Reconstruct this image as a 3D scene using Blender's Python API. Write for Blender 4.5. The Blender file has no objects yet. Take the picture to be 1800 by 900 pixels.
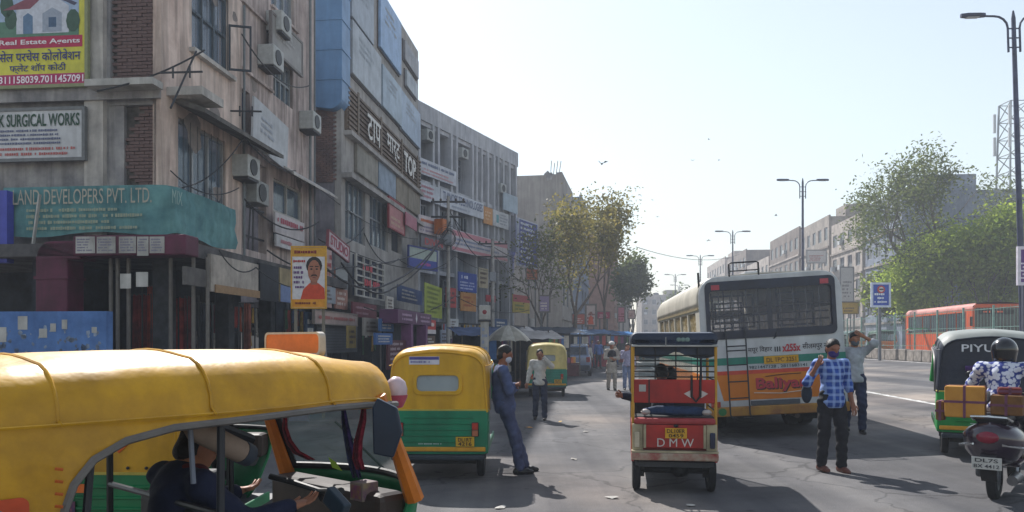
import bpy, bmesh, math, random
import numpy as np
from mathutils import Vector, Matrix, geometry
random.seed(7)
sc = bpy.context.scene
COL = sc.collection
PI = math.pi
R = math.radians

# ------------------------------------------------------------------ camera
FPX, CX, HY, EYE = 1400.0, 900.0, 600.0, 1.75
cd = bpy.data.cameras.new('camera'); cam = bpy.data.objects.new('camera', cd); COL.objects.link(cam)
cam.location = (0, 0, EYE); cam.rotation_euler = (PI/2, 0, 0)
cd.sensor_width = 36; cd.lens = 36*FPX/1800; cd.shift_y = (HY-450)/1800
cd.clip_start = 0.05; cd.clip_end = 6000
sc.camera = cam

# ------------------------------------------------------------------ sky and sun
SUN_EL = 43.0
SUN_AZ = math.degrees(math.atan2(-0.35, 0.94))      # bearing of the sun, from +Y towards +X
world = bpy.data.worlds.new('World'); sc.world = world; world.use_nodes = True
wn = world.node_tree.nodes; wl = world.node_tree.links; wn.clear()
wo = wn.new('ShaderNodeOutputWorld'); wb = wn.new('ShaderNodeBackground'); sk = wn.new('ShaderNodeTexSky')
sk.sky_type = 'NISHITA'; sk.sun_disc = False
sk.sun_elevation = R(SUN_EL); sk.sun_rotation = R(SUN_AZ)
sk.air_density = 1.6; sk.dust_density = 0.6; sk.ozone_density = 3.0; sk.altitude = 200
hs = wn.new('ShaderNodeHueSaturation'); hs.inputs['Saturation'].default_value = 0.56
wl.new(sk.outputs[0], hs.inputs['Color']); wl.new(hs.outputs[0], wb.inputs['Color'])
wb.inputs['Strength'].default_value = 0.108
wl.new(wb.outputs[0], wo.inputs[0])
sd = bpy.data.lights.new('sun', 'SUN'); sd.energy = 5.0; sd.angle = R(0.6); sd.color = (1.0, 0.96, 0.92)
so = bpy.data.objects.new('sun', sd); COL.objects.link(so)
el, az = R(SUN_EL), R(SUN_AZ)
sdir = Vector((math.sin(az)*math.cos(el), math.cos(az)*math.cos(el), math.sin(el)))
so.rotation_euler = sdir.to_track_quat('Z', 'Y').to_euler(); so.location = sdir*60
vs = sc.view_settings
vs.view_transform = 'Standard'; vs.look = 'None'; vs.gamma = 1; vs.use_curve_mapping = False; vs.exposure = 0.6
sc.cycles.max_bounces = 6; sc.cycles.transparent_max_bounces = 12; sc.cycles.volume_bounces = 0
sc.cycles.volume_step_rate = 4
try:
    sc.cycles.use_denoising = True
except Exception:
    pass

# ------------------------------------------------------------------ where things are
def tt(x, y): return x - 0.095*y                    # distance across the road
def gz(x, y):                                       # the carriageway climbs towards the median
    d = min(tt(x, y), 15.5) - 2.0
    return 0.06*(d + math.sqrt(d*d + 0.6))/2
def at(px, py, Y): return Vector(((px-CX)*Y/FPX, Y, EYE + (HY-py)*Y/FPX))
def gp(px, py):                                     # the ground point seen at a pixel
    z = 0.0
    for _ in range(25):
        Y = (EYE-z)*FPX/(py-HY); x = (px-CX)*Y/FPX; z = 0.5*z + 0.5*gz(x, Y)
    return Vector((x, Y, gz(x, Y)))
ROAD_ANG = math.atan2(1, 0.095)                     # heading of the road, measured from +X

# ------------------------------------------------------------------ materials
def hexc(h):
    h = h.lstrip('#'); out = []
    for i in (0, 2, 4):
        c = int(h[i:i+2], 16)/255
        out.append(c/12.92 if c <= 0.04045 else ((c+0.055)/1.055)**2.4)
    return tuple(out)
MATS = {}
def mat(key, col='#808080', rough=0.6, metal=0.0, var=0.25, scale=3.0, bump=0.0, bscale=None, spec=0.4, col2=None, streak=0.0,
        alpha=1.0, emit=0.0, trans=0.0, coat=0.0, detail=6, cscale=None):
    """a procedural surface: two-tone noise, optional run-off streaks, optional fine relief"""
    if key in MATS: return MATS[key]
    m = bpy.data.materials.new(key); m.use_nodes = True; MATS[key] = m
    n, l = m.node_tree.nodes, m.node_tree.links
    b = n['Principled BSDF']
    c = hexc(col) if isinstance(col, str) else col
    b.inputs['Roughness'].default_value = rough; b.inputs['Metallic'].default_value = metal
    b.inputs['Specular IOR Level'].default_value = spec
    b.inputs['Coat Weight'].default_value = coat
    b.inputs['Alpha'].default_value = alpha
    if trans: b.inputs['Transmission Weight'].default_value = trans
    tc = n.new('ShaderNodeTexCoord')
    nz = n.new('ShaderNodeTexNoise'); nz.inputs['Scale'].default_value = scale; nz.inputs['Detail'].default_value = detail
    nz.inputs['Roughness'].default_value = 0.65
    l.new(tc.outputs['Object'], nz.inputs['Vector'])
    rp = n.new('ShaderNodeValToRGB'); l.new(nz.outputs['Fac'], rp.inputs['Fac'])
    c2 = (hexc(col2) if isinstance(col2, str) else col2) if col2 else tuple(x*(1-var*1.6) for x in c)
    hi = c if col2 else tuple(min(1, x*(1+var*0.5)) for x in c)
    rp.color_ramp.elements[0].position = 0.34; rp.color_ramp.elements[0].color = (*c2, 1)
    rp.color_ramp.elements[1].position = 0.66; rp.color_ramp.elements[1].color = (*hi, 1)
    last = rp.outputs['Color']
    if streak:
        mp = n.new('ShaderNodeMapping'); mp.inputs['Scale'].default_value = (3.2, 3.2, 0.32)
        l.new(tc.outputs['Object'], mp.inputs['Vector'])
        s = n.new('ShaderNodeTexNoise'); s.inputs['Scale'].default_value = 1.0; s.inputs['Detail'].default_value = 7; s.inputs['Distortion'].default_value = 1.2
        l.new(mp.outputs[0], s.inputs['Vector'])
        r2 = n.new('ShaderNodeValToRGB'); l.new(s.outputs['Fac'], r2.inputs['Fac'])
        r2.color_ramp.elements[0].position = 0.40; r2.color_ramp.elements[0].color = (1-streak*.6, 1-streak*.6, 1-streak*.6, 1)
        r2.color_ramp.elements[1].position = 0.62; r2.color_ramp.elements[1].color = (1, 1, 1, 1)
        mx = n.new('ShaderNodeMix'); mx.data_type = 'RGBA'; mx.blend_type = 'MULTIPLY'; mx.inputs[0].default_value = 1
        l.new(last, mx.inputs[6]); l.new(r2.outputs['Color'], mx.inputs[7]); last = mx.outputs[2]
    l.new(last, b.inputs['Base Color'])
    rr = n.new('ShaderNodeMapRange'); l.new(nz.outputs['Fac'], rr.inputs[0])
    rr.inputs[3].default_value = min(1, rough*1.2); rr.inputs[4].default_value = rough*0.8
    l.new(rr.outputs[0], b.inputs['Roughness'])
    if bump:
        nb = n.new('ShaderNodeTexNoise'); nb.inputs['Scale'].default_value = bscale or scale*8; nb.inputs['Detail'].default_value = 4
        l.new(tc.outputs['Object'], nb.inputs['Vector'])
        bp = n.new('ShaderNodeBump'); bp.inputs['Strength'].default_value = bump; bp.inputs['Distance'].default_value = 0.02
        l.new(nb.outputs['Fac'], bp.inputs['Height']); l.new(bp.outputs[0], b.inputs['Normal'])
    if emit:
        l.new(last, b.inputs['Emission Color']); b.inputs['Emission Strength'].default_value = emit
    return m
def flat(hexcol, rough=0.6, **k):                   # a paint or a print of one colour
    return mat('paint_'+hexcol.strip('#')+('_%d' % int(rough*100)), hexcol, rough, var=k.pop('var', 0.12), scale=k.pop('scale', 9), **k)
def glass_mat(key, col='#9fb4b4', alpha=0.35, rough=0.06):
    if key in MATS: return MATS[key]
    m = bpy.data.materials.new(key); m.use_nodes = True; MATS[key] = m
    n, l = m.node_tree.nodes, m.node_tree.links; n.clear()
    o = n.new('ShaderNodeOutputMaterial'); mx = n.new('ShaderNodeMixShader'); tr = n.new('ShaderNodeBsdfTransparent')
    b = n.new('ShaderNodeBsdfPrincipled'); b.inputs['Base Color'].default_value = (*hexc(col), 1); b.inputs['Specular IOR Level'].default_value = 0.6
    tc = n.new('ShaderNodeTexCoord'); nz = n.new('ShaderNodeTexNoise'); nz.inputs['Scale'].default_value = 5
    l.new(tc.outputs['Object'], nz.inputs['Vector'])
    rr = n.new('ShaderNodeMapRange'); l.new(nz.outputs['Fac'], rr.inputs[0]); rr.inputs[3].default_value = rough; rr.inputs[4].default_value = rough*2.2
    l.new(rr.outputs[0], b.inputs['Roughness'])
    mr = n.new('ShaderNodeMapRange'); l.new(nz.outputs['Fac'], mr.inputs[0]); mr.inputs[3].default_value = max(0, alpha-0.1); mr.inputs[4].default_value = min(1, alpha+0.12)
    l.new(mr.outputs[0], mx.inputs[0]); l.new(tr.outputs[0], mx.inputs[1]); l.new(b.outputs[0], mx.inputs[2]); l.new(mx.outputs[0], o.inputs[0])
    return m

# ------------------------------------------------------------------ mesh building
class MB:
    def __init__(s): s.v = []; s.f = []; s.m = []
    def add(s, vs, fs, mi=0, M=None):
        o = len(s.v)
        if M is not None: vs = [M @ Vector(p) for p in vs]
        s.v.extend([tuple(p) for p in vs]); s.f.extend([tuple(i+o for i in f) for f in fs]); s.m.extend([mi]*len(fs)); return s
    def box(s, x0, x1, y0, y1, z0, z1, mi=0, M=None):
        return s.add([(x0,y0,z0),(x1,y0,z0),(x1,y1,z0),(x0,y1,z0),(x0,y0,z1),(x1,y0,z1),(x1,y1,z1),(x0,y1,z1)],
                     [(0,3,2,1),(4,5,6,7),(0,1,5,4),(1,2,6,5),(2,3,7,6),(3,0,4,7)], mi, M)
    def cbox(s, c, d, mi=0, rot=None):
        M = Matrix.Translation(c) @ (rot.to_4x4() if rot else Matrix())
        return s.box(-d[0]/2, d[0]/2, -d[1]/2, d[1]/2, -d[2]/2, d[2]/2, mi, M)
    def beam(s, a, b, w, h=None, mi=0, up=(0,0,1)):
        a, b = Vector(a), Vector(b); d = b-a; L = d.length
        if L < 1e-6: return s
        d /= L; u = Vector(up)
        if abs(d.dot(u)) > 0.98: u = Vector((1,0,0))
        x = d.cross(u).normalized(); z = x.cross(d); h = h or w
        M = Matrix((( x.x, d.x, z.x, a.x),(x.y, d.y, z.y, a.y),(x.z, d.z, z.z, a.z),(0,0,0,1)))
        return s.box(-w/2, w/2, 0, L, -h/2, h/2, mi, M)
    def tube(s, pts, r, n=8, mi=0, cap=True, sq=(1,1)):
        pts = [Vector(p) for p in pts]; N = len(pts)
        rs = list(r) if hasattr(r, '__len__') else [r]*N
        o = len(s.v); ref = None
        for i, p in enumerate(pts):
            d = (pts[min(i+1,N-1)] - pts[max(i-1,0)])
            if d.length < 1e-9: d = Vector((0,0,1))
            d.normalize()
            if ref is None: ref = Vector((0,0,1)) if abs(d.z) < 0.9 else Vector((1,0,0))
            x = (ref - d*ref.dot(d))
            if x.length < 1e-6: x = d.orthogonal()
            x.normalize(); y = d.cross(x); ref = x
            for k in range(n):
                a = 2*PI*k/n
                s.v.append(tuple(p + (x*math.cos(a)*sq[0] + y*math.sin(a)*sq[1])*rs[i]))
        for i in range(N-1):
            for k in range(n):
                s.f.append((o+i*n+k, o+i*n+(k+1)%n, o+(i+1)*n+(k+1)%n, o+(i+1)*n+k)); s.m.append(mi)
        if cap:
            s.f.append(tuple(o+k for k in reversed(range(n)))); s.m.append(mi)
            s.f.append(tuple(o+(N-1)*n+k for k in range(n))); s.m.append(mi)
        return s
    def loft(s, rings, closed=True, cap0=False, cap1=False, mi=0):
        o = len(s.v); n = len(rings[0])
        for r in rings: s.v.extend([tuple(p) for p in r])
        for i in range(len(rings)-1):
            for k in range(n if closed else n-1):
                s.f.append((o+i*n+k, o+i*n+(k+1)%n, o+(i+1)*n+(k+1)%n, o+(i+1)*n+k)); s.m.append(mi)
        if cap0: s.f.append(tuple(o+k for k in reversed(range(n)))); s.m.append(mi)
        if cap1: s.f.append(tuple(o+(len(rings)-1)*n+k for k in range(n))); s.m.append(mi)
        return s
    def lathe(s, prof, n=16, M=None, mi=0):
        vs = []; fs = []
        for r, z in prof:
            for k in range(n): a = 2*PI*k/n; vs.append((r*math.cos(a), r*math.sin(a), z))
        for i in range(len(prof)-1):
            for k in range(n): fs.append((i*n+k, i*n+(k+1)%n, (i+1)*n+(k+1)%n, (i+1)*n+k))
        return s.add(vs, fs, mi, M)
    def ball(s, c, r, nu=12, nv=8, mi=0, M=None):
        r = r if hasattr(r, '__len__') else (r, r, r)
        prof = []
        vs = []; fs = []
        for j in range(nv+1):
            t = PI*j/nv
            for k in range(nu):
                a = 2*PI*k/nu; p = Vector((r[0]*math.sin(t)*math.cos(a), r[1]*math.sin(t)*math.sin(a), r[2]*math.cos(t)))
                if M is not None: p = M.to_3x3() @ p
                vs.append(p + Vector(c))
        for j in range(nv):
            for k in range(nu): fs.append((j*nu+k, (j+1)*nu+k, (j+1)*nu+(k+1)%nu, j*nu+(k+1)%nu))
        return s.add(vs, fs, mi)
    def plate(s, outer, holes, d0, d1, M=None, mi=0):
        """a sheet with holes: outlines in (x, z), thickness along y from d0 to d1"""
        loops = [[Vector((p[0], p[1], 0)) for p in outer]] + [[Vector((p[0], p[1], 0)) for p in h] for h in holes]
        tris = geometry.tessellate_polygon(loops); flatp = [p for lp in loops for p in lp]; n = len(flatp)
        vs = [(p.x, d0, p.y) for p in flatp] + [(p.x, d1, p.y) for p in flatp]
        fs = []
        for t in tris:
            a, b, c = (flatp[i] for i in t)
            ccw = (b.x-a.x)*(c.y-a.y) - (b.y-a.y)*(c.x-a.x) > 0
            t = t if ccw else t[::-1]
            fs.append(tuple(t)); fs.append(tuple(i+n for i in reversed(t)))
        o = 0
        for lp in loops:
            for k in range(len(lp)): a = o+k; b = o+(k+1) % len(lp); fs.append((a, b, b+n, a+n))
            o += len(lp)
        return s.add(vs, fs, mi, M)
    def mesh(s, name, smooth=False, sharp=40):
        me = bpy.data.meshes.new(name); me.from_pydata(s.v, [], s.f)
        if any(s.m): me.polygons.foreach_set('material_index', s.m)
        bm = bmesh.new(); bm.from_mesh(me); bmesh.ops.recalc_face_normals(bm, faces=bm.faces); bm.to_mesh(me); bm.free()
        if smooth:
            me.polygons.foreach_set('use_smooth', [True]*len(me.polygons)); me.set_sharp_from_angle(angle=R(sharp))
        me.update(); return me
    def build(s, name, m, parent=None, smooth=False, bevel=0.0, label=None, sharp=40, seg=2, kind=None):
        me = s.mesh(name, smooth, sharp)
        for x in (m if isinstance(m, (list, tuple)) else [m]): me.materials.append(x)
        o = bpy.data.objects.new(name, me); COL.objects.link(o)
        if parent: o.parent = parent
        if bevel:
            md = o.modifiers.new('bevel', 'BEVEL'); md.width = bevel; md.segments = seg; md.limit_method = 'ANGLE'; md.angle_limit = R(35)
        if label: o['label'] = label
        if kind: o['kind'] = kind
        return o
def rrect(x0, x1, z0, z1, r, n=4):
    out = []
    for cx, cz, a0 in ((x1-r, z1-r, 0), (x0+r, z1-r, 90), (x0+r, z0+r, 180), (x1-r, z0+r, 270)):
        for k in range(n+1): a = R(a0 + 90*k/n); out.append((cx+r*math.cos(a), cz+r*math.sin(a)))
    return out
def rect(x0, x1, z0, z1): return [(x0,z0),(x1,z0),(x1,z1),(x0,z1)]
def thing(name, label, cat, loc=(0,0,0), rotz=0.0, group=None):
    o = bpy.data.objects.new(name, None); COL.objects.link(o); o.empty_display_size = 0.2
    o.location = loc; o.rotation_euler = (0, 0, rotz); o['label'] = label; o['category'] = cat
    if group: o['group'] = group
    return o
def tag(o, label=None, cat=None, group=None, kind=None):
    if label: o['label'] = label
    if cat: o['category'] = cat
    if group: o['group'] = group
    if kind: o['kind'] = kind
    return o
def copy_tree(o, parent=None):
    c = o.copy(); COL.objects.link(c); c.parent = parent
    for ch in o.children: copy_tree(ch, c)
    return c
TXT = {}
def text_mesh(s, bold=0.0):
    k = (s, bold)
    if k in TXT: return TXT[k]
    cu = bpy.data.curves.new('lettering', 'FONT'); cu.body = s; cu.size = 1; cu.extrude = 0.0; cu.offset = bold
    cu.align_x = 'LEFT'; cu.align_y = 'BOTTOM_BASELINE'; cu.resolution_u = 3
    ob = bpy.data.objects.new('lettering', cu)
    me = bpy.data.meshes.new_from_object(ob)
    bpy.data.objects.remove(ob); bpy.data.curves.remove(cu)
    P = [v.co.copy() for v in me.vertices]; Fc = [tuple(p.vertices) for p in me.polygons]
    bpy.data.meshes.remove(me)
    TXT[k] = (P, Fc); return TXT[k]
def letters(s, x0, x1, z0, z1, y, m, parent, bold=0.015, name='lettering', M=None, keep=False, lift=0.004, slant=0.0):
    """lettering fitted into a rectangle of the local xz plane, facing -y"""
    if any(ord(c) > 0x900 for c in s): bold = min(bold, 0.008)
    P, Fc = text_mesh(s, bold)
    if not P: return None
    xs = [p.x for p in P]; zs = [p.y for p in P]
    a, b, c, d = min(xs), max(xs), min(zs), max(zs)
    sx = (x1-x0)/max(1e-6, b-a); sz = (z1-z0)/max(1e-6, d-c)
    if keep: sx = min(sx, sz*1.15); x0 = (x0+x1)/2 - sx*(b-a)/2
    mb = MB(); mb.add([(x0+(p.x-a)*sx+slant*(p.y-c)*sz, y-lift, z0+(p.y-c)*sz) for p in P], Fc, 0, M)
    return mb.build(name, m, parent)
def scribble(x0, x1, z0, z1, rows, y, m, parent, fill=0.85, name='small_print', M=None, rnd=None):
    """rows of strokes too small to read"""
    rnd = rnd or random; mb = MB(); h = (z1-z0)/rows
    for i in range(rows):
        zz = z1-(i+0.5)*h; x = x0; xe = x0+(x1-x0)*rnd.uniform(fill-0.2, fill+0.1)
        while x < min(xe, x1):
            w = rnd.uniform(0.4, 1.1)*h*0.55; hh = h*rnd.uniform(0.18, 0.3)
            if rnd.random() > 0.14: mb.add([(x, y-0.004, zz-hh), (min(x+w*0.8, x1), y-0.004, zz-hh), (min(x+w*0.8, x1), y-0.004, zz+hh), (x, y-0.004, zz+hh)], [(0,1,2,3)], 0, M)
            x += w
    return mb.build(name, m, parent, kind='stuff')

class Facade:
    """a vertical wall plane: local x runs along it, local -y points out to the street"""
    def __init__(s, P0, d):
        s.P = Vector((P0[0], P0[1])); s.d = Vector(d).normalized(); s.rot = math.atan2(s.d.y, s.d.x)
        s.n = Vector((s.d.y, -s.d.x))               # outward
    def s_of(s, px, out=0.0):
        k = (px-CX)/FPX; P = s.P + s.n*out          # P.x + d.x*t = k (P.y + d.y*t)
        return (k*P.y - P.x)/(s.d.x - k*s.d.y)
    def Y(s, px, out=0.0): return (s.P + s.n*out + s.d*s.s_of(px, out)).y
    def z(s, px, py, out=0.0): return EYE + (HY-py)*s.Y(px, out)/FPX
    def root(s, name, label, cat, sx=0.0, z=0.0, group=None, out=0.0):
        q = s.P + s.d*sx + s.n*out
        return thing(name, label, cat, (q.x, q.y, z), s.rot, group)

# ================================================================== ground, road, pavement
def sheet(name, ts, ys, zoff, m, kind='structure', sub=None, edge=None):
    mb = MB(); nt = len(ts)
    for y in ys:
        for t in ts:
            x = t + 0.095*y; mb.v.append((x, y, gz(x, y)+zoff))
    for j in range(len(ys)-1):
        for i in range(nt-1): mb.f.append((j*nt+i, j*nt+i+1, (j+1)*nt+i+1, (j+1)*nt+i)); mb.m.append(0)
    o = mb.build(name, m, smooth=True); o['kind'] = kind; return o

def asphalt():
    m = mat('asphalt', (0.112, 0.112, 0.118), 0.85, var=0.22, scale=0.55, bump=0.35, bscale=55, spec=0.25, detail=9)
    n, l = m.node_tree.nodes, m.node_tree.links
    b = n['Principled BSDF']; src = b.inputs['Base Color'].links[0].from_socket
    tc = n.new('ShaderNodeTexCoord')
    # worn, dusty patches and dark oil drips
    for sc_, lo, hi, c, bl in ((0.16, 0.50, 0.64, (1.45, 1.36, 1.26, 1), 'MULTIPLY'), (2.3, 0.68, 0.74, (0.55, 0.55, 0.57, 1), 'MULTIPLY'), (60, 0.66, 0.78, (1.8, 1.75, 1.7, 1), 'MULTIPLY')):
        z = n.new('ShaderNodeTexNoise'); z.inputs['Scale'].default_value = sc_; z.inputs['Detail'].default_value = 6; l.new(tc.outputs['Object'], z.inputs['Vector'])
        rp = n.new('ShaderNodeValToRGB'); rp.color_ramp.elements[0].position = lo; rp.color_ramp.elements[1].position = hi
        rp.color_ramp.elements[0].color = (1, 1, 1, 1); rp.color_ramp.elements[1].color = c; l.new(z.outputs['Fac'], rp.inputs['Fac'])
        mx = n.new('ShaderNodeMix'); mx.data_type = 'RGBA'; mx.blend_type = bl; mx.inputs[0].default_value = 1
        l.new(src, mx.inputs[6]); l.new(rp.outputs['Color'], mx.inputs[7]); src = mx.outputs[2]
    # wheel-polished lanes running along the road, and hairline cracks
    mp = n.new('ShaderNodeMapping'); mp.inputs['Rotation'].default_value = (0, 0, math.atan(0.095)); mp.inputs['Scale'].default_value = (0.55, 0.012, 1); l.new(tc.outputs['Object'], mp.inputs['Vector'])
    z = n.new('ShaderNodeTexNoise'); z.inputs['Scale'].default_value = 1.6; z.inputs['Detail'].default_value = 5; l.new(mp.outputs[0], z.inputs['Vector'])
    rp = n.new('ShaderNodeValToRGB'); rp.color_ramp.elements[0].position = 0.36; rp.color_ramp.elements[1].position = 0.62; rp.color_ramp.elements[0].color = (0.74, 0.74, 0.76, 1); rp.color_ramp.elements[1].color = (1.18, 1.16, 1.12, 1); l.new(z.outputs['Fac'], rp.inputs['Fac'])
    mx = n.new('ShaderNodeMix'); mx.data_type = 'RGBA'; mx.blend_type = 'MULTIPLY'; mx.inputs[0].default_value = 1; l.new(src, mx.inputs[6]); l.new(rp.outputs['Color'], mx.inputs[7]); src = mx.outputs[2]
    dn = n.new('ShaderNodeTexNoise'); dn.inputs['Scale'].default_value = 1.3; dn.inputs['Detail'].default_value = 6; l.new(tc.outputs['Object'], dn.inputs['Vector'])
    vm = n.new('ShaderNodeVectorMath'); vm.operation = 'MULTIPLY_ADD'; vm.inputs[1].default_value = (1.2, 1.2, 0); l.new(dn.outputs['Color'], vm.inputs[0]); l.new(tc.outputs['Object'], vm.inputs[2])
    v = n.new('ShaderNodeTexVoronoi'); v.feature = 'DISTANCE_TO_EDGE'; v.inputs['Scale'].default_value = 0.45; l.new(vm.outputs[0], v.inputs['Vector'])
    cr = n.new('ShaderNodeValToRGB'); cr.color_ramp.elements[0].position = 0.004; cr.color_ramp.elements[1].position = 0.012; cr.color_ramp.elements[0].color = (0.45, 0.45, 0.46, 1); cr.color_ramp.elements[1].color = (1, 1, 1, 1); l.new(v.outputs['Distance'], cr.inputs['Fac'])
    mx = n.new('ShaderNodeMix'); mx.data_type = 'RGBA'; mx.blend_type = 'MULTIPLY'; mx.inputs[0].default_value = 0.4; l.new(src, mx.inputs[6]); l.new(cr.outputs['Color'], mx.inputs[7]); src = mx.outputs[2]
    l.new(src, b.inputs['Base Color']); return m
YS = [-30, -10, 0] + [i*2.0 for i in range(1, 40)] + [80+i*10 for i in range(1, 33)]
sheet('ground', [-900, -200, -60, -20, -6] + [i*1.0 for i in range(-5, 20)] + [30, 60, 200, 900], YS + [600, 1000, 2500], -0.03,
      mat('dry_soil', (0.20, 0.17, 0.14), 0.95, var=0.3, scale=0.3, bump=0.4, bscale=8))
sheet('road', [-11, -8] + [-7+i*0.5 for i in range(0, 45)] + [15.5], YS, 0.0, asphalt())
sheet('opposite_road', [17.6, 20, 23, 26, 28], YS, 0.004, asphalt())
# painted lane dashes and the edge line along the median
paint = mat('road_paint', (0.62, 0.61, 0.58), 0.8, var=0.5, scale=5, detail=9)
def lane_mark(name, t0, t1, y0, y1):
    mb = MB(); n = max(2, int((y1-y0)/1.5)+1)
    for k in range(n):
        y = y0+(y1-y0)*k/(n-1)
        for t in (t0, t1): x = t+0.095*y; mb.v.append((x, y, gz(x, y)+0.004))
    for k in range(n-1): mb.f.append((2*k, 2*k+1, 2*k+3, 2*k+2)); mb.m.append(0)
    return mb.build(name, paint)
for k, (t, y0, y1) in enumerate([(7.75, 16.3, 25.0), (7.75, 33, 41), (7.75, 49, 57), (4.0, 30, 36), (4.0, 44, 50), (4.0, 60, 66)]):
    o = lane_mark('lane_marking', t-0.07, t+0.07, y0, y1); o['kind'] = 'structure'
o = lane_mark('edge_line', 15.0, 15.12, 20, 90); o['kind'] = 'structure'
# the pavement on the shop side
def pavement():
    pts = [(-20, 8), (-7.6, 8), (-6.4, 20), (-4.6, 30), (-1.6, 40), (2.6, 46), (5.6, 60), (9.2, 90), (17.5, 180), (-20, 180)]
    mb = MB(); n = len(pts)
    mb.add([(x, y, 0.13) for x, y in pts] + [(x, y, -0.1) for x, y in pts], [tuple(range(n))] + [(i, (i+1) % n, (i+1) % n+n, i+n) for i in range(n)])
    o = mb.build('pavement', mat('paving', (0.27, 0.25, 0.23), 0.9, var=0.35, scale=1.3, bump=0.4, bscale=9)); o['kind'] = 'structure'
pavement()
# raised median: a core of earth, a row of kerb blocks on the near side
def median():
    mb = MB(); ys = [y for y in YS if 14 <= y <= 220]
    rings = [[(t+0.095*y, y, gz(15.5+0.095*y, y)+h) for t, h in ((15.62, -0.05), (15.62, 0.46), (17.4, 0.46), (17.4, -0.05))] for y in ys]
    mb.loft(rings, closed=True, cap0=True, cap1=True)
    o = mb.build('median', mat('median_earth', (0.26, 0.21, 0.16), 0.95, var=0.4, scale=1.6, bump=0.6, bscale=7)); o['kind'] = 'structure'
    blk = MB(); blk.box(-0.14, 0.14, -0.44, 0.44, 0, 0.56)
    km = mat('kerb_stone', (0.36, 0.32, 0.28), 0.9, var=0.35, scale=2.5, bump=0.5, bscale=14, streak=0.3)
    first = None
    for k in range(75):
        y = 27 + k*0.92
        if first is None: ob = blk.build('kerb_stone', km, o, bevel=0.035); first = ob
        else: ob = first.copy(); COL.objects.link(ob)
        x = 15.52+0.095*y
        ob.location = (x+random.uniform(-0.02, 0.02), y, gz(x, y)-0.01+random.uniform(-0.04, 0.03)); ob.rotation_euler = (0, random.uniform(-0.03, 0.03), -math.atan(0.095)+random.uniform(-0.03, 0.03))
median()
# railing on the median
def railing():
    P = thing('railing', 'tall pale green steel railing standing along the raised median', 'railing', (16.4+0.095*27, 27, gz(18, 27)+0.46), ROAD_ANG)
    gm = mat('green_steel', (0.20, 0.34, 0.30), 0.5, var=0.3, scale=4); n = 22; L = 2.6
    pm = None; bm_ = None
    for k in range(n+1):
        if pm is None: pm = MB().box(-0.035, 0.035, -0.035, 0.035, 0, 1.95).build('post', gm, P)
        else: pm = pm.copy(); COL.objects.link(pm)
        pm.location = (k*L, 0, 0)
    for k in range(n):
        if bm_ is None:
            mb = MB()
            for z in (0.25, 1.05, 1.8): mb.box(0.04, L-0.04, -0.012, 0.012, z, z+0.025)
            for j in range(1, 10): mb.box(j*L/10-0.005, j*L/10+0.005, -0.005, 0.005, 0.1, 1.9)
            bm_ = mb.build('bar_panel', gm, P); bm_['kind'] = 'stuff'
        else: bm_ = bm_.copy(); COL.objects.link(bm_)
        bm_.location = (k*L, 0, 0)
railing()

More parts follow.
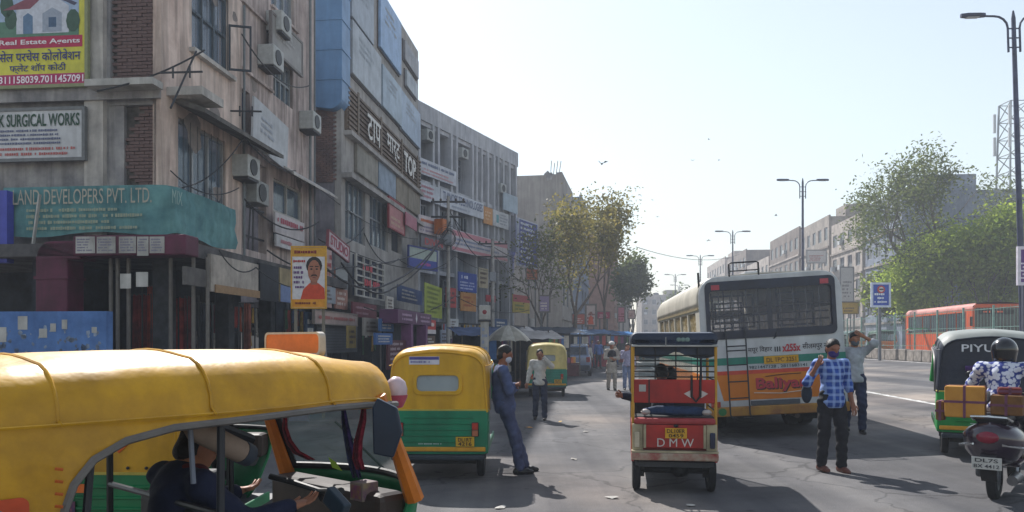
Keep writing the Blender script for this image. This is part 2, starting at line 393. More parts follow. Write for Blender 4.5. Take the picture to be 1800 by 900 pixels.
# ================================================================== trees
def leaf_mat(key, c1, c2):
    m = mat(key, c1, 0.6, col2=c2, scale=0.9, detail=4, spec=0.25)
    n, l = m.node_tree.nodes, m.node_tree.links; b = n['Principled BSDF']; o = n['Material Output']
    tr = n.new('ShaderNodeBsdfTranslucent'); mx = n.new('ShaderNodeMixShader'); mx.inputs[0].default_value = 0.6
    src = b.inputs['Base Color'].links[0].from_socket; l.new(src, tr.inputs['Color'])
    l.new(b.outputs[0], mx.inputs[1]); l.new(tr.outputs[0], mx.inputs[2]); l.new(mx.outputs[0], o.inputs['Surface']); return m
bark = mat('bark', (0.13, 0.105, 0.085), 0.95, var=0.4, scale=5, bump=0.6, bscale=18)
def tree(name, label, loc, height, spread, trunk_h, leafm, leaf=0.16, nleaf=9, levels=4, seed=1, r0=0.22, up=0.55, squash=1.0, clump=0.45, lean=(0, 0), group=None, kids=(3, 4)):
    rnd = random.Random(seed); root = thing(name, label, 'tree', loc, 0, group)
    wood = MB(); tips = []
    def grow(p, d, L, r, lv):
        segs = 3; pts = [p]; rs = [r]; q = p.copy(); dd = d.copy()
        for k in range(segs):
            dd = (dd + Vector((rnd.uniform(-1, 1), rnd.uniform(-1, 1), rnd.uniform(-0.4, 0.8)))*0.16).normalized()
            q = q + dd*L/segs; pts.append(q.copy()); rs.append(r*(1-0.42*(k+1)/segs))
            if lv >= levels-1: tips.append(q.copy())
        wood.tube(pts, rs, n=7 if lv < 2 else (5 if lv < 3 else 3), cap=False)
        if lv >= levels: return
        for j in range(rnd.randint(*kids)):
            a = rnd.uniform(0, 2*PI); tilt = rnd.uniform(0.45, 1.0)
            o = dd.orthogonal().normalized(); o.rotate(Matrix.Rotation(a, 3, dd))
            nd = (dd*math.cos(tilt) + o*math.sin(tilt)); nd.z = nd.z*squash + up*0.35; nd.normalize()
            base = pts[-1] if j < 2 else pts[rnd.randint(1, len(pts)-1)]
            grow(base.copy(), nd, L*rnd.uniform(0.62, 0.82), rs[-1]*0.8, lv+1)
    top = height-trunk_h
    q = Vector((0, 0, 0)); tp = [q]; trs = [r0*1.25]
    for k in range(3):
        q = Vector((lean[0]*(k+1)/3+rnd.uniform(-.08, .08), lean[1]*(k+1)/3, trunk_h*(k+1)/3)); tp.append(q); trs.append(r0*(1-0.12*k))
    wood.tube(tp, trs, n=9, cap=False)
    for j in range(kids[1]):
        a = 2*PI*j/kids[1]+rnd.uniform(-0.4, 0.4); tilt = rnd.uniform(0.25, 0.85)
        grow(q.copy(), Vector((math.cos(a)*math.sin(tilt), math.sin(a)*math.sin(tilt), math.cos(tilt))), top*0.36, r0*0.55, 1)
    # fit the crown to the wanted spread and height
    mx = max(math.hypot(t.x-q.x, t.y-q.y) for t in tips); mz = max(t.z for t in tips)
    def fit(p):
        p = Vector(p)
        if p.z <= trunk_h*0.98: return p
        return Vector((q.x+(p.x-q.x)*spread/mx, q.y+(p.y-q.y)*spread/mx, trunk_h+(p.z-trunk_h)*top/max(0.1, mz-trunk_h)))
    wood.v = [tuple(fit(p)) for p in wood.v]
    wood.build('trunk', bark, root, smooth=True, sharp=70)
    lv = MB()
    for t in tips:
        t = fit(t); k = rnd.randint(max(1, nleaf//2), nleaf+nleaf//2)
        for _ in range(k):
            c = t + Vector((rnd.gauss(0, clump), rnd.gauss(0, clump), rnd.gauss(0, clump*0.8)))
            a = Vector((rnd.uniform(-1, 1), rnd.uniform(-1, 1), rnd.uniform(-1, 0.6))).normalized()
            b = a.orthogonal().normalized(); b.rotate(Matrix.Rotation(rnd.uniform(0, 6.28), 3, a)); s = leaf*rnd.uniform(0.6, 1.3)
            lv.add([c-a*s, c+b*s*0.5, c+a*s, c-b*s*0.5], [(0, 1, 2, 3)])
    lv.build('crown', leafm, root)
    return root
L_yel = leaf_mat('leaf_yellowing', (0.29, 0.23, 0.06), (0.12, 0.13, 0.04))
L_olive = leaf_mat('leaf_olive', (0.15, 0.17, 0.05), (0.06, 0.09, 0.03))
L_lime = leaf_mat('leaf_lime', (0.48, 0.56, 0.085), (0.18, 0.28, 0.04))
L_dark = leaf_mat('leaf_dark', (0.05, 0.075, 0.03), (0.025, 0.04, 0.018))
def ground_at(px, Y): x = (px-CX)*Y/FPX; return (x, Y, gz(x, Y)-0.05)
tree('street_tree', 'sparse yellowing tree standing before the angled concrete block and its shop signs', ground_at(1005, 50), 10.6, 4.0, 3.4, L_yel, leaf=0.12, nleaf=9, levels=4, seed=5, r0=0.2, clump=0.42, lean=(0.2, 0), kids=(3, 4))
tree('street_tree', 'thin half-bare tree reaching over the shop signs', ground_at(1064, 54), 12.0, 2.7, 4.0, L_yel, leaf=0.13, nleaf=9, levels=4, seed=9, r0=0.16, clump=0.4, kids=(2, 4))
tree('street_tree', 'bare grey-twigged tree close to the blue notice board on the concrete block', ground_at(950, 48), 9.2, 2.6, 2.8, L_olive, leaf=0.11, nleaf=2, levels=4, seed=23, r0=0.18, clump=0.4, kids=(3, 4))
tree('roadside_tree', 'narrow dark green tree at the far bend of the road', ground_at(1112, 78), 10.0, 2.1, 2.2, L_olive, leaf=0.2, nleaf=10, levels=4, seed=3, r0=0.2, up=0.9, clump=0.45)
tree('roadside_tree', 'low rounded tree seen far off over the white bus roof', ground_at(1215, 150), 10.5, 6.0, 3.0, L_olive, leaf=0.4, nleaf=8, levels=3, seed=8, r0=0.25, clump=0.9, kids=(3, 5))
tree('spreading_tree', 'big open-crowned tree with bare limbs rising above the orange bus', ground_at(1625, 63), 16.6, 7.4, 5.6, L_olive, leaf=0.14, nleaf=6, levels=5, seed=12, r0=0.38, clump=0.55, up=0.3, lean=(-0.6, 0), kids=(2, 4))
tree('spreading_tree', 'thinner open tree beside the lattice mast', ground_at(1760, 70), 15.6, 4.6, 5.6, L_olive, leaf=0.16, nleaf=5, levels=4, seed=14, r0=0.3, clump=0.6, up=0.4)
for px, Y, h, spd, sd_, lb in ((1655, 60, 8.8, 4.2, 31, 'lime green leafy tree overhanging the rear half of the orange bus'), (1735, 58, 10.2, 4.6, 32, 'tall lime green leafy tree behind the front of the orange bus'),
                               (1815, 56, 10.0, 4.2, 33, 'lime green leafy tree at the edge of the picture under the lamp post'), (1597, 66, 7.4, 3.0, 34, 'dull green leafy tree next to the blue road sign')):
    tree('leafy_tree', lb, ground_at(px, Y), h, spd, 1.6, L_lime if sd_ != 34 else L_olive, leaf=0.17, nleaf=34, levels=4, seed=sd_, r0=0.22, clump=0.62, kids=(3, 4), group='leafy trees behind the orange bus')

# ================================================================== street lamps on the median
def lamp_post():
    root = thing('street_lamp', 'x', 'street lamp', (0, 0, 0), 0, 'double-armed street lamps along the median')
    dm = mat('lamp_blue_steel', (0.055, 0.065, 0.12), 0.45, var=0.3, scale=3, metal=0.3); h = 12.6
    MB().lathe([(0.0, 0), (0.24, 0), (0.24, 0.03), (0.12, 0.05), (0.115, 1.6), (0.10, 6), (0.075, h), (0.03, h+0.28), (0.0, h+0.3)], 12).build('pole', dm, root, smooth=True)
    MB().box(-0.2, 0.2, -0.2, 0.2, 0, 0.045).build('base_plate', dm, root)
    for s in (-1, 1):
        pts = [(s*0.22, 0, h-1.25)] + [(s*0.22, 0, h-0.35)] + [(s*(0.22+0.5*(1-math.cos(a))), 0, h-0.35+0.45*math.sin(a)) for a in (0.4, 0.8, 1.2, 1.57)] + [(s*1.15, 0, h+0.12)]
        a = MB().tube(pts, 0.04, 8).build('arm', dm, root, smooth=True)
        hd = MB(); hd.loft([[(s*x, y*w, h+0.13+z) for y, z in ((-1, 0), (-0.7, 0.09), (0.7, 0.09), (1, 0), (0.6, -0.05), (-0.6, -0.05))] for x, w in ((1.05, 0.07), (1.25, 0.12), (1.7, 0.15), (1.95, 0.06))], cap0=True, cap1=True)
        lh = hd.build('lamp_head', dm, root, smooth=True)
        MB().box(min(s*1.3, s*1.75), max(s*1.3, s*1.75), -0.1, 0.1, h+0.068, h+0.076).build('lens', flat('#c8ccd0', 0.2), lh)
    for z in (h-1.1, h-0.75, h-0.4): MB().box(-0.24, 0.24, -0.02, 0.02, z, z+0.04).build('cross_bar', dm, root)
    return root
lp = lamp_post()
lamp_lb = ['blue steel double-armed street lamp rising past the lattice mast, tallest in view', 'double-armed street lamp rising behind the roof of the white bus', 'double-armed street lamp over the roof ladder end of the white bus',
           'slim double-armed street lamp just past the front of the white bus', 'small far double-armed street lamp, second from the end of the row', 'smallest and farthest double-armed street lamp near the road bend']
for k, (px, Y) in enumerate([(1800, 29.6), (1411, 60), (1288, 88), (1231, 113), (1187, 145), (1194, 172)]):
    o = lp if k == 0 else copy_tree(lp)
    x, y, z = ground_at(px, Y); o.location = (x, y, z+0.4); o.rotation_euler = (0, R(-1.8) if k == 0 else 0, 0); o['label'] = lamp_lb[k]

# ================================================================== far buildings across the road
def window_proto(w, h, fm, gm):
    f = MB(); t = 0.07
    f.plate(rect(0, w, 0, h), [rect(t, w-t, t, h-t)], -0.03, 0.05)
    f.box(w/2-0.025, w/2+0.025, -0.02, 0.04, t, h-t)
    p = MB(); p.box(t, w/2-0.025, 0.0, 0.012, t, h-t); p.box(w/2+0.025, w-t, 0.0, 0.012, t, h-t)
    return f.mesh('window'), p.mesh('pane')
def put_window(parent, x, y, z, meshes, fm, gm):
    for me, m in zip(meshes, (fm, gm)):
        if not me.materials: me.materials.append(m)
    o = bpy.data.objects.new('window', meshes[0]); COL.objects.link(o); o.parent = parent; o.location = (x, y, z)
    p = bpy.data.objects.new('pane', meshes[1]); COL.objects.link(p); p.parent = o
    return o
dark_glass = mat('dark_glass', (0.035, 0.045, 0.06), 0.15, var=0.4, scale=0.8, spec=0.6)
def block(fac, name, label, s0, s1, H, depth, wallm, floors, cols, ww=0.5, slabm=None, end='none', clutter=None, group=None, z0=0.0, seed=0):
    """a plain town block with recessed windows, floor bands, a parapet and roof clutter"""
    rnd = random.Random(seed); L = s1-s0; root = fac.root(name, label, 'building', s0, z0, group)
    fh = H/floors; holes = []; wins = []
    for f in range(1, floors):
        for c in range(cols):
            cw = L/cols; x = c*cw+cw*(1-ww)/2; w = cw*ww; h = fh*0.5
            holes.append(rect(x, x+w, f*fh+fh*0.28, f*fh+fh*0.28+h)); wins.append((x, f*fh+fh*0.28, w, h))
    w = MB(); w.plate(rect(0, L, 0, H+0.7), holes, 0, 0.22); w.build('wall', wallm, root)
    sh = MB(); sh.box(0, 0.22, 0.22, depth, 0, H+0.5); sh.box(L-0.22, L, 0.22, depth, 0, H+0.5); sh.box(0.22, L-0.22, depth-0.22, depth, 0, H+0.5)
    sh.build('side_wall', wallm, root)
    MB().box(0.22, L-0.22, 0.22, depth-0.22, H-0.2, H).build('roof', slabm or wallm, root)
    MB().box(0.22, L-0.22, 1.6, 1.7, 0, H-0.2).build('inner_wall', flat('#3a4048'), root)
    for f in range(1, floors): MB().box(-0.05, L+0.05, -0.14, -0.005, f*fh-0.12, f*fh+0.1).build('floor_band', slabm or wallm, root)
    pm = None
    for x, z, ww_, hh in wins:
        if pm is None: pm = window_proto(ww_, hh, None, None)
        o = put_window(root, x, 0.09, z, pm, flat('#8d9096'), dark_glass)
        if rnd.random() < 0.2: MB().box(0.1, 0.9, -0.45, -0.1, 0.05, 0.6).build('air_conditioner', flat('#b9bcbc'), o)
    if clutter:
        tk = MB().lathe([(0, 0), (0.8, 0), (0.85, 1.1), (0.6, 1.45), (0, 1.5)], 14, Matrix.Translation((L*0.4, depth*0.35, H))).build('water_tank', flat('#22252a'), root, smooth=True)
        MB().box(L*0.6, L*0.9, depth*0.2, depth*0.6, H, H+2.2).build('stair_head', wallm, root)
    return root
far_wall = [mat('far_wall_a', '#b5aaa0', 0.9, var=0.3, scale=0.7, streak=0.3), mat('far_wall_b', '#80736a', 0.9, var=0.3, scale=0.7, streak=0.3), mat('far_wall_c', '#a0968c', 0.9, var=0.3, scale=0.7, streak=0.3), mat('far_wall_blue', '#8790a0', 0.9, var=0.3, scale=0.7, streak=0.3)]
RB = Facade((30+0.095*70, 70), (-0.095, -1))
def rs(Y): return -(Y-70)*math.hypot(0.095, 1)
rb = [(76, 86, 15.0, 3, 5, 4, 'blue-grey block with a plain top floor beyond the big open tree'), (87, 98, 14.6, 0, 5, 4, 'grey block with stepped rooftop next to the blue-grey block'),
      (99, 112, 16.2, 2, 5, 5, 'pale block with stacked balconies and white hoarding across the road'), (113, 131, 16.8, 1, 5, 6, 'brown-grey block standing behind the second street lamp'),
      (132, 150, 14.6, 0, 5, 6, 'grey block with a water tank seen over the white bus'), (151, 172, 18.0, 1, 5, 6, 'hazy brown block near the far end of the street'), (174, 200, 19.0, 0, 5, 7, 'faint hazy block, last in the row across the road')]
for k, (a, b, h, w, fl, c, lb) in enumerate(rb):
    block(RB, 'town_block', lb, rs(b), rs(a), h, 12, far_wall[w], fl, c, 0.55, far_wall[(w+2) % 3], clutter=(k % 2 == 0), group='blocks across the road', z0=0.6, seed=k)
# the pale end block and some hoardings over there
EB = Facade((at(1128, 600, 230).x, 230), (1, 0))
block(EB, 'town_block', 'pale hazy block closing the street at its far end', 0, 12, 14.5, 10, far_wall[2], 5, 5, 0.5, clutter=True, seed=9)
def hoarding(px0, px1, py0, py1, Y, label, cols, name='hoarding', legs=True, yaw=0.0, rows=5, cat='hoarding'):
    a = at(px0, py1, Y); b = at(px1, py0, Y); w = b.x-a.x; h = b.z-a.z; g = gz(a.x, Y)
    root = thing(name, label, cat, (a.x, Y, g), yaw); z0 = a.z-g
    MB().box(0, w, -0.03, 0.03, z0, z0+h).build('panel', flat(cols[0]), root)
    f = MB(); t = min(0.08, h*0.06); f.plate(rect(-t, w+t, z0-t, z0+h+t), [rect(t*0.5, w-t*0.5, z0+t*0.5, z0+h-t*0.5)], -0.06, 0.04); f.build('frame', flat(cols[2]), root)
    scribble(w*0.12, w*0.9, z0+h*0.1, z0+h*0.62, rows, -0.04, flat(cols[1]), root)
    if legs:
        for x in (w*0.2, w*0.8): MB().box(x-0.05, x+0.05, 0.05, 0.15, 0, z0+h*0.8).build('leg', flat('#5a5d60'), root)
    return root, w, h, z0
r_, w_, h_, z_ = hoarding(1533, 1563, 499, 538, 40.5, 'blue direction sign with a red and white disc on the median', ('#2a4fb0', '#dfe6f2', '#c9d2e4'), name='road_sign', legs=False, rows=3, cat='sign')
MB().box(w_/2-0.06, w_/2+0.06, 0.05, 0.17, 0, z_+h_*0.6).build('leg', flat('#6a6e74'), r_)
MB().lathe([(0, -0.02), (h_*0.17, -0.02), (h_*0.17, 0.02), (0, 0.02)], 20, Matrix.Translation((w_/2, -0.05, z_+h_*0.75)) @ Matrix.Rotation(PI/2, 4, 'X')).build('disc', flat('#c0392f'), r_)
MB().lathe([(0, -0.02), (h_*0.11, -0.02), (h_*0.11, 0.02), (0, 0.02)], 20, Matrix.Translation((w_/2, -0.062, z_+h_*0.75)) @ Matrix.Rotation(PI/2, 4, 'X')).build('disc', flat('#d9d4cf'), r_)
MB().box(w_/2-0.11, w_/2+0.11, -0.095, -0.088, z_+h_*0.72, z_+h_*0.78).build('arrow', flat('#222222'), r_)
hoarding(1478, 1508, 532, 551, 66, 'yellow board low on a post beyond the median railing', ('#c9a227', '#7a5d10', '#8a7020'), rows=2)
hoarding(1477, 1500, 470, 530, 84, 'tall pale hoarding beside the grey stepped block', ('#c9c4bd', '#8c8480', '#777777'))
hoarding(1418, 1452, 440, 462, 98, 'white banner hung over the balconies across the road', ('#d2d0ce', '#b0584e', '#888888'))
r_, w_, h_, z_ = hoarding(1791, 1812, 437, 498, 29.0, 'purple and white board on the lamp post at the picture edge', ('#5b2a7e', '#e8e2ee', '#d7d2dc'), legs=False)
MB().box(w_*0.4, w_*0.4+0.08, 0.05, 0.13, 0, z_+h_).build('leg', flat('#4b4f60'), r_)

# lattice mast behind the trees
def mast():
    c = ground_at(1783, 92); root = thing('lattice_mast', 'grey steel lattice telecom mast rising behind the trees', 'mast', c)
    sm = flat('#7e868c', 0.5); hh = 28.5; n = 14; w0, w1 = 1.7, 1.1
    def cor(k, i): w = w0+(w1-w0)*k/n; return Vector((w*(1 if i in (0, 3) else -1), w*(1 if i < 2 else -1), hh*k/n))
    for i in range(4): MB().beam(cor(0, i), cor(n, i), 0.16).build('leg', sm, root)
    for k in range(n):
        for i in range(4):
            j = (i+1) % 4
            MB().beam(cor(k, i), cor(k+1, j), 0.08).build('brace', sm, root)
            MB().beam(cor(k+1, i), cor(k+1, j), 0.08).build('brace', sm, root)
    for i, z in ((0, 26), (1, 26.5), (2, 24.2), (1, 23.8), (2, 26.8)):
        p = cor(n-1, i)*1.25; MB().box(p.x-0.15, p.x+0.15, p.y-0.1, p.y+0.1, z-1.1, z+1.1).build('antenna', flat('#c8ccce'), root, bevel=0.03)
mast()

# ================================================================== the hazy city air
def haze():
    m = bpy.data.materials.new('haze'); m.use_nodes = True; n, l = m.node_tree.nodes, m.node_tree.links; n.clear()
    o = n.new('ShaderNodeOutputMaterial'); v = n.new('ShaderNodeVolumePrincipled'); v.inputs['Color'].default_value = (0.84, 0.90, 1.0, 1); v.inputs['Density'].default_value = 0.0019; v.inputs['Anisotropy'].default_value = 0.0
    l.new(v.outputs[0], o.inputs['Volume'])
    h = MB().box(-320, 320, -45, 420, -2.5, 34).build('haze', m); h['kind'] = 'stuff'
haze()

# ================================================================== the row of buildings on the shop side
FA = Facade((-7.43, 17.0), (0.1, 1))                # street front of the corner building and its neighbour
FL = Facade((-7.43, 17.0), (1, -0.1))               # end wall of the corner building, facing the viewer
FB = Facade((-4.95, 42.0), (0.45, 1))               # the angled concrete block
pink = mat('pink_plaster', '#efdbce', 0.9, col2='#bfa79b', scale=0.7, bump=0.5, bscale=9, streak=0.7)
pink2 = mat('pink_grey_plaster', '#dccbc4', 0.9, col2='#a59590', scale=0.8, bump=0.5, bscale=9, streak=0.8)
conc = mat('stained_concrete', '#b0adab', 0.92, col2='#6c6c72', scale=1.0, bump=0.45, bscale=10, streak=0.5)
conc_l = mat('pale_concrete', '#d0cbc4', 0.92, col2='#a09c98', scale=1.2, bump=0.4, bscale=10, streak=0.4)
dk = mat('dark_blue_grey', '#2c323c', 0.85, var=0.5, scale=1.5)  # mottled dark blue-grey for back walls, panels and shutters
white_m = mat('dirty_white', '#c4c2bd', 0.7, col2='#96948f', scale=1.4, streak=0.35)
iron = flat('#2a2c30', 0.55)
alu = flat('#9a9da0', 0.4, metal=0.3)
curtain = mat('curtain', '#c2c6c6', 0.9, col2='#8f999f', scale=1.4, streak=0.5)
brick_m = mat('brick', '#80645c', 0.95, col2='#574a4b', scale=2.2, bump=0.4, bscale=25)
mortar = mat('mortar', '#5c5854', 0.95, var=0.4, scale=4)

def frect(f, px0, px1, pyt, pyb, out=0.0):
    return f.s_of(px0, out), f.s_of(px1, out), f.z(px0, pyb, out), f.z(px0, pyt, out)
def window_unit(parent, x0, x1, z0, z1, y, nx, nz, fm, gm, drape=None, t=0.06, open_leaf=None):
    f = MB(); holes = []; w = (x1-x0-t)/nx; h = (z1-z0-t)/nz
    for i in range(nx):
        for j in range(nz): holes.append(rect(x0+t+i*w, x0+i*w+w, z0+t+j*h, z0+j*h+h))
    f.plate(rect(x0, x1, z0, z1), holes, y-0.05, y+0.05); o = f.build('window', fm, parent)
    for k, h_ in enumerate(holes):
        MB().box(h_[0][0]-0.01, h_[1][0]+0.01, y+0.01, y+0.022, h_[0][1]-0.01, h_[2][1]+0.01).build('pane', gm, o)
    if drape:
        n = 40; vs = []
        for k in range(n+1):
            xx = x0+(x1-x0)*k/n; yy = y+0.16+0.03*math.sin(k*1.9); vs += [(xx, yy, z0), (xx, yy, z0+(z1-z0)*drape)]
        MB().add(vs, [(2*k, 2*k+2, 2*k+3, 2*k+1) for k in range(n)]).build('curtain', curtain, o, smooth=True)
    return o
clear = glass_mat('window_glass', '#5d7488', 0.45)
def wall(root, name, s0, s1, z0, z1, holes, m, d0=0.0, d1=0.25, back=0.9):
    MB().plate(rect(s0, s1, z0, z1), [rect(*h) for h in holes], d0, d1).build(name, m, root)

# ---- corner building
cb = thing('corner_building', 'shabby pink and grey corner building with boards, banners and brick infill', 'building', (FA.P.x, FA.P.y, 0), FA.rot)
eM = Matrix.Rotation(FL.rot-FA.rot, 4, 'Z')         # end wall frame inside the building frame
end = bpy.data.objects.new('end_wall', None)
def build_corner():
    H = 10.6; s425 = FA.s_of(425); s555 = FA.s_of(556)
    wu = frect(FA, 337, 402, -60, 84); wl_ = frect(FA, 313, 397, 205, 350)
    wall(cb, 'street_wall', 0, s425, 3.75, H, [(wu[0], wu[1], wu[2], wu[3]), (wl_[0], wl_[1], wl_[2], wl_[3])], pink)
    window_unit(cb, *wu, 0.12, 3, 2, flat('#4a5a66'), clear)
    window_unit(cb, *wl_, 0.12, 3, 1, alu, clear, drape=0.86)
    # an open casement on the upper window
    z0, z1 = wu[2]+0.1, wu[2]+1.25
    o = MB().plate(rect(0, 0.55, 0, z1-z0), [rect(0.05, 0.5, 0.05, z1-z0-0.05)], -0.02, 0.02).build('casement', flat('#2e3740'), cb); o.location = (wu[1]-0.05, -0.02, z0); o.rotation_euler = (0, 0, R(-70))
    MB().box(wu[0]-0.12, wu[1]+0.15, -0.14, -0.002, wu[2]-0.12, wu[2]-0.02).build('sill', conc_l, cb)
    # sloping sunshade over the lower window
    a = frect(FA, 303, 452, 172, 190); pr = [(0.002, a[3]+0.06), (0.0, a[3]-0.08), (-0.75, a[3]-0.34), (-0.75, a[3]-0.24)]
    MB().loft([[(a[0], y, z) for y, z in pr], [(a[1], y, z) for y, z in pr]], cap0=True, cap1=True).build('sunshade', mat('sunshade_slab', '#6a6763', 0.9, var=0.4, scale=2, streak=0.5), cb)
    MB().box(a[0]-0.25, a[0]+0.75, -0.8, -0.003, a[3]-0.02, a[3]+0.16).build('ledge', conc_l, cb)
    # second bay, duller plaster
    w2 = frect(FA, 484, 518, 92, 166); w3 = frect(FA, 484, 534, 312, 425); dk1 = frect(FA, 426, 443, 152, 224); dk2 = frect(FA, 430, 472, 272, 436); w4 = frect(FA, 480, 520, -60, 8)
    wall(cb, 'street_wall', s425+0.002, s555, 3.75, 13.2, [w2, w3, dk1, dk2, w4], pink2, 0.06, 0.3)
    window_unit(cb, *w2, 0.2, 4, 2, flat('#8b9093'), clear, drape=0.55); window_unit(cb, *w4, 0.2, 3, 1, flat('#8b9093'), clear)
    window_unit(cb, *w3, 0.16, 2, 2, flat('#a9a7a2'), clear, drape=0.95)
    MB().box(dk1[0], dk1[1], 0.22, 0.26, dk1[2], dk1[3]).build('shutter', flat('#1c3550'), cb)
    MB().box(dk2[0], dk2[1], 0.7, 0.75, dk2[2], dk2[3]).build('inner_wall', dk, cb)
    for k in range(5):
        x = dk2[0]+(dk2[1]-dk2[0])*(k+0.5)/5; MB().beam((x, 0.4, dk2[2]), (x+random.uniform(-.15, .15), 0.3, dk2[3]), 0.035).build('pipe', flat('#5c5f62'), cb)
    for k in range(3): MB().box(dk2[0]+0.05, dk2[1]-0.05, 0.1, 0.14, dk2[2]+0.35+k*0.8, dk2[2]+0.4+k*0.8).build('railing_bar', iron, cb)
    ac = MB().box(dk2[0]+0.2, dk2[0]+1.0, -0.25, 0.35, dk2[2]+1.25, dk2[2]+1.85).build('air_conditioner', flat('#8f918f'), cb, bevel=0.02)
    MB().lathe([(0, 0), (0.24, 0), (0.24, 0.02), (0, 0.02)], 16, Matrix.Translation((dk2[0]+0.55, -0.255, dk2[2]+1.55)) @ Matrix.Rotation(PI/2, 4, 'X')).build('fan_grille', iron, ac)
    b = frect(FA, 478, 560, 283, 300); n = 8; prof = [(-0.7+0.7*k/n, b[3]-0.34+0.34*math.sin(PI/2*k/n)) for k in range(n+1)]
    MB().loft([[(s, y+0.05, z) for y, z in prof]+[(s, y+0.05, z-0.06) for y, z in reversed(prof)] for s in (b[0], b[1])], cap0=True, cap1=True).build('sunshade', conc_l, cb)
    for px, w in ((541, 0.09), (549, 0.06), (424, 0.07)):
        s = FA.s_of(px); MB().tube([(s, -0.08, 3.2), (s, -0.08, 10.5 if px < 430 else 13)], w/2, 8).build('drain_pipe', flat('#6d7478', 0.5), cb, smooth=True)
    for px, py in ((425, 0), (425, 120), (478, 10)):
        zz = FA.z(px, py); MB().box(FA.s_of(px)+0.05, FA.s_of(px)+2.1, -0.02, 0.055, zz, zz+0.07).build('plaster_band', pink2, cb)
    # outdoor units, grilles and patches that years have added
    for px, py in ((455, 95), (528, 210), (470, 35), (408, 290)):
        s, z = FA.s_of(px), FA.z(px, py); u = MB().box(s, s+.75, -.42, .05, z-.28, z+.28).build('air_conditioner', flat('#b0b2b0'), cb, bevel=.02)
        MB().lathe([(0, 0), (0.21, 0), (0.21, 0.02), (0, 0.02)], 16, Matrix.Translation((s+.33, -.425, z)) @ Matrix.Rotation(PI/2, 4, 'X')).build('fan_grille', iron, u); MB().box(s+.05, s+.7, -.4, .05, z-.34, z-.29).build('bracket', iron, u)
    for k, (a, b_) in enumerate(((wl_[0], wl_[1]), (wu[0], wu[1]))):
        zz = (wl_, wu)[k]
        for j in range(7): x = a+(b_-a)*(j+.5)/7; MB().tube([(x, -.03, zz[2]), (x, -.03, min(zz[3], 10.4))], .008, 5).build('grille_bar', iron, cb)
    rnd = random.Random(8)
    for k in range(9):
        x, z = rnd.uniform(.3, s555-.4), rnd.uniform(5.3, 10.2); q = rnd.uniform(.15, .45); y_ = -.004 if x < s425 else .055
        MB().add([(x+q*rnd.uniform(.6, 1.3)*math.cos(t), y_, z+q*rnd.uniform(.5, 1.2)*math.sin(t)) for t in np.linspace(0, 6.28, 10)[:-1]], [tuple(range(9))]).build('bare_patch', mat('bare_plaster', '#8f8580', .95, col2='#6f6966', scale=3, bump=.5, bscale=14), cb)
    # ---- end wall facing the viewer
    def eb(name, x0, x1, y0, y1, z0, z1, m, bevel=0): return MB().box(x0, x1, y0, y1, z0, z1, M=eM).build(name, m, cb, bevel=bevel)
    p1 = frect(FL, 194, 276, -70, 150); p2 = frect(FL, 189, 270, 186, 326)
    MB().plate(rect(-8, -0.012, 3.75, H), [rect(*p1), rect(*p2)], 0.0, 0.22, M=eM).build('end_wall', conc, cb)
    for p in (p1, p2): eb('mortar_bed', p[0], p[1], 0.135, 0.2, p[2], p[3], mortar)
    bl, bh = 0.228, 0.074; base = None; rnd = random.Random(3)
    for p, zlim in ((p1, 9.3), (p2, 99)):
        z = p[2]+0.005; row = 0
        while z+bh < min(p[3], zlim):
            x = p[0] + (-(row % 2)*bl/2)
            while x < p[1]-0.06:
                if x >= p[0]-0.06 and not (p is p2 and x < p[0]+0.42+0.2*math.sin(z*3)):
                    if base is None:
                        base = MB().box(0, bl-0.016, 0, 0.1, 0, bh-0.014).build('brick', brick_m, cb); bo = base
                    else: bo = base.copy(); COL.objects.link(bo)
                    bo.matrix_local = eM @ Matrix.Translation((x, 0.055+rnd.uniform(0, 0.025), z)) @ Matrix.Rotation(rnd.uniform(-.02, .02), 4, 'Z') @ Matrix.Scale(0.5 if x < p[0] or x+bl > p[1] else 1, 4, (1, 0, 0))
                x += bl
            z += bh; row += 1
    eb('plaster_patch', p2[0], p2[0]+0.36, 0.03, 0.13, p2[2], p2[3], conc)
    c0, c1 = FL.s_of(155), FL.s_of(188)
    eb('column', c0, c1, -0.14, -0.002, 3.8, H, conc_l)
    eb('column', FL.s_of(279), -0.004, -0.1, -0.002, 3.8, H-0.01, pink)
    zs = FL.z(200, 168); eb('floor_slab', -8, 0.02, -0.2, -0.145, zs-0.14, zs+0.22, conc)
    eb('ledge', FL.s_of(180), FL.s_of(296), -0.62, -0.205, zs+0.02, zs+0.16, white_m)
    zc = 3.75
    # ground floor: deep dark shop under a projecting slab
    MB().box(-0.9, s555, -1.05, 5.0, zc-0.28, zc).build('canopy_slab', mat('dark_slab', '#575556', 0.9, var=0.4, scale=2), cb)  # canopy slab in mottled dark grey
    eb('canopy_slab', -8, -1.0, -1.0, 4.5, zc-0.27, zc-0.01, MATS['dark_slab'])
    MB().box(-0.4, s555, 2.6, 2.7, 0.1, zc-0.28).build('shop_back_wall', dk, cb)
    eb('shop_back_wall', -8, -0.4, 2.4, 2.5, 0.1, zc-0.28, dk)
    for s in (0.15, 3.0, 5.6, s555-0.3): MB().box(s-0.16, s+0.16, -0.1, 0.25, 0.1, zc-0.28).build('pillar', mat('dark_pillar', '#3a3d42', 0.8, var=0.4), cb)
    for px in (195, 207, 226, 300, 340, 365): 
        s = FL.s_of(px, 0.6); MB().tube([Vector((s, -0.6, 0.1)), Vector((s, -0.6, zc-0.28))], 0.04, 8).build('post', flat('#6a6560', 0.6), cb).matrix_local = eM
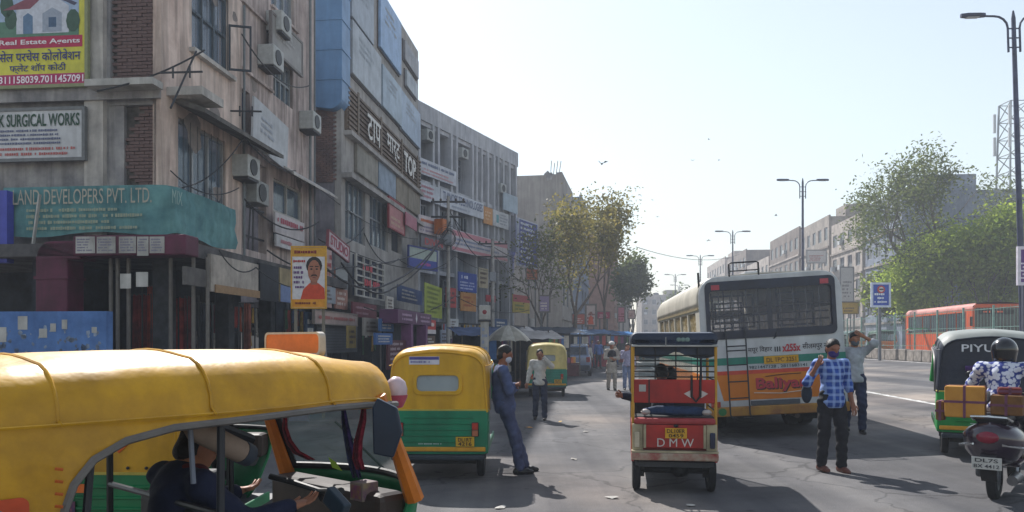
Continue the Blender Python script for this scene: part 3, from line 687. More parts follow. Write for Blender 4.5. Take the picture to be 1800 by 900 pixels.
    # fascia panels over the shops
    for px0, px1, pt, pb, c in ((322, 362, 468, 500, '#6f6b68'), (366, 450, 446, 512, '#b7ada2'), (453, 486, 462, 527, '#262a33'), (488, 512, 470, 530, '#a3926e')):
        a = frect(FA, px0, px1, pt, pb, 1.1); MB().box(a[0], a[1], -1.16, -1.08, a[2], a[3]).build('fascia_panel', mat('fascia_'+c[1:], c, 0.7, var=0.25, scale=2, streak=0.35), cb)
    a = frect(FA, 488, 512, 500, 530, 1.1); MB().box(a[0]+.03, a[1]-.03, -1.175, -1.165, a[2], a[3]).build('fascia_panel', flat('#6c7fa8'), cb)
    a = frect(FA, 372, 450, 500, 514, 1.1); MB().box(a[0], a[1], -1.2, -1.17, a[2], a[3]).build('fascia_edge', flat('#9a7a56'), cb)
build_corner()

# ---- boards and banners
def board(f, name, label, px0, px1, pyt, pyb, out, col, frame=None, cat='signboard', texts=(), scrib=(), bands=(), thick=0.06, tilt=0.0, group=None, rect_=None):
    s0, s1, z0, z1 = rect_ or frect(f, px0, px1, pyt, pyb, out)
    root = f.root(name, label, cat, s0, z0, group, out); w, h = s1-s0, z1-z0
    if tilt: root.rotation_euler = (0, R(tilt), f.rot)
    MB().box(0, w, 0, thick, 0, h).build('panel', mat('board_'+col[1:], col, 0.55, var=0.15, scale=1.6, streak=0.22), root)
    if frame:
        t = min(0.05, h*0.06); MB().plate(rect(-t, w+t, -t, h+t), [rect(t*0.4, w-t*0.4, t*0.4, h-t*0.4)], -0.02, thick+0.01).build('frame', flat(frame), root)
    for k, (u0, u1, v0, v1, c) in enumerate(bands): MB().box(u0*w, u1*w, -0.004-0.0015*k, 0.003, v0*h, v1*h).build('band', flat(c, 0.5), root)
    for tx, u0, u1, v0, v1, c in texts:
        if tx == '~': scribble(u0*w, u1*w, v0*h, v1*h, 1, -0.012, flat(c, 0.5), root, fill=0.95)      # too blurred to read
        else: letters(tx, u0*w, u1*w, v0*h, v1*h, -0.012, flat(c, 0.5), root, bold=0.02)
    for u0, u1, v0, v1, rows, c in scrib: scribble(u0*w, u1*w, v0*h, v1*h, rows, -0.012, flat(c, 0.5), root)
    return root, w, h
# estate agents' hoarding
r_, w_, h_ = board(FL, 'hoarding', 'yellow estate agents hoarding with a house picture high on the end wall', -90, 151, -45, 156, 0.3, '#d8d24a', '#8a8f6a',
    texts=(('~', 0.02, 0.98, 0.86, 0.95, '#7a1b3a'), ('Real Estate Agents', 0.375, 0.96, 0.345, 0.40, '#f0e6ea'), ('सेल परचेस कोलोबेशन', 0.375, 0.965, 0.21, 0.31, '#1d2a78'), ('फ्लेट शॉप कोठी', 0.45, 0.86, 0.105, 0.195, '#1d2a78'), ('311158039.7011457091', 0.375, 0.985, 0.022, 0.085, '#f6e8f0')),
    bands=((0.0, 1.0, 0.0, 0.1, '#b32a63'), (0.0, 0.975, 0.325, 0.425, '#b3224e'), (0.05, 0.95, 0.425, 0.83, '#9fb4cf'), (0.05, 0.95, 0.425, 0.56, '#57806a')))
def house_print(root, w, h):
    def poly(name, pts, c, y): MB().add([(u*w, y, v*h) for u, v in pts], [tuple(range(len(pts)))]).build(name, flat(c), root)
    poly('house_print', [(0.50, 0.45), (0.88, 0.45), (0.88, 0.68), (0.74, 0.80), (0.60, 0.68), (0.50, 0.66)], '#c6cbd6', -0.012)
    poly('roof_print', [(0.40, 0.66), (0.55, 0.74), (0.74, 0.815), (0.60, 0.665)], '#8a4f5c', -0.014); poly('roof_print', [(0.74, 0.815), (0.94, 0.70), (0.92, 0.68), (0.74, 0.785)], '#4a4a62', -0.014)
    poly('door_print', [(0.55, 0.45), (0.62, 0.45), (0.62, 0.60), (0.585, 0.63), (0.55, 0.60)], '#5f7d9c', -0.014); poly('porch_print', [(0.69, 0.46), (0.83, 0.46), (0.83, 0.62), (0.76, 0.67), (0.69, 0.62)], '#9ba5b5', -0.014)
    poly('window_print', [(0.735, 0.50), (0.79, 0.50), (0.79, 0.585), (0.735, 0.585)], '#46607e', -0.016)
    for u, v, s in ((0.46, 0.58, 0.045), (0.91, 0.55, 0.05), (0.43, 0.70, 0.05)): poly('tree_print', [(u+s*math.cos(a), v+s*2.0*math.sin(a)) for a in np.linspace(0, 2*PI, 11)[:-1]], '#3c5b4c', -0.013)
house_print(r_, w_, h_)
board(FL, 'signboard', 'white surgical works signboard below the yellow hoarding', -120, 146, 199, 284, 0.25, '#c9cbce', '#6f7274',
    texts=(('K SURGICAL WORKS', 0.452, 0.98, 0.66, 0.92, '#17422c'),), scrib=((0.46, 0.97, 0.28, 0.62, 4, '#5b6280'), (0.46, 0.97, 0.05, 0.26, 2, '#b0605c')))
def teal_banner():
    root = thing('cloth_banner', 'faded teal cloth banner wrapped around the building corner above the shops', 'banner', (FA.P.x, FA.P.y, 0), FA.rot)
    z0, z1 = FL.z(150, 412, 0.5), FL.z(150, 327, 0.5); pts = []
    for k in range(14): pts.append(eM @ Vector((FL.s_of(8, 0.5)+(FL.s_of(262, 0.5)-FL.s_of(8, 0.5))*k/13, -0.5, 0)))
    a = pts[-1]; b = Vector((FA.s_of(312, 0.42), -0.42, 0)); c = eM @ Vector((FL.s_of(292, .5), -0.5, 0))
    for k in range(1, 6): t = k/6; pts.append(a*(1-t)**2+c*2*t*(1-t)+b*t*t)
    for k in range(12): pts.append(b+(Vector((FA.s_of(415, 0.35), -0.35, 0))-b)*k/11)
    vs = []; n = len(pts); rows = 7
    for j in range(rows):
        for i, p in enumerate(pts):
            wv = 0.02*math.sin(i*1.7+j)+0.025*math.sin(i*0.6+2*j); sag = -0.05*math.sin(i*0.55)*(1-j/(rows-1)); q = Vector(p); q.z = z0+(z1-z0)*j/(rows-1)+sag
            q += Vector((0.3, -1, 0))*wv; vs.append(q)
    m = MB().add(vs, [(j*n+i, j*n+i+1, (j+1)*n+i+1, (j+1)*n+i) for j in range(rows-1) for i in range(n-1)])
    m.build('cloth', mat('teal_cloth', '#6a9c9c', 0.85, col2='#4c7a80', scale=1.6, streak=0.35), root, smooth=True)
    x0, x1 = FL.s_of(24, 0.56), FL.s_of(270, 0.56); h = z1-z0
    letters('LAND DEVELOPERS PVT. LTD.', x0, x1-0.03, z0+h*0.62, z0+h*0.93, -0.58, flat('#a9a495'), root, M=eM, bold=0.0)
    scribble(x0+0.3, x1-0.1, z0+h*0.06, z0+h*0.56, 4, -0.575, flat('#8f9a86'), root, M=eM)
    letters('MIX', FA.s_of(300, .5), FA.s_of(318, .5), z0+h*0.60, z0+h*0.88, -0.53, flat('#8ba59c'), root, bold=0)
    o = MB().beam((0, 0, 0), (-0.18, 0, -1.25), 0.07, 0.03).build('hanging_strip', white_m, root); o.matrix_local = eM @ Matrix.Translation((FL.s_of(70, 0.62), -0.62, z1-0.18))
teal_banner()
board(FL, 'signboard', 'plain violet-blue sign panel cut by the picture edge', -60, 12, 336, 462, 0.75, '#4a52b4', None, thick=0.2)
def maroon():
    root = thing('shop_sign_box', 'maroon shop sign box with pasted papers below the teal banner', 'signboard', (FA.P.x, FA.P.y, 0), FA.rot)
    a = frect(FL, 128, 326, 414, 450, 1.15)
    MB().box(a[0], a[1], -1.15, -0.6, a[2], a[3], M=eM).build('box', mat('maroon_sheet', '#5a1a38', 0.6, var=0.3, scale=1.5, streak=0.3), root, bevel=0.03)
    for px0, px1 in ((133, 168), (170, 204), (209, 240), (241, 262), (263, 290)):
        b = frect(FL, px0, px1-1, 416, 447, 1.16); MB().box(b[0], b[1], -1.162, -1.155, b[2]+random.uniform(-.03, .03), b[3], M=eM).build('paper', white_m, root)
        scribble(b[0]+.03, b[1]-.03, b[2]+0.05, b[3]-0.03, 5, -1.162, flat('#77748a'), root, M=eM)
    for px0, px1, t, bt in ((210, 229, 481, 507), (238, 259, 478, 504)):
        b = frect(FL, px0, px1, t, bt, 1.05); MB().box(b[0], b[1], -1.03, -1.022, b[2], b[3], M=eM).build('paper', white_m, root)
maroon()
def duct(f, name, label, px0, px1, pyt, pyb, out, m, elbow=0.0, seams=4, dep=0.55, round_bottom=False, round_top=False):
    s0, s1, z0, z1 = frect(f, px0, px1, pyt, pyb, out); w, h = s1-s0, z1-z0; root = f.root(name, label, 'duct', s0, z0, None, out)
    r = min(w*0.45, 0.5)
    o = rrect(0, w, 0, h, 0.02)
    if round_top: o = [(0, 0), (w, 0), (w, h-w*0.55)] + [(w+elbow, h-w*0.55), (w+elbow, h)] + [(r-r*math.sin(a), h-r+r*math.cos(a)) for a in np.linspace(0, PI/2, 6)]
    if round_bottom: o = [(0.05, 0.08), (w-r, 0)] + [(w-r+r*math.sin(a), r-r*math.cos(a)) for a in np.linspace(0.3, PI/2, 6)] + [(w, h), (0, h)]
    MB().plate(o, [], 0, dep).build('casing', m, root, bevel=0.03)
    for k in range(1, seams+1): zz = h*k/(seams+1); MB().box(-0.025, w+0.025, -0.025, dep+0.02, zz-0.03, zz+0.03).build('flange', m, root)
    return root
duct(FL, 'duct', 'maroon sheet duct bending into the sign box beside the blue wall', 62, 118, 424, 552, 1.0, MATS['maroon_sheet'], elbow=0.3, seams=1, round_top=True)
def blue_wall():
    a = frect(FL, -80, 187, 548, 626, 2.2); root = FL.root('blue_wall', 'peeling blue painted low wall with torn notices beside the dark shops', 'wall', a[0], 0.1, None, 2.2)
    w, h = a[1]-a[0], a[3]-0.1
    MB().box(0, w, 0, 0.2, 0, h).build('wall', mat('peeling_blue', '#5a82bd', 0.8, col2='#46689c', scale=2.2, bump=0.4, bscale=10, streak=0.2), root)
    rnd = random.Random(5)
    for k in range(6):
        x = w*(0.28+0.12*k)+rnd.uniform(-.15, .15); q_ = rnd.uniform(.08, .2); zt_ = h-rnd.uniform(.08, .35); MB().box(x, x+q_, -0.008, -0.002, zt_-q_*rnd.uniform(1, 1.7), zt_).build('notice', white_m, root)
    pm = MB()
    for k in range(60):
        x, z, q = rnd.uniform(0.3, w-0.1), h-rnd.uniform(0.3, 0.85), rnd.uniform(0.02, 0.07)
        pm.add([(x+q*rnd.uniform(.5, 1.2)*math.cos(a), -0.003, z+q*rnd.uniform(.5, 1.3)*math.sin(a)) for a in np.linspace(0, 6.28, 7)[:-1]], [tuple(range(6))])
    pm.build('peeled_paint', mat('peeled', '#97a6bb', 0.9, col2='#2d3c55', scale=3), root, kind='stuff')
    MB().box(w*0.62, w, -0.12, -0.01, h-1.05, h-0.86).build('ledge', conc, root)
blue_wall()
# clothes hanging in the dark shop
for k, (px, w, h, c, lb) in enumerate(((232, 26, 75, '#7e1d1d', 'dark red cloth'), (258, 12, 90, '#c0492c', 'narrow orange-red cloth'), (290, 32, 70, '#98281f', 'wide brick-red cloth'), (322, 20, 72, '#6b1c22', 'maroon cloth'), (428, 12, 60, '#8a4a3a', 'small rust cloth'), (352, 14, 60, '#38404e', 'grey cloth'))):
    c0 = at(px, 615, 17.6); c1 = at(px+w, 615-h, 17.6); W = c1.x-c0.x; root = thing('hanging_cloth', lb+' hanging in the dark shop under the teal banner' if k < 4 else lb+' hanging deep in the dark shop', 'cloth', (c0.x, 17.6, 0.13), 0, 'cloths hung up for sale')
    n = 14; vs = []
    for j in range(2):
        for i in range(n+1): vs.append((W*i/n, 0.05*math.sin(i*1.4+j), (c0.z-0.33 if j == 0 else c1.z+0.15)))
    MB().add(vs, [(i, i+1, n+2+i, n+1+i) for i in range(n)]).build('cloth', mat('cloth_'+c[1:], c, 0.9, var=0.4, scale=4, streak=0.3), root, smooth=True)
    MB().tube([(-0.1, 0, c1.z+0.15), (W+0.1, 0, c1.z+0.15)], 0.02, 6).build('rail', iron, root)
    MB().tube([(-0.1, 0, 0), (-0.1, 0, c1.z+0.15)], 0.018, 6).build('rail_post', iron, root); MB().tube([(W+0.1, 0, 0), (W+0.1, 0, c1.z+0.15)], 0.018, 6).build('rail_post', iron, root)
board(FA, 'banner_sheet', 'loose pale sheet sagging across the second bay of the pink building', 444, 505, 166, 252, 0.35, '#b9bcc0', None, cat='banner', tilt=5, scrib=((0.2, 0.6, 0.35, 0.75, 3, '#9aa0ac'),))
board(FA, 'signboard', 'weathered grey signboard high on the second bay of the pink building', 478, 531, 22, 84, 0.25, '#94918e', '#75706e', scrib=((0.1, 0.8, 0.4, 0.8, 3, '#a9a6a4'),))
board(FA, 'signboard', 'white window board with red lettering above the poster of the man', 484, 535, 372, 408, 0.22, '#c6bfc0', None, texts=(('~', 0.06, 0.94, 0.42, 0.9, '#a8485a'),))
board(FA, 'signboard', 'small pale board under the red-lettered window board', 486, 535, 411, 432, 0.22, '#c2c0c2', None, texts=(('~', 0.1, 0.6, 0.2, 0.8, '#b0727a'),))

# racks of goods hanging in the open shop fronts
def goods_rack(f, px, w, out, z0, z1, label, seed, cols):
    rnd = random.Random(seed); root = f.root('goods_rack', label, 'rack', f.s_of(px, out), 0.13, 'racks of goods in the shop fronts', out)
    for x in (0, w): MB().tube([(x, 0, 0), (x, 0, z1)], .02, 6).build('post', iron, root)
    for z in (z1, (z0+z1)/2, .5): MB().tube([(0, 0, z), (w, 0, z)], .015, 6).build('rail', iron, root)
    x = .04
    while x < w-.12:
        q = rnd.uniform(.1, .26); c = rnd.choice(cols); zt = rnd.choice((z1, z1, (z0+z1)/2)); h_ = rnd.uniform(.35, .8); n = 6; vs = []
        for i in range(n+1): vs += [(x+q*i/n, .03*math.sin(i*2.1+x*9), zt), (x+q*i/n*rnd.uniform(.9, 1.05), .04*math.sin(i*1.7+x*7), zt-h_+rnd.uniform(-.03, .03))]
        MB().add(vs, [(2*i, 2*i+1, 2*i+3, 2*i+2) for i in range(n)]).build('garment', mat('garment_'+c[1:], c, .9, var=.35, scale=5, streak=.3), root, smooth=True); x += q*rnd.uniform(.8, 1.25)
WARM = ['#9a2f28', '#b8502c', '#7a2430', '#c2a48a', '#8a3a4a', '#4a5a78', '#b9b4ac']; MIX = ['#6a86b0', '#b9b4ac', '#a84a44', '#c09a4a', '#4f7a5a', '#7d5a86', '#93a3b4', '#b06a5a']
for k, (f_, px_, w_, o_, lb_, cc) in enumerate(((FA, 322, 1.9, -.5, 'rack of reddish garments inside the corner shop', WARM), (FA, 372, 1.8, -.4, 'rack of mixed garments in the middle of the corner shop', WARM), (FA, 430, 1.8, -.3, 'rack of garments behind the fascia panels', MIX), (FA, 500, 1.7, .1, 'rack of pale garments behind the poster', MIX),
        (FA, 575, 2.2, .5, 'rack of goods beside the rolled shutter', MIX), (FA, 636, 2.4, .8, 'rack of goods under the white window grid', MIX), (FA, 676, 2.4, .9, 'rack of goods behind the purple kiosk', MIX), (FB, 776, 2.2, 1.0, 'rack of goods left on the angled block frontage', MIX), (FB, 812, 2.4, 1.2, 'rack of goods under the orange sign', MIX), (FB, 846, 2.4, 1.2, 'rack of goods behind the white sign pillar', MIX), (FB, 884, 2.2, 1.2, 'rack of goods near the end of the angled block', MIX))):
    goods_rack(f_, px_, w_, o_, 1.2, 2.55, lb_, 60+k, cc)
# election-style poster: a generic man with a moustache in orange
def portrait(px0, px1, pyt, pyb, Y, name, label, yaw=0.0, seed=1, group=None):
    a, b = at(px0, pyb, Y), at(px1, pyt, Y); w, h = b.x-a.x, b.z-a.z; g = max(0.1, gz(a.x, Y)); root = thing(name, label, 'poster', (a.x, Y, g), yaw, group); z0 = a.z-g
    def poly(nm, pts, c, y): MB().add([(u*w, y, z0+v*h) for u, v in pts], [tuple(range(len(pts)))]).build(nm, flat(c), root)
    MB().box(0, w, 0, 0.05, z0, z0+h).build('panel', flat('#d3d0d2'), root)
    MB().plate(rect(-0.02, w+0.02, z0-0.02, z0+h+0.02), [rect(0.008, w-0.008, z0+0.008, z0+h-0.008)], -0.015, 0.06).build('frame', flat('#c9962a'), root)
    for x in (0.06, w-0.06): MB().box(x-0.03, x+0.03, 0.06, 0.12, 0, z0+h*0.9).build('leg', flat('#7a7264'), root)
    poly('band', rect(0.01, 0.99, 0.84, 0.99), '#cf9a2e', -0.003); poly('band', rect(0.01, 0.99, 0.01, 0.14), '#d9921e', -0.003)
    poly('jacket_print', [(0.26, 0.14), (0.99, 0.14), (0.97, 0.32), (0.80, 0.40), (0.66, 0.43), (0.52, 0.40), (0.34, 0.30)], '#c9431f', -0.005)
    ell = lambda cx, cy, rx, ry, a0=0, a1=6.2831: [(cx+rx*math.cos(t), cy+ry*math.sin(t)) for t in np.linspace(a0, a1, 15)[:-1]]
    poly('hair_print', ell(0.665, 0.69, 0.24, 0.15), '#1c1614', -0.006); poly('face_print', ell(0.665, 0.60, 0.19, 0.185), '#a0674e', -0.008)
    poly('neck_print', [(0.56, 0.38), (0.76, 0.38), (0.76, 0.5), (0.56, 0.5)], '#935a44', -0.007)
    for u in (0.585, 0.745): poly('eye_print', ell(u, 0.635, 0.035, 0.014), '#1a1210', -0.010); poly('brow_print', rect(u-0.055, u+0.055, 0.67, 0.685), '#20140f', -0.010)
    poly('nose_print', [(0.64, 0.56), (0.69, 0.56), (0.675, 0.63), (0.655, 0.63)], '#8a5340', -0.010)
    poly('moustache_print', [(0.555, 0.505), (0.60, 0.545), (0.665, 0.55), (0.73, 0.545), (0.775, 0.505), (0.70, 0.525), (0.63, 0.525)], '#17110f', -0.010); poly('mouth_print', rect(0.62, 0.71, 0.49, 0.505), '#7e3c36', -0.010)
    scribble(0.05*w, 0.4*w, z0+h*0.73, z0+h*0.8, 1, -0.012, flat('#b02a22'), root); scribble(0.06*w, 0.36*w, z0+h*0.3, z0+h*0.7, 5, -0.012, flat('#6b4a7a'), root)
    scribble(0.08*w, 0.92*w, z0+h*0.87, z0+h*0.96, 1, -0.012, flat('#7e1c1c'), root); scribble(0.1*w, 0.9*w, z0+h*0.04, z0+h*0.11, 1, -0.012, flat('#7a3412'), root)
    return root
portrait(513, 572, 434, 541, 17.0, 'poster', 'big poster of a moustached man in orange on a frame before the shops')

# ---- second building: boards all over, brown louvre band with white letters
def second_building():
    s0, s1 = FA.s_of(600), FA.s_of(735); H = 17.0; root = FA.root('clad_building', 'tall building clad in blue-grey boards with a brown louvre band and white letters', 'building', s0, 0); L = s1-s0
    cm = mat('clad_grey', '#b3afac', 0.85, col2='#8e8b88', scale=0.9, streak=0.4)
    z3 = FA.z(605, 310); 
    def fr(px0, px1, pt, pb): a = frect(FA, px0, px1, pt, pb); return (a[0]-s0, a[1]-s0, a[2], a[3])
    wA, wB, wC = fr(607, 642, 312, 418), fr(650, 682, 330, 430), fr(688, 706, 402, 440)
    wall(root, 'street_wall', 0, L, 3.2, H, [wA, wB, wC], cm)
    for w_ in (wA, wB): window_unit(root, *w_, 0.14, 4, 2, flat('#85888c'), clear, drape=0.97)
    MB().box(wC[0], wC[1], 0.2, 0.24, wC[2], wC[3]).build('shutter', dk, root)
    MB().box(0, L, 0.26, 10, H-0.3, H-0.02).build('roof', conc, root); MB().box(L-0.25, L-0.002, 0.26, 10, 0.1, H-0.32).build('side_wall', cm, root)
    # end wall toward the viewer, with loose brick courses
    MB().box(0.002, 0.24, 0.26, 9, 3.1, H-0.32).build('side_wall', mat('end_plaster', '#96939a', 0.9, col2='#6c6972', scale=0.9, streak=0.4), root)
    mb = MB(); rnd = random.Random(2); y0, y1 = 0.3, 2.6; za, zb = FA.z(600, 320), FA.z(600, 195); z = za; r = 0
    while z < zb:
        y = y0-(r % 2)*0.12
        while y < y1: mb.box(-0.05-rnd.uniform(0, 0.02), 0.0, y+0.006, y+0.225, z, z+0.066); y += 0.24
        z += 0.08; r += 1
    mb.build('brick_courses', brick_m, root, kind='stuff')
    # panels
    bc = ['#a3adba', '#aab2bb', '#93b4dc', '#a0b2c3', '#8f8e94', '#b0b8c0', '#a5b8cf']
    for k, (a, b, t, bt) in enumerate(((612, 651, -70, 28), (613, 664, 34, 128), (663, 700, -20, 82), (667, 701, 112, 186), (707, 731, 70, 104), (710, 729, 122, 150), (701, 734, 158, 226))):
        q = fr(a, b, t, bt); MB().box(q[0], q[1], -0.16, -0.04, q[2], q[3]).build('wall_board', mat('board_'+bc[k][1:], bc[k], 0.5, var=0.15, scale=1.6, streak=0.22), root, bevel=0.02)
        MB().box(q[0]-0.06, q[1]+0.06, -0.05, -0.003, q[2]-0.06, q[3]+0.06).build('board_frame', flat('#5a5658'), root)
        scribble(q[0]+(q[1]-q[0])*.2, q[0]+(q[1]-q[0])*.8, q[2]+(q[3]-q[2])*.5, q[2]+(q[3]-q[2])*.85, 3, -0.162, flat('#9aa3ae'), root)
    zl0, zl1 = FA.z(622, 242), FA.z(622, 168)
    MB().box(0.35, L, -0.1, -0.003, zl0, zl1).build('louvre_back', mat('brown_wood', '#7d6a5a', 0.7, col2='#5c4e44', scale=2.5, streak=0.3), root)
    n = 9; sl = None
    for k in range(n):
        o = MB().box(0.4, L-0.05, -0.17, -0.105, 0, 0.09).build('slat', MATS['brown_wood'], root) if sl is None else sl.copy()
        if sl is None: sl = o
        else: COL.objects.link(o)
        o.location = (0, 0, zl0+0.06+(zl1-zl0-0.15)*k/(n-1))
    for px in (622, 663, 700, 728): s = FA.s_of(px)-s0; MB().box(s-0.1, s+0.1, -0.2, -0.172, zl0, zl1+0.1).build('mullion', flat('#6b5a48'), root)
    zz0, zz1 = FA.z(637, 243), FA.z(637, 200); lm = flat('#d5d3cf', 0.5)
    for tx, a, b in (('टाप', 635, 659), ('मार्ट', 670, 693), ('TOP', 701, 722)):
        letters(tx, FA.s_of(a)-s0, FA.s_of(b)-s0, zz0, zz1, -0.26, lm, root, bold=0.035, name='letter_sign')
    for k, (a, b, c) in enumerate(((622, 659, '#8d887e'), (661, 691, '#8fa0b4'), (692, 712, '#8a7f6e'), (713, 734, '#857b6c'))):
        q = fr(a, b, 246, 300); q = (q[0], q[1], FA.z(622, 302), FA.z(622, 250)); MB().box(q[0], q[1], -0.14, -0.01, q[2], q[3]).build('wall_board', mat('board_'+c[1:], c, 0.6, var=0.2, scale=1.6, streak=0.35), root, bevel=0.02)
    MB().box(0.3, L, -0.3, -0.005, zl0-0.2, zl0-0.03).build('ledge', cm, root); MB().box(0.0, L, -0.4, -0.005, z3-0.1, z3+0.08).build('ledge', cm, root)
    # ground floor: dark open shop fronts
    MB().box(0, L, -0.6, 5, 2.95, 3.2).build('canopy_slab', MATS['dark_slab'], root); MB().box(0, L, 2.0, 2.1, 0.1, 2.95).build('shop_back_wall', dk, root)
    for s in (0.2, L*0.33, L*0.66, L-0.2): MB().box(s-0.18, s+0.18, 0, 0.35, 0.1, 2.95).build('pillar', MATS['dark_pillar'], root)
    # gap toward the pink building
    g = MB().box(-2.6, -0.02, 1.4, 1.6, 0.1, 12).build('gap_wall', mat('gap_wall', '#4e5660', 0.9, var=0.4, scale=1), root)
    for x in (-1.9, -1.3, -0.7): MB().tube([(x, 1.3, 2), (x, 1.3, 12)], 0.06, 8).build('drain_pipe', flat('#7d828a'), root)
    return root
second_building()
s6 = FA.s_of(600); p6 = FA.P+FA.d*s6; FL2 = Facade((p6.x, p6.y+0.2), (1, -0.1))
duct(FL2, 'duct', 'huge pale blue square ventilation duct with a rounded lower end', 552, 601, -70, 192, 0.6, mat('blue_duct', '#6790bc', 0.45, col2='#5279a2', scale=0.8, streak=0.2), seams=4, dep=1.0, round_bottom=True)

# ---- angled concrete block
def concrete_block():
    s0, s1 = 0.0, FB.s_of(911); H = FB.z(736, 176); root = FB.root('concrete_block', 'angled grey concrete block with vertical fins, recessed bays and sign strips', 'building', 0, 0)
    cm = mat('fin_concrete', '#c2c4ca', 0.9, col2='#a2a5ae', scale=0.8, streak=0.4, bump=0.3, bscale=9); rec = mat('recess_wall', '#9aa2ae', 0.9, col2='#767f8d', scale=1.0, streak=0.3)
    zb = FB.z(736, 207); f2 = FB.z(736, 312); f1 = FB.z(736, 400); f0 = FB.z(736, 470)
    MB().box(0, s1, 0, 0.3, zb, H).build('parapet', cm, root); MB().box(0, s1, 0.3, 9, H-0.5, H-0.3).build('roof', cm, root)
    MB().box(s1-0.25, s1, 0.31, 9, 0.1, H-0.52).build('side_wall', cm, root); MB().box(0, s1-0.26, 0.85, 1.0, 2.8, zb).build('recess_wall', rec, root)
    for z, nm in ((f2, 0), (f1, 0), (f0, 0), (zb-0.01, 0)): MB().box(0, s1-0.26, 0.1, 0.84, z-0.22, z).build('floor_slab', cm, root)
    fins = [737, 762, 771, 794, 803, 831, 838, 847, 858, 869, 876, 885, 896, 907]
    for k, px in enumerate(fins):
        s = FB.s_of(px); MB().box(max(0, s-0.11), s+0.11, -0.03, 0.83, f1, zb-0.002).build('fin', cm, root)
        if k % 2 == 0: MB().box(max(0, s-0.1), s+0.1, 0.0, 0.82, 2.8, f1-0.23).build('fin', cm, root)
    gl = dark_glass
    for a, b in ((764, 770), (796, 802), (839, 846), (859, 868), (877, 884), (897, 906), (740, 760), (773, 792), (806, 829), (849, 857)):
        q = FB.s_of(a), FB.s_of(b); z = f2+1.0
        window_unit(root, q[0], q[1], z, zb-0.5, 0.78, 2 if q[1]-q[0] > 0.8 else 1, 2, flat('#6e747c'), gl)
    for a, b in ((741, 758), (760, 775), (778, 795), (797, 815), (817, 834), (836, 853), (855, 872), (874, 888)):
        q = FB.s_of(a), FB.s_of(b); zq = FB.z(741, 356); window_unit(root, q[0], q[1], zq-1.0, zq, 0.35, 3, 1, flat('#8a8f96'), gl)
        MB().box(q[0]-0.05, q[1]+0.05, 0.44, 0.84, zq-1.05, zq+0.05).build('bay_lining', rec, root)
    for px in (792, 817, 830, 844, 860, 873, 885):
        q = FB.s_of(px); window_unit(root, q, q+0.7, f0-2.0, f0-0.4, 0.5, 2, 2, flat('#8a8f96'), gl)
    for px, py in ((744, 236), (806, 268), (875, 330)):
        s, z = FB.s_of(px), FB.z(px, py); o = MB().box(s, s+0.8, -0.25, 0.3, z-0.3, z+0.3).build('air_conditioner', flat('#a3a6a6'), root, bevel=0.02)
        MB().lathe([(0, 0), (0.22, 0), (0.22, 0.02), (0, 0.02)], 14, Matrix.Translation((s+0.35, -0.26, z)) @ Matrix.Rotation(PI/2, 4, 'X')).build('fan_grille', iron, o)
    MB().box(0, s1, -0.5, 6, 2.6, 2.8).build('canopy_slab', MATS['dark_slab'], root); MB().box(0, s1, 1.6, 1.7, 0.1, 2.6).build('shop_back_wall', dk, root)
    MB().ball((FB.s_of(855), 1.5, H-0.3), (1.3, 1.0, 0.9), 14, 8).build('roof_heap', conc, root, smooth=True)
    return root
concrete_block()
TC = '#5f6a88'
board(FB, 'signboard', 'uppermost white sign strip on the angled concrete block', 738, 802, 276, 304, 0.15, '#c2c6d0', None, texts=(('~', 0.04, 0.52, 0.55, 0.9, TC), ('~', 0.56, 0.96, 0.55, 0.9, TC)), scrib=((0.04, 0.95, 0.05, 0.48, 2, '#c08a90'),))
board(FB, 'signboard', 'pale sign panel joining the long technology sign strip', 738, 774, 318, 349, 0.15, '#bcc2cc', None, scrib=((0.06, 0.9, 0.1, 0.9, 3, '#b07a86'),))
board(FB, 'signboard', 'long white sign strip with thin blue capitals on the angled block', 775, 850, 331, 362, 0.18, '#c6cbd6', None, texts=(('TUINOSS TECHNOLOGIES', 0.04, 0.97, 0.4, 0.9, TC),), scrib=((0.06, 0.9, 0.08, 0.3, 1, '#9aa2b4'),))
board(FB, 'signboard', 'orange square sign at the end of the technology strip', 850.5, 866, 362, 392, 0.16, '#c98a45', None, scrib=((0.15, 0.85, 0.2, 0.8, 3, '#e0b98c'),))
board(FB, 'signboard', 'white sign with teal cross beside the orange square sign', 867, 894, 368, 396, 0.16, '#c6c8cc', None, bands=((0.2, 0.35, 0.25, 0.75, '#3f8f9a'),), scrib=((0.4, 0.95, 0.15, 0.9, 4, '#8a8f9c'),))
board(FB, 'signboard', 'pinkish white board with orange letters left of the orange box', 736, 778, 376, 408, 0.5, '#c9c0c4', None, texts=(('~', 0.08, 0.9, 0.55, 0.9, '#c0663c'),), scrib=((0.05, 0.95, 0.08, 0.48, 2, '#8f86a0'),))
board(FB, 'signboard', 'orange box sign turned to the street by the wire tangle', 778, 791, 384, 410, 1.2, '#c06a2c', None, thick=0.5)
board(FB, 'signboard', 'long pink-lettered white board, lowest strip of the angled block', 795, 892, 402, 440, 0.5, '#c9c2c8', None, bands=((0.0, 1.0, 0.72, 0.96, '#c4828f'), (0.0, 1.0, 0.05, 0.2, '#c07f8a')), scrib=((0.03, 0.97, 0.28, 0.66, 2, '#7a86a6'),))
board(FB, 'tarpaulin', 'pale tarpaulin tied over the top bay of the angled block', 885, 910, 337, 368, 0.25, '#9fb0bf', None, cat='tarpaulin')
board(FB, 'signboard', 'red DIVIN sign on grey under the orange-lettered board', 740, 782, 413, 432, 1.0, '#77757c', '#5a5a60', texts=(('DIVIN', 0.15, 0.9, 0.2, 0.85, '#b8474a'),))
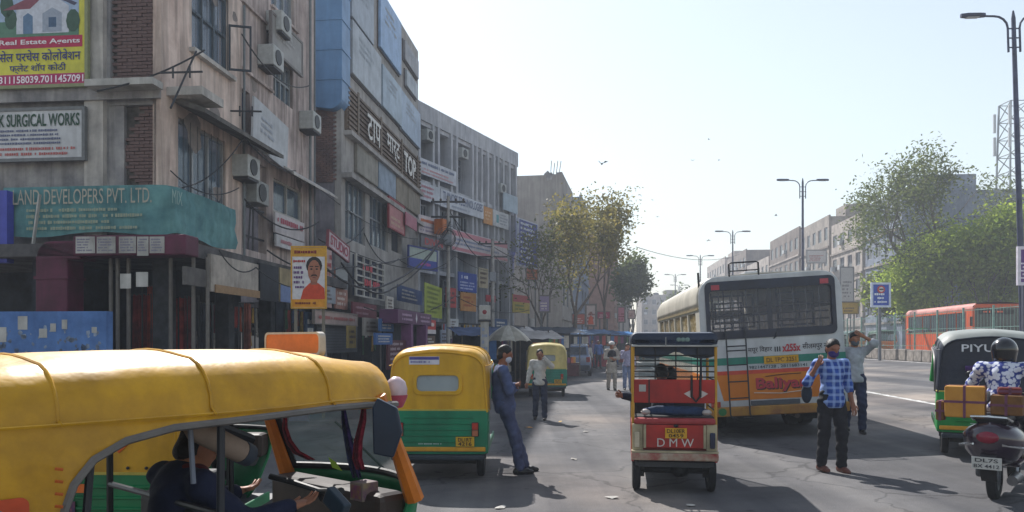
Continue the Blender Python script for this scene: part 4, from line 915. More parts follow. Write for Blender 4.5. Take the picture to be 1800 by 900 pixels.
board(FB, 'signboard', 'pale and blue shop fascia with a magenta word', 719, 768, 432, 468, 1.6, '#a9b6ae', '#3f4a86', bands=((0.0, 1.0, 0.0, 0.45, '#3f4f9e'),), texts=(('~', 0.35, 0.75, 0.08, 0.36, '#c05a9a'),))
board(FB, 'notice_board', 'tall blue notice board full of white lines at the end of the angled block', 912, 945, 384, 465, 0.6, '#35459a', '#c4c9da', scrib=((0.08, 0.92, 0.04, 0.97, 9, '#d4d9ea'),), thick=0.15)
board(FB, 'signboard', 'blue sign above the orange sign on the angled block', 806, 838, 477, 511, 1.4, '#3c55a8', None, texts=(('~', 0.15, 0.6, 0.6, 0.9, '#cfd6ea'),), scrib=((0.08, 0.92, 0.08, 0.55, 3, '#b7c2e2'),))
board(FB, 'signboard', 'faded orange sign hanging under the blue sign', 810, 837, 513, 546, 1.4, '#c08a52', None, scrib=((0.15, 0.85, 0.2, 0.85, 3, '#a85a34'),))
board(FB, 'signboard', 'red and yellow shop sign near the grey-twigged tree', 902, 931, 517, 549, 2.0, '#b8a23c', None, bands=((0.0, 1.0, 0.6, 1.0, '#b0484e'),), scrib=((0.1, 0.9, 0.1, 0.5, 2, '#6d7f2f'),))
board(FB, 'signboard', 'small red sign over the stalls of the angled block', 855, 871, 518, 530, 2.0, '#a83440', None)
board(FB, 'signboard', 'white sheet sign low at the end of the angled block', 897, 912, 486, 505, 0.6, '#b9b6b8', None, scrib=((0.1, 0.9, 0.1, 0.9, 4, '#8c8a92'),))
# lower signs in front of the second building
board(FA, 'signboard', 'white board with red writing turned above the poster', 577, 613, 404, 432, 0.9, '#c6b6bc', '#8a4a54', texts=(('STUDIO', 0.08, 0.94, 0.2, 0.85, '#a12a48'),), tilt=8)
board(FA, 'signboard', 'narrow red-printed vertical strip beside the poster of the man', 574, 583, 438, 540, 1.0, '#b79a98', None, scrib=((0.1, 0.9, 0.1, 0.95, 6, '#a3343e'),))
board(FA, 'signboard', 'orange and white tailor panel with a pale sheet behind the leaning pole', 590, 611, 470, 542, 0.9, '#a8786a', None, bands=((0.0, 1.0, 0.5, 1.0, '#8e9294'),), scrib=((0.1, 0.9, 0.06, 0.45, 3, '#d8c8c0'),))
def grid_sign():
    s0, s1, z0, z1 = frect(FA, 626, 676, 445, 520, 0.7); root = FA.root('grid_sign', 'white framed window grid with big red letters over the shops', 'signboard', s0, z0, None, 0.7); w, h = s1-s0, z1-z0
    holes = [rect(w*(0.04+0.24*i), w*(0.04+0.24*i)+w*0.21, h*(0.04+0.16*j), h*(0.04+0.16*j)+h*0.12) for i in range(4) for j in range(6)]
    MB().plate(rect(0, w, 0, h), holes, 0, 0.06).build('frame', white_m, root); MB().box(0.02, w-0.02, 0.1, 0.14, 0.02, h-0.02).build('backing', flat('#27324a'), root)
    scribble(0.2*w, 0.6*w, 0.6*h, 0.85*h, 1, -0.02, flat('#c2404e'), root); scribble(0.25*w, 0.85*w, 0.22*h, 0.52*h, 1, -0.02, flat('#c2404e'), root)
grid_sign()
board(FA, 'signboard', 'maroon sign with dull lettering below the white window grid', 620, 662, 530, 556, 1.2, '#6a1f34', None, texts=(('~', 0.1, 0.9, 0.5, 0.8, '#b08a94'),), scrib=((0.1, 0.8, 0.12, 0.42, 1, '#a07884'),))
board(FA, 'shop_fascia', 'pale shop fascia with reddish letters above a rolled shutter', 553, 628, 545, 568, 1.2, '#b39c94', '#8a8078', texts=(('~', 0.08, 0.92, 0.25, 0.75, '#b0605a'),))
board(FA, 'rolled_shutter', 'grey rolled shop shutter under the pale fascia', 560, 628, 570, 622, 1.0, '#70747a', None, cat='shutter', bands=tuple((0.0, 1.0, 0.1*k, 0.1*k+0.03, '#585c62') for k in range(10)))
board(FA, 'signboard', 'red sign panel with pink wash beside the upper windows', 684, 711, 346, 398, 0.35, '#b8787a', '#8e3038', scrib=((0.1, 0.9, 0.1, 0.45, 2, '#c9a890'),))
board(FA, 'signboard', 'small pink triangle-topped sign by the air conditioner', 714, 733, 372, 395, 0.5, '#b06a7c', None)
board(FA, 'signboard', 'yellow-green hanging cloth sign over the purple kiosk', 747, 777, 496, 556, 2.2, '#9aa83e', None, scrib=((0.1, 0.9, 0.1, 0.95, 6, '#6a7a2a'),), thick=0.03)
board(FA, 'signboard', 'red and white board on a post next to the purple kiosk', 742, 766, 560, 586, 3.0, '#c23c34', None, bands=((0.0, 1.0, 0.0, 0.3, '#d4cccc'),), texts=(('~', 0.1, 0.9, 0.42, 0.9, '#e2d4d0'),), thick=0.05)
board(FA, 'signboard', 'maroon standing board with white lines beside the orange roof board', 682, 714, 598, 650, 3.0, '#5a2030', None, scrib=((0.1, 0.9, 0.1, 0.95, 5, '#b8a4aa'),))
def kiosk():
    s0, s1, z0, z1 = frect(FA, 694, 754, 543, 568, 3.0); root = FA.root('kiosk', 'purple kiosk portal with a pale diamond badge and two slanted legs', 'kiosk', s0, 0.13, None, 3.0); w = s1-s0; z0 -= 0.13; z1 -= 0.13
    pm = mat('purple_board', '#5b2f58', 0.5, var=0.2, scale=2)
    MB().box(0, w, -0.1, 0.5, z0, z1).build('header', pm, root, bevel=0.02)
    for x, dx in ((w*0.34, -0.25), (w*0.75, 0.25)): MB().beam((x, 0, 0), (x+dx*0.5, 0, z0), 0.34, 0.3).build('leg', mat('kiosk_leg', '#7a4a76', 0.5, var=0.2), root)
    d = (z1-z0)*0.42; cx, cz = w*0.5, (z0+z1)/2
    MB().add([(cx, -0.108, cz-d), (cx+d*0.7, -0.108, cz), (cx, -0.108, cz+d), (cx-d*0.7, -0.108, cz)], [(0, 1, 2, 3)]).build('badge', flat('#d3cdd2'), root)
    scribble(w*0.1, w*0.4, z0+0.08, z1-0.08, 2, -0.11, flat('#b79ab4'), root); scribble(w*0.62, w*0.95, z0+0.08, z1-0.08, 2, -0.11, flat('#b79ab4'), root)
    MB().box(w*0.1, w*0.95, 0.5, 0.56, 0, z0).build('back_panel', dk, root)
kiosk()

more = [(FA, 560, 590, 500, 530, 1.3, '#8a929c', 'grey tin sign beside the leaning pole'), (FA, 640, 668, 558, 590, 2.2, '#98938c', 'pale goods rack panel under the maroon sign'), (FA, 668, 692, 560, 582, 2.6, '#3c6aa0', 'small blue board left of the purple kiosk'), (FA, 660, 690, 585, 606, 3.2, '#2f5f9c', 'low blue counter front left of the kiosk'),
        (FA, 680, 692, 520, 545, 1.2, '#c6c2bc', 'white slip sign over the kiosk'), (FA, 700, 742, 500, 528, 1.0, '#2c4a7e', 'dark blue shop panel above the purple kiosk'), (FB, 785, 802, 505, 540, 2.0, '#b04a4a', 'red flag-like sign near the utility pole'), (FB, 790, 806, 560, 580, 3.0, '#c0c4c8', 'white card sign over the tarpaulin stall'), (FB, 842, 858, 470, 505, 1.2, '#b2a890', 'beige cloth hung on the angled block'),
        (FB, 870, 892, 560, 585, 3.0, '#36527a', 'blue sheet hung behind the umbrella'), (FB, 775, 790, 580, 606, 3.5, '#9aa3b4', 'pale framed card near the parked auto rickshaw'), (FA, 612, 626, 572, 612, 1.6, '#b39a5a', 'narrow ochre poster beside the shutter'), (FB, 745, 765, 590, 612, 4.0, '#6a5648', 'brown crate front beside the red board'), (FA, 398, 420, 540, 585, -0.6, '#39465c', 'dim blue shop cabinet deep in the dark shop'),
        (FA, 440, 462, 545, 590, -0.4, '#57504c', 'dim shelf unit deep in the dark shop'), (FA, 472, 482, 540, 570, -0.2, '#8f959c', 'small pale card in the dark shop'), (FA, 538, 552, 548, 612, 1.0, '#2f4660', 'blue shop door beside the poster')]
for f_, a_, b_, t_, bt_, o_, c_, lb_ in more: board(f_, 'shop_sign', lb_, a_, b_, t_, bt_, o_, c_, None, scrib=((0.12, 0.88, 0.15, 0.85, 3, '#c9c6c2' if int(c_[1:3], 16) < 0x80 else '#5a4a48'),))
# ---- blocks behind the trees and further round the bend
def face_block(px, Y, pyt, length, depth, name, label, m, floors, cols, seed, d=(0.17, 1), clutter=True):
    x = (px-CX)*Y/FPX; f = Facade((x, Y), d); return block(f, name, label, 0, length, EYE+(HY-pyt)*Y/FPX-0.7, depth, m, floors, cols, 0.55, None, clutter=clutter, seed=seed, group='blocks beyond the angled one')
b4 = mat('plain_cement', '#a8a29c', 0.9, col2='#8a8580', scale=0.5, streak=0.35); b5 = mat('blue_cement', '#8490a4', 0.9, col2='#6c7688', scale=0.6, streak=0.3)
bbr = mat('brown_brick_wall', '#a07c6c', 0.9, col2='#83665a', scale=1.4, streak=0.3)
face_block(988, 62, 302, 9, 11, 'town_block', 'blank-sided cement block with rooftop rubble behind the yellowing tree', b4, 4, 3, 41, clutter=False)
face_block(1022, 80, 342, 10, 9, 'town_block', 'blue-grey block stepping up behind the tree crowns', b5, 4, 3, 42)
face_block(1080, 98, 408, 12, 9, 'town_block', 'brown brick-faced block just before the road bends away', bbr, 4, 4, 43, clutter=False)
face_block(1104, 135, 470, 16, 9, 'town_block', 'hazy grey block beyond the brown brick one', b4, 4, 4, 44, clutter=False)
def roof_junk():
    p = at(975, 300, 61.5); root = thing('roof_rubble', 'broken parapet with rods and a leaning ladder on the blank-sided block roof', 'rubble', (p.x-0.3, 62.4, p.z-0.68))
    rnd = random.Random(4)
    for k in range(9): MB().cbox((rnd.uniform(-0.3, 0.8), rnd.uniform(-0.2, 0.5), 0.15+rnd.uniform(0, 0.5)), (0.4, 0.3, 0.35), rot=Matrix.Rotation(rnd.uniform(0, 3), 3, 'Y')).build('brick_lump', conc, root)
    for k in range(4): MB().beam((k*0.2, 0, 0), (k*0.25+0.1, 0, 1.2+rnd.uniform(0, .5)), 0.05).build('rod', iron, root)
roof_junk()

# ================================================================== vehicles
rubber = mat('rubber', '#17181a', 0.85, var=0.3, scale=8, bump=0.2, bscale=40)
steel = mat('wheel_steel', '#8c8f92', 0.45, var=0.3, scale=6, metal=0.5)
black_m = flat('#141518', 0.5); chrome = flat('#b9bcc0', 0.25, metal=0.9)
def wheel(parent, c, r, w, axis='Y', rim=steel):
    """tyre with shoulders, dished rim and hub"""
    M = Matrix.Translation(c) @ (Matrix.Rotation(PI/2, 4, 'X') if axis == 'Y' else Matrix.Rotation(PI/2, 4, 'Y'))
    t = MB().lathe([(r*0.6, -w*0.45), (r*0.82, -w*0.5), (r*0.96, -w*0.4), (r, -w*0.18), (r, w*0.18), (r*0.96, w*0.4), (r*0.82, w*0.5), (r*0.6, w*0.45), (r*0.6, -w*0.45)], 24, M).build('wheel', rubber, parent, smooth=True)
    MB().lathe([(0, -w*0.3), (r*0.2, -w*0.34), (r*0.24, -w*0.2), (r*0.5, -w*0.16), (r*0.62, -w*0.44), (r*0.62, w*0.44), (r*0.5, w*0.16), (r*0.24, w*0.2), (r*0.2, w*0.34), (0, w*0.3)], 20, M).build('rim', rim, t, smooth=True)
    return t
def arch(w, zb, zt, n_side=4, rc=0.24, tum=0.04, crown=0.03):
    """half-open hoop: (y, z) points from the right foot over the roof to the other foot"""
    pts = []; zc = max(zb+0.01, zt-rc)
    for k in range(n_side): f = k/n_side; pts.append((-w+tum*f, zb+(zc-zb)*f))
    for k in range(7): a = R(180-90*k/6); pts.append((-w+tum+rc+rc*math.cos(a), zc+(rc-crown)*math.sin(a)))
    for k in (1, 2, 3): f = k/3; pts.append(((-w+tum+rc)*(1-f), zt-crown+crown*math.sin(f*PI/2)))
    return pts + [(-y, z) for y, z in reversed(pts[:-1])]
HOOD = [(-1.25, .60, .86, 1.60), (-1.20, .625, .86, 1.655), (-1.12, .635, .86, 1.68), (-1.0, .64, .86, 1.69), (-.93, .64, .86, 1.695), (-.915, .64, 1.12, 1.697), (-.88, .64, 1.22, 1.70), (-.81, .64, 1.305, 1.703), (-.69, .64, 1.365, 1.706),
        (-.5, .64, 1.40, 1.71), (-.2, .638, 1.41, 1.71), (0.05, .635, 1.42, 1.71), (.3, .625, 1.43, 1.705), (.5, .61, 1.43, 1.69), (.64, .595, 1.425, 1.66), (.73, .575, 1.42, 1.60)]
def auto_rickshaw(name, label, loc, heading, hood, body, trim='#c8791e', roof=None, window=True, plate='#d0a21e', group=None, stripe='#cf9420', inside='#4a4642', pillar=None, scale=1.0, sticker=None, rear_text=None, hood2=None):
    root = thing(name, label, 'auto rickshaw', loc, heading, group); root.scale = (scale,)*3
    hm = mat('hood_'+hood[1:], hood, 0.42, col2=hood2, var=0.14, scale=3.4, bump=0.6, bscale=4.0, spec=0.4, streak=0.3, detail=9); bm_ = mat('tub_'+body[1:], body, 0.42, var=0.22, scale=1.6, streak=0.25, spec=0.4)
    pm = flat(pillar or trim, 0.45); im = mat('lining_'+inside[1:], inside, 0.9, var=0.2)
    # ---- hood
    rings = [[(x, y, z) for y, z in arch(w, zb, zt)] for x, w, zb, zt in HOOD]
    mb = MB(); mb.loft(rings, closed=False); o = mb.build('hood', hm, root, smooth=True, sharp=60)
    sd_ = o.modifiers.new('thick', 'SOLIDIFY'); sd_.thickness = 0.022; sd_.offset = -1
    if roof:
        cap = MB(); cap.loft([[(x, y*1.015, z+0.012) for y, z in arch(w, zb, zt)[6:-6]] for x, w, zb, zt in HOOD], closed=False); c = cap.build('roof_cover', mat('roof_'+roof[1:], roof, 0.55, var=0.15, scale=2, streak=0.1), root, smooth=True)
    outer = [(y, z) for y, z in arch(.60, .86, 1.60)]
    Mx = Matrix(((0, 1, 0, -1.25), (1, 0, 0, 0), (0, 0, 1, 0), (0, 0, 0, 1)))   # plate (x, y, z) -> (depth, across, up)
    hole = [rrect(-.27, .27, 1.12, 1.33, 0.06)] if window else []
    rw = MB().plate(outer, hole, -0.012, 0.012, Mx).build('rear_panel', hm, root)
    if window:
        MB().plate(rrect(-.31, .31, 1.08, 1.37, .08), [rrect(-.262, .262, 1.128, 1.322, .055)], -0.035, -0.013, Mx).build('window_frame', hm, root, bevel=0.008)
        MB().plate(rrect(-.268, .268, 1.122, 1.328, .058), [], -0.006, 0.004, Mx).build('rear_window', glass_mat('film', '#aeb8bd', 0.55, 0.2), root)
    # piping along the rear edge and the door openings
    MB().tube([(x-0.02, y*1.01, z+0.004) for (y, z), x in zip(arch(.61, .86, 1.61), [-1.24]*40)], 0.014, 6).build('piping', hm, root, smooth=True)
    for s in (0, -1):
        MB().tube([(r[s][0], r[s][1]*1.0, r[s][2]) for r in rings[4:]], 0.016, 6).build('opening_rim', flat('#6e6a66', 0.5), root, smooth=True)
    MB().tube([(x+0.008, y*1.01, z+0.004) for y, z in arch(.572, 1.42, 1.60)], 0.02, 6).build('front_rim', pm, root, smooth=True)
    for xb, wb_, zt_ in ((-.92, .637, 1.695), (-.32, .64, 1.71), (.3, .625, 1.705)): MB().tube([(xb, y*1.004, z+0.002) for y, z in arch(wb_, 1.44, zt_)], 0.007, 5).build('roof_bow', hm, root, smooth=True)
    # a fold seam low on the side of the roof
    for s in (1, -1): MB().tube([(x, s*(w-0.008), max(zb+0.01, 1.425)+0.02) for x, w, zb, zt in HOOD[:-1]], 0.006, 5).build('seam', hm, root, smooth=True)
    # ---- tub
    side = [(-1.22, .34), (.55, .34), (.55, .43), (-.60, .43), (-.74, .52), (-.85, .70), (-.885, .895), (-1.22, .895)]
    for s in (1, -1):
        M = Matrix.Translation((0, s*.615, 0)); q = MB().plate(side, [], -.015, .015, M).build('side_panel', bm_, root, bevel=0.01)
        MB().box(-1.18, -.92, s*.632-.004, s*.632+.004, .60, .74).build('panel_recess', bm_, q)
        MB().tube([(-.88, s*.625, .885), (-1.24, s*.625, .885)], .012, 6).build('belt_bead', flat('#b7a84a', .5), root)
    rp = MB().plate(rrect(-.62, .62, .34, .895, .05), [], -.02, .02, Mx).build('tailgate', bm_, root, bevel=.012)
    for k in range(5): MB().tube([(-1.275, -.45, .50+.075*k), (-1.275, .42, .50+.075*k)], .012, 6).build('rib', bm_, rp, smooth=True)
    MB().tube([(-1.262, -.615, .888), (-1.262, .615, .888)], .012, 6).build('belt_bead', flat('#b7a84a', .5), root)
    MB().box(-1.30, -1.255, -.60, .60, .375, .43).build('bumper', flat(stripe, .5), root, bevel=.012)
    MB().box(-1.34, -1.20, -.58, .58, .27, .335).build('bumper', flat('#26303a', .6), root, bevel=.02)
    for s in (-1, 1):
        l = MB().box(-1.30, -1.272, s*.47-.045, s*.47+.045, .56, .74).build('tail_light', flat('#38211f', .4), root, bevel=.015)
        MB().box(-1.312, -1.30, s*.47-.035, s*.47+.035, .65, .73).build('lens', flat('#b5382a', .25), l); MB().box(-1.312, -1.30, s*.47-.035, s*.47+.035, .57, .64).build('lens', flat('#b06a4a', .25), l)
    pl = MB().box(-1.31, -1.30, -.46, -.23, .44, .56).build('number_plate', flat(plate, .5), root); 
    Mr = Matrix.Rotation(-PI/2, 4, 'Z')                     # xz print facing -y -> facing -x
    Mr = Matrix(((0, 1, 0, 0), (-1, 0, 0, 0), (0, 0, 1, 0), (0, 0, 0, 1)))
    for tx, z0, z1 in (('DL1RT', .502, .548), ('4216', .45, .496)): letters(tx, .26, .43, z0, z1, -1.312, flat('#3a2a10'), pl, M=Mr, bold=.02)
    scribble(-.24, .18, .455, .485, 1, -1.285, flat('#9fb8b0'), root, M=Mr)
    if sticker:
        st = MB().box(-1.2655, -1.2635, -.02, .36, 1.46, 1.56).build('sticker', flat('#c8c6d2', .5), root); scribble(-.34, 0.0, 1.47, 1.515, 1, -1.268, flat('#7a77a8'), st, M=Mr)
        MB().box(-1.2675, -1.266, -.015, .355, 1.52, 1.555).build('sticker_band', flat('#4b4590', .5), st)
    if rear_text: letters(rear_text, -.34, .26, 1.42, 1.52, -1.272, flat('#d6d8dc', .5), root, M=Mr, bold=.012)
    # ---- floor, seats, partition
    MB().box(-1.2, .95, -.6, .6, .30, .335).build('floor', flat('#3a3c40'), root)
    MB().box(-1.12, -.72, -.56, .56, .336, .62).build('seat_box', bm_, root)
    MB().box(-1.12, -.66, -.56, .56, .625, .74).build('rear_seat', mat('seat_vinyl', '#2b3038', .5, var=.3, scale=5), root, bevel=.03)
    MB().box(-1.2, -1.05, -.55, .55, .745, 1.12).build('seat_back', MATS['seat_vinyl'], root, bevel=.04)
    MB().box(-.12, .22, -.3, .3, .336, .60).build('driver_seat_box', flat('#33363c'), root)
    MB().box(-.14, .24, -.32, .32, .605, .69).build('driver_seat', MATS['seat_vinyl'], root, bevel=.03)
    MB().box(-.24, -.16, -.28, .28, .70, 1.0).build('driver_backrest', MATS['seat_vinyl'], root, bevel=.035)
    for s in (-1, 1):
        MB().tube([(-.26, s*.56, .336), (-.26, s*.57, 1.42)], .018, 8).build('post', flat('#2d3036', .4), root); MB().tube([(-.84, s*.58, .75), (-.80, s*.58, 1.28)], .016, 8).build('post', flat('#2d3036', .4), root)
    MB().tube([(-.26, -.56, 1.0), (-.26, .56, 1.0)], .016, 8).build('cross_rail', flat('#2d3036', .4), root)
    # ---- nose: cowl, windscreen, pillars
    def nose(z, hw, x0, xn): return [(x0, -hw, z)] + [(x0+(xn-x0)*math.sin(a), -hw*math.cos(a), z) for a in np.linspace(0.15, PI-0.15, 13)] + [(x0, hw, z)]
    mb = MB(); mb.loft([nose(.30, .34, .72, 1.02), nose(.45, .44, .74, 1.10), nose(.70, .53, .78, 1.13), nose(.90, .575, .82, 1.10), nose(.955, .575, .83, 1.07)], closed=False)
    c = mb.build('cowl', flat(trim if pillar is None else body, .4), root, smooth=True, sharp=60); m_ = c.modifiers.new('thick', 'SOLIDIFY'); m_.thickness = .02
    MB().add([nose(.30, .32, .72, 1.0)[k] for k in range(15)], [tuple(range(15))]).build('cowl_floor', flat('#222428'), root)
    def ws(u, v): hw = .575+(.55-.575)*v; x = (.85+.22*(1-u*u))*(1-v)+(.65+.13*(1-u*u))*v; return Vector((x, hw*u, .955+(1.47-.955)*v))
    us = np.linspace(-.97, .97, 15); vs_ = np.linspace(0.03, .97, 8)
    g = MB(); g.loft([[ws(u, v) for u in us] for v in vs_], closed=False); g.build('windscreen', glass_mat('screen_glass', '#8fb5b2', 0.42, 0.05), root, smooth=True)  # pale teal in the glass colour stands in for reflections on the screen
    loop = [ws(u, .03) for u in us] + [ws(.97, v) for v in vs_] + [ws(u, .97) for u in reversed(us)] + [ws(-.97, v) for v in reversed(vs_)]
    MB().tube(loop+loop[:1], .022, 8).build('gasket', black_m, root, smooth=True)
    for s in (-1, 1):
        MB().tube([ws(s, v)+Vector((-.03, s*.015, 0)) for v in (-.1, .25, .5, .75, 1.0)], [.05, .042, .036, .034, .034], 8, sq=(1, 1.1)).build('pillar', pm, root, smooth=True)
    MB().box(.66, .86, -.52, .52, .72, .94).build('dashboard', mat('dash_brown', '#3f332d', .5, var=.25, scale=3), root, bevel=.04)
    MB().tube([(.55, -.34, .96), (.62, -.2, .93), (.66, 0, .9), (.62, .2, .93), (.55, .34, .96)], .018, 8).build('handlebar', black_m, root, smooth=True)
    MB().tube([(.66, 0, .9), (.95, 0, .42)], .03, 8).build('steering_column', black_m, root)
    MB().tube([ws(-.1, .03)+Vector((.03, 0, 0)), ws(.35, .6)+Vector((.03, 0, 0))], .008, 6).build('wiper', black_m, root)
    for s in (-1, 1): MB().lathe([(0, -.05), (.07, -.05), (.085, 0), (.07, .02), (0, .03)], 14, Matrix.Translation((1.04, s*.3, .66)) @ Matrix.Rotation(PI/2, 4, 'Y')).build('headlamp', chrome, root, smooth=True)
    # ---- wheels
    for s in (-1, 1):
        wheel(root, (-.85, s*.52, .20), .20, .10)
        MB().loft([[( -.85+.27*math.cos(a), s*y, .24+.27*math.sin(a)) for a in np.linspace(0.1, PI-.1, 9)] for y in (.44, .60)], closed=False).build('wheel_arch', black_m, root)
    MB().box(-.95, -.75, -.46, .46, .17, .24).build('rear_axle', black_m, root)
    wheel(root, (1.02, 0, .20), .20, .10)
    MB().loft([[(1.02+.25*math.cos(a), y, .22+.25*math.sin(a)) for a in np.linspace(0.1, PI-.1, 9)] for y in (-.08, .08)], closed=False).build('mudguard', bm_, root)
    for s in (-1, 1): MB().tube([(1.02, s*.07, .20), (.97, s*.06, .55)], .02, 6).build('fork', black_m, root)
    return root
def hdg(dx): return math.atan2(1, dx)
# the auto driving past close by
A1P = Vector((-1.52, 4.02, 0.0)); A1H = R(49)
fg = auto_rickshaw('auto_rickshaw', 'big yellow-hooded auto rickshaw close to the viewer with tassels in its windscreen', A1P, A1H, '#d8a212', '#0f7a4a', trim='#d0781a', pillar='#c8701c', hood2='#ad7d0c', inside='#3b3a3a')
A1M = Matrix.Translation(A1P) @ Matrix.Rotation(A1H, 4, 'Z'); A1I = A1M.inverted()
def a1(px, py, Y): return A1I @ at(px, py, Y)
def fg_extras():
    r = fg
    # roof board with pale rim
    M = Matrix.Translation((.62, .20, 1.68)) @ Matrix.Rotation(R(-90), 4, 'Z')
    rb = MB().plate(rrect(-.27, .27, 0, .115, .03), [], -.015, .015, M).build('roof_board', flat('#d2701a', .5), r); MB().plate(rrect(-.278, .278, -.01, .123, .032), [rrect(-.266, .266, .003, .111, .028)], -.02, .02, M).build('rim', flat('#b9b2a6', .5), rb)
    # door mirror, and the pale-pink dome of a round mirror in front
    mr = MB(); mr.plate([(-.07, -.13), (.03, -.15), (.075, -.02), (.05, .10), (-.05, .15), (-.075, .1)], [], -.012, .02, Matrix.Translation(a1(681, 752, 3.98)) @ Matrix.Rotation(-A1H, 4, 'Z'))
    mr.build('mirror', mat('navy_plastic', '#17283c', .4, var=.2), r, bevel=.008)
    d = a1(696, 690, 4.35); dm = MB(); dm.lathe([(0, -.085), (.035, -.075), (.058, -.03), (.062, .02), (.05, .06), (.02, .085), (0, .088)], 18, Matrix.Translation(d))
    o = dm.build('round_mirror', flat('#c9b2b6', .35), r, smooth=True); MB().lathe([(0, -.09), (.037, -.08), (.0605, -.03), (.0640, -.012), (.0, -.012)], 18, Matrix.Translation(d)).build('dome_band', flat('#b04a5e', .35), o, smooth=True)
    MB().tube([d+Vector((0, 0, -.07)), d+Vector((-.12, 0, -.14))], .012, 6).build('dome_stalk', black_m, r)
    # rolled curtain with a grey end, its strap post
    p0, p1 = a1(333, 750, 3.5), a1(430, 797, 3.8); cu = MB().tube([p0+(p1-p0)*t for t in (0, .1, .5, .9, 1)], [.035, .052, .054, .054, .05], 14).build('rolled_curtain', mat('beige_canvas', '#9a8778', .8, var=.2, scale=3), r, smooth=True)
    dv = (p1-p0).normalized(); MB().tube([p1-dv*.03, p1+dv*.03], [.058, .055], 14).build('curtain_cap', flat('#3a4350'), cu, smooth=True)
    MB().tube([a1(334, 745, 3.48), a1(340, 850, 3.48)], .012, 8).build('strap_post', flat('#7c8494', .4), r)
    MB().tube([a1(405, 720, 4.1), a1(407, 900, 4.1)], .014, 8).build('post', flat('#20242c', .4), r)
    MB().tube([a1(330, 732, 3.7), a1(440, 772, 4.3)], .03, 8).build('dark_roll', flat('#1c1f28'), r, smooth=True)
    # tassels
    def tassel(pts, r0, cols, nm='tassel'):
        P = [a1(*p) for p in pts]; n = len(P)
        for k in range(7):
            off = Vector((math.cos(k*.9)*r0*.6, math.sin(k*.9)*r0*.6, 0)); MB().tube([p+off*(0.3+i/n)*1.3 for i, p in enumerate(P)], [r0*.42*(.7 if i == 0 else (1 if i < n-1 else .35)) for i in range(n)], 5).build(nm, mat('thread_'+cols[k % len(cols)][1:], cols[k % len(cols)], .9, var=.4, scale=20, bump=.5, bscale=60), r, smooth=True)
    tassel([(502, 725, 4.85), (501, 752, 4.85), (508, 775, 4.85), (522, 795, 4.83), (548, 808, 4.82)], .022, ['#7a1422', '#4e0f1c', '#8e2430'])
    tassel([(604, 720, 4.5), (607, 745, 4.5), (613, 775, 4.48), (620, 810, 4.46), (628, 840, 4.45)], .026, ['#1f2a58', '#16203e', '#3a2f6a'])
    tassel([(640, 714, 4.4), (638, 740, 4.4), (630, 775, 4.4), (628, 805, 4.4), (634, 825, 4.4)], .026, ['#7a1430', '#5a1028', '#93283e'])
    # sticker and leaflets inside the screen, little box, phone on the bar
    MB().add([a1(508, 722, 4.8), a1(543, 722, 4.72), a1(543, 740, 4.72), a1(508, 740, 4.8)], [(0, 1, 2, 3)]).build('sticker', flat('#a9bedc'), r)
    MB().add([a1(577, 803, 4.62), a1(590, 812, 4.6), a1(602, 828, 4.58), a1(584, 822, 4.6)], [(0, 1, 2, 3)]).build('leaflet', flat('#9cc23a'), r)
    b = a1(640, 862, 4.32); bx = MB().cbox(b, (.11, .11, .1)).build('offering_box', mat('printed_box', '#8a8062', .5, col2='#6a4a66', scale=14), r, bevel=.006)
    MB().cbox(b+Vector((-.057, 0, 0)), (.004, .08, .07)).build('print', mat('box_print', '#8a6a3a', .5, col2='#7a2f6a', scale=25), bx)
    ph = a1(592, 884, 3.95); MB().cbox(ph, (.05, .16, .09), rot=Matrix.Rotation(.5, 3, 'X')).build('mobile_phone', flat('#2f3f4c', .3), r, bevel=.008)
    # laced edge and the printed panel on the rear quarter
    for k in range(7): z = 1.02+.045*k; MB().tube([(-.95, -.655, z), (-.925, -.66, z-.006)], .006, 5).build('lace', flat('#b85a1a'), r)
    q = MB().plate(rrect(-1.235, -1.03, .92, 1.2, .03), [], -.004, .004, Matrix.Translation((0, -.642, 0))).build('printed_panel', flat('#c24a24', .5), r)
    MB().add([(x, -.6475, z) for x, z in ((-1.2, .925), (-1.07, .925), (-1.06, 1.0), (-1.08, 1.06), (-1.10, 1.15), (-1.13, 1.17), (-1.155, 1.1), (-1.18, 1.03))], [tuple(range(8))]).build('print', mat('figure_print', '#8f959c', .6, col2='#7a7f8c', scale=12), q)
fg_extras()
# one more behind it, seen through its passenger opening
bg = auto_rickshaw('auto_rickshaw', 'yellow and green auto rickshaw standing behind the nearest one, seen through its opening', (-2.78, 6.57, 0), R(88), '#c2930f', '#0f7a4a', pillar='#c8701c', scale=0.97, window=False)
MB().box(-1.288, -1.284, .02, .25, .76, .82).build('reflector_strip', flat('#d2691e'), bg); MB().box(-1.292, -1.286, .10, .27, .46, .70).build('sticker', mat('bg_sticker', '#7a3348', .5, col2='#232c58', scale=22), bg)
MB().beam((-1.268, -.18, 1.05), (-1.268, -.36, 1.22), .05, .008, up=(1, 0, 0)).build('ribbon', flat('#d2601c'), bg)
for k in range(9): MB().ball((-1.272, -.52+.13*k, .93), .012, 6, 4).build('stud', iron, bg)
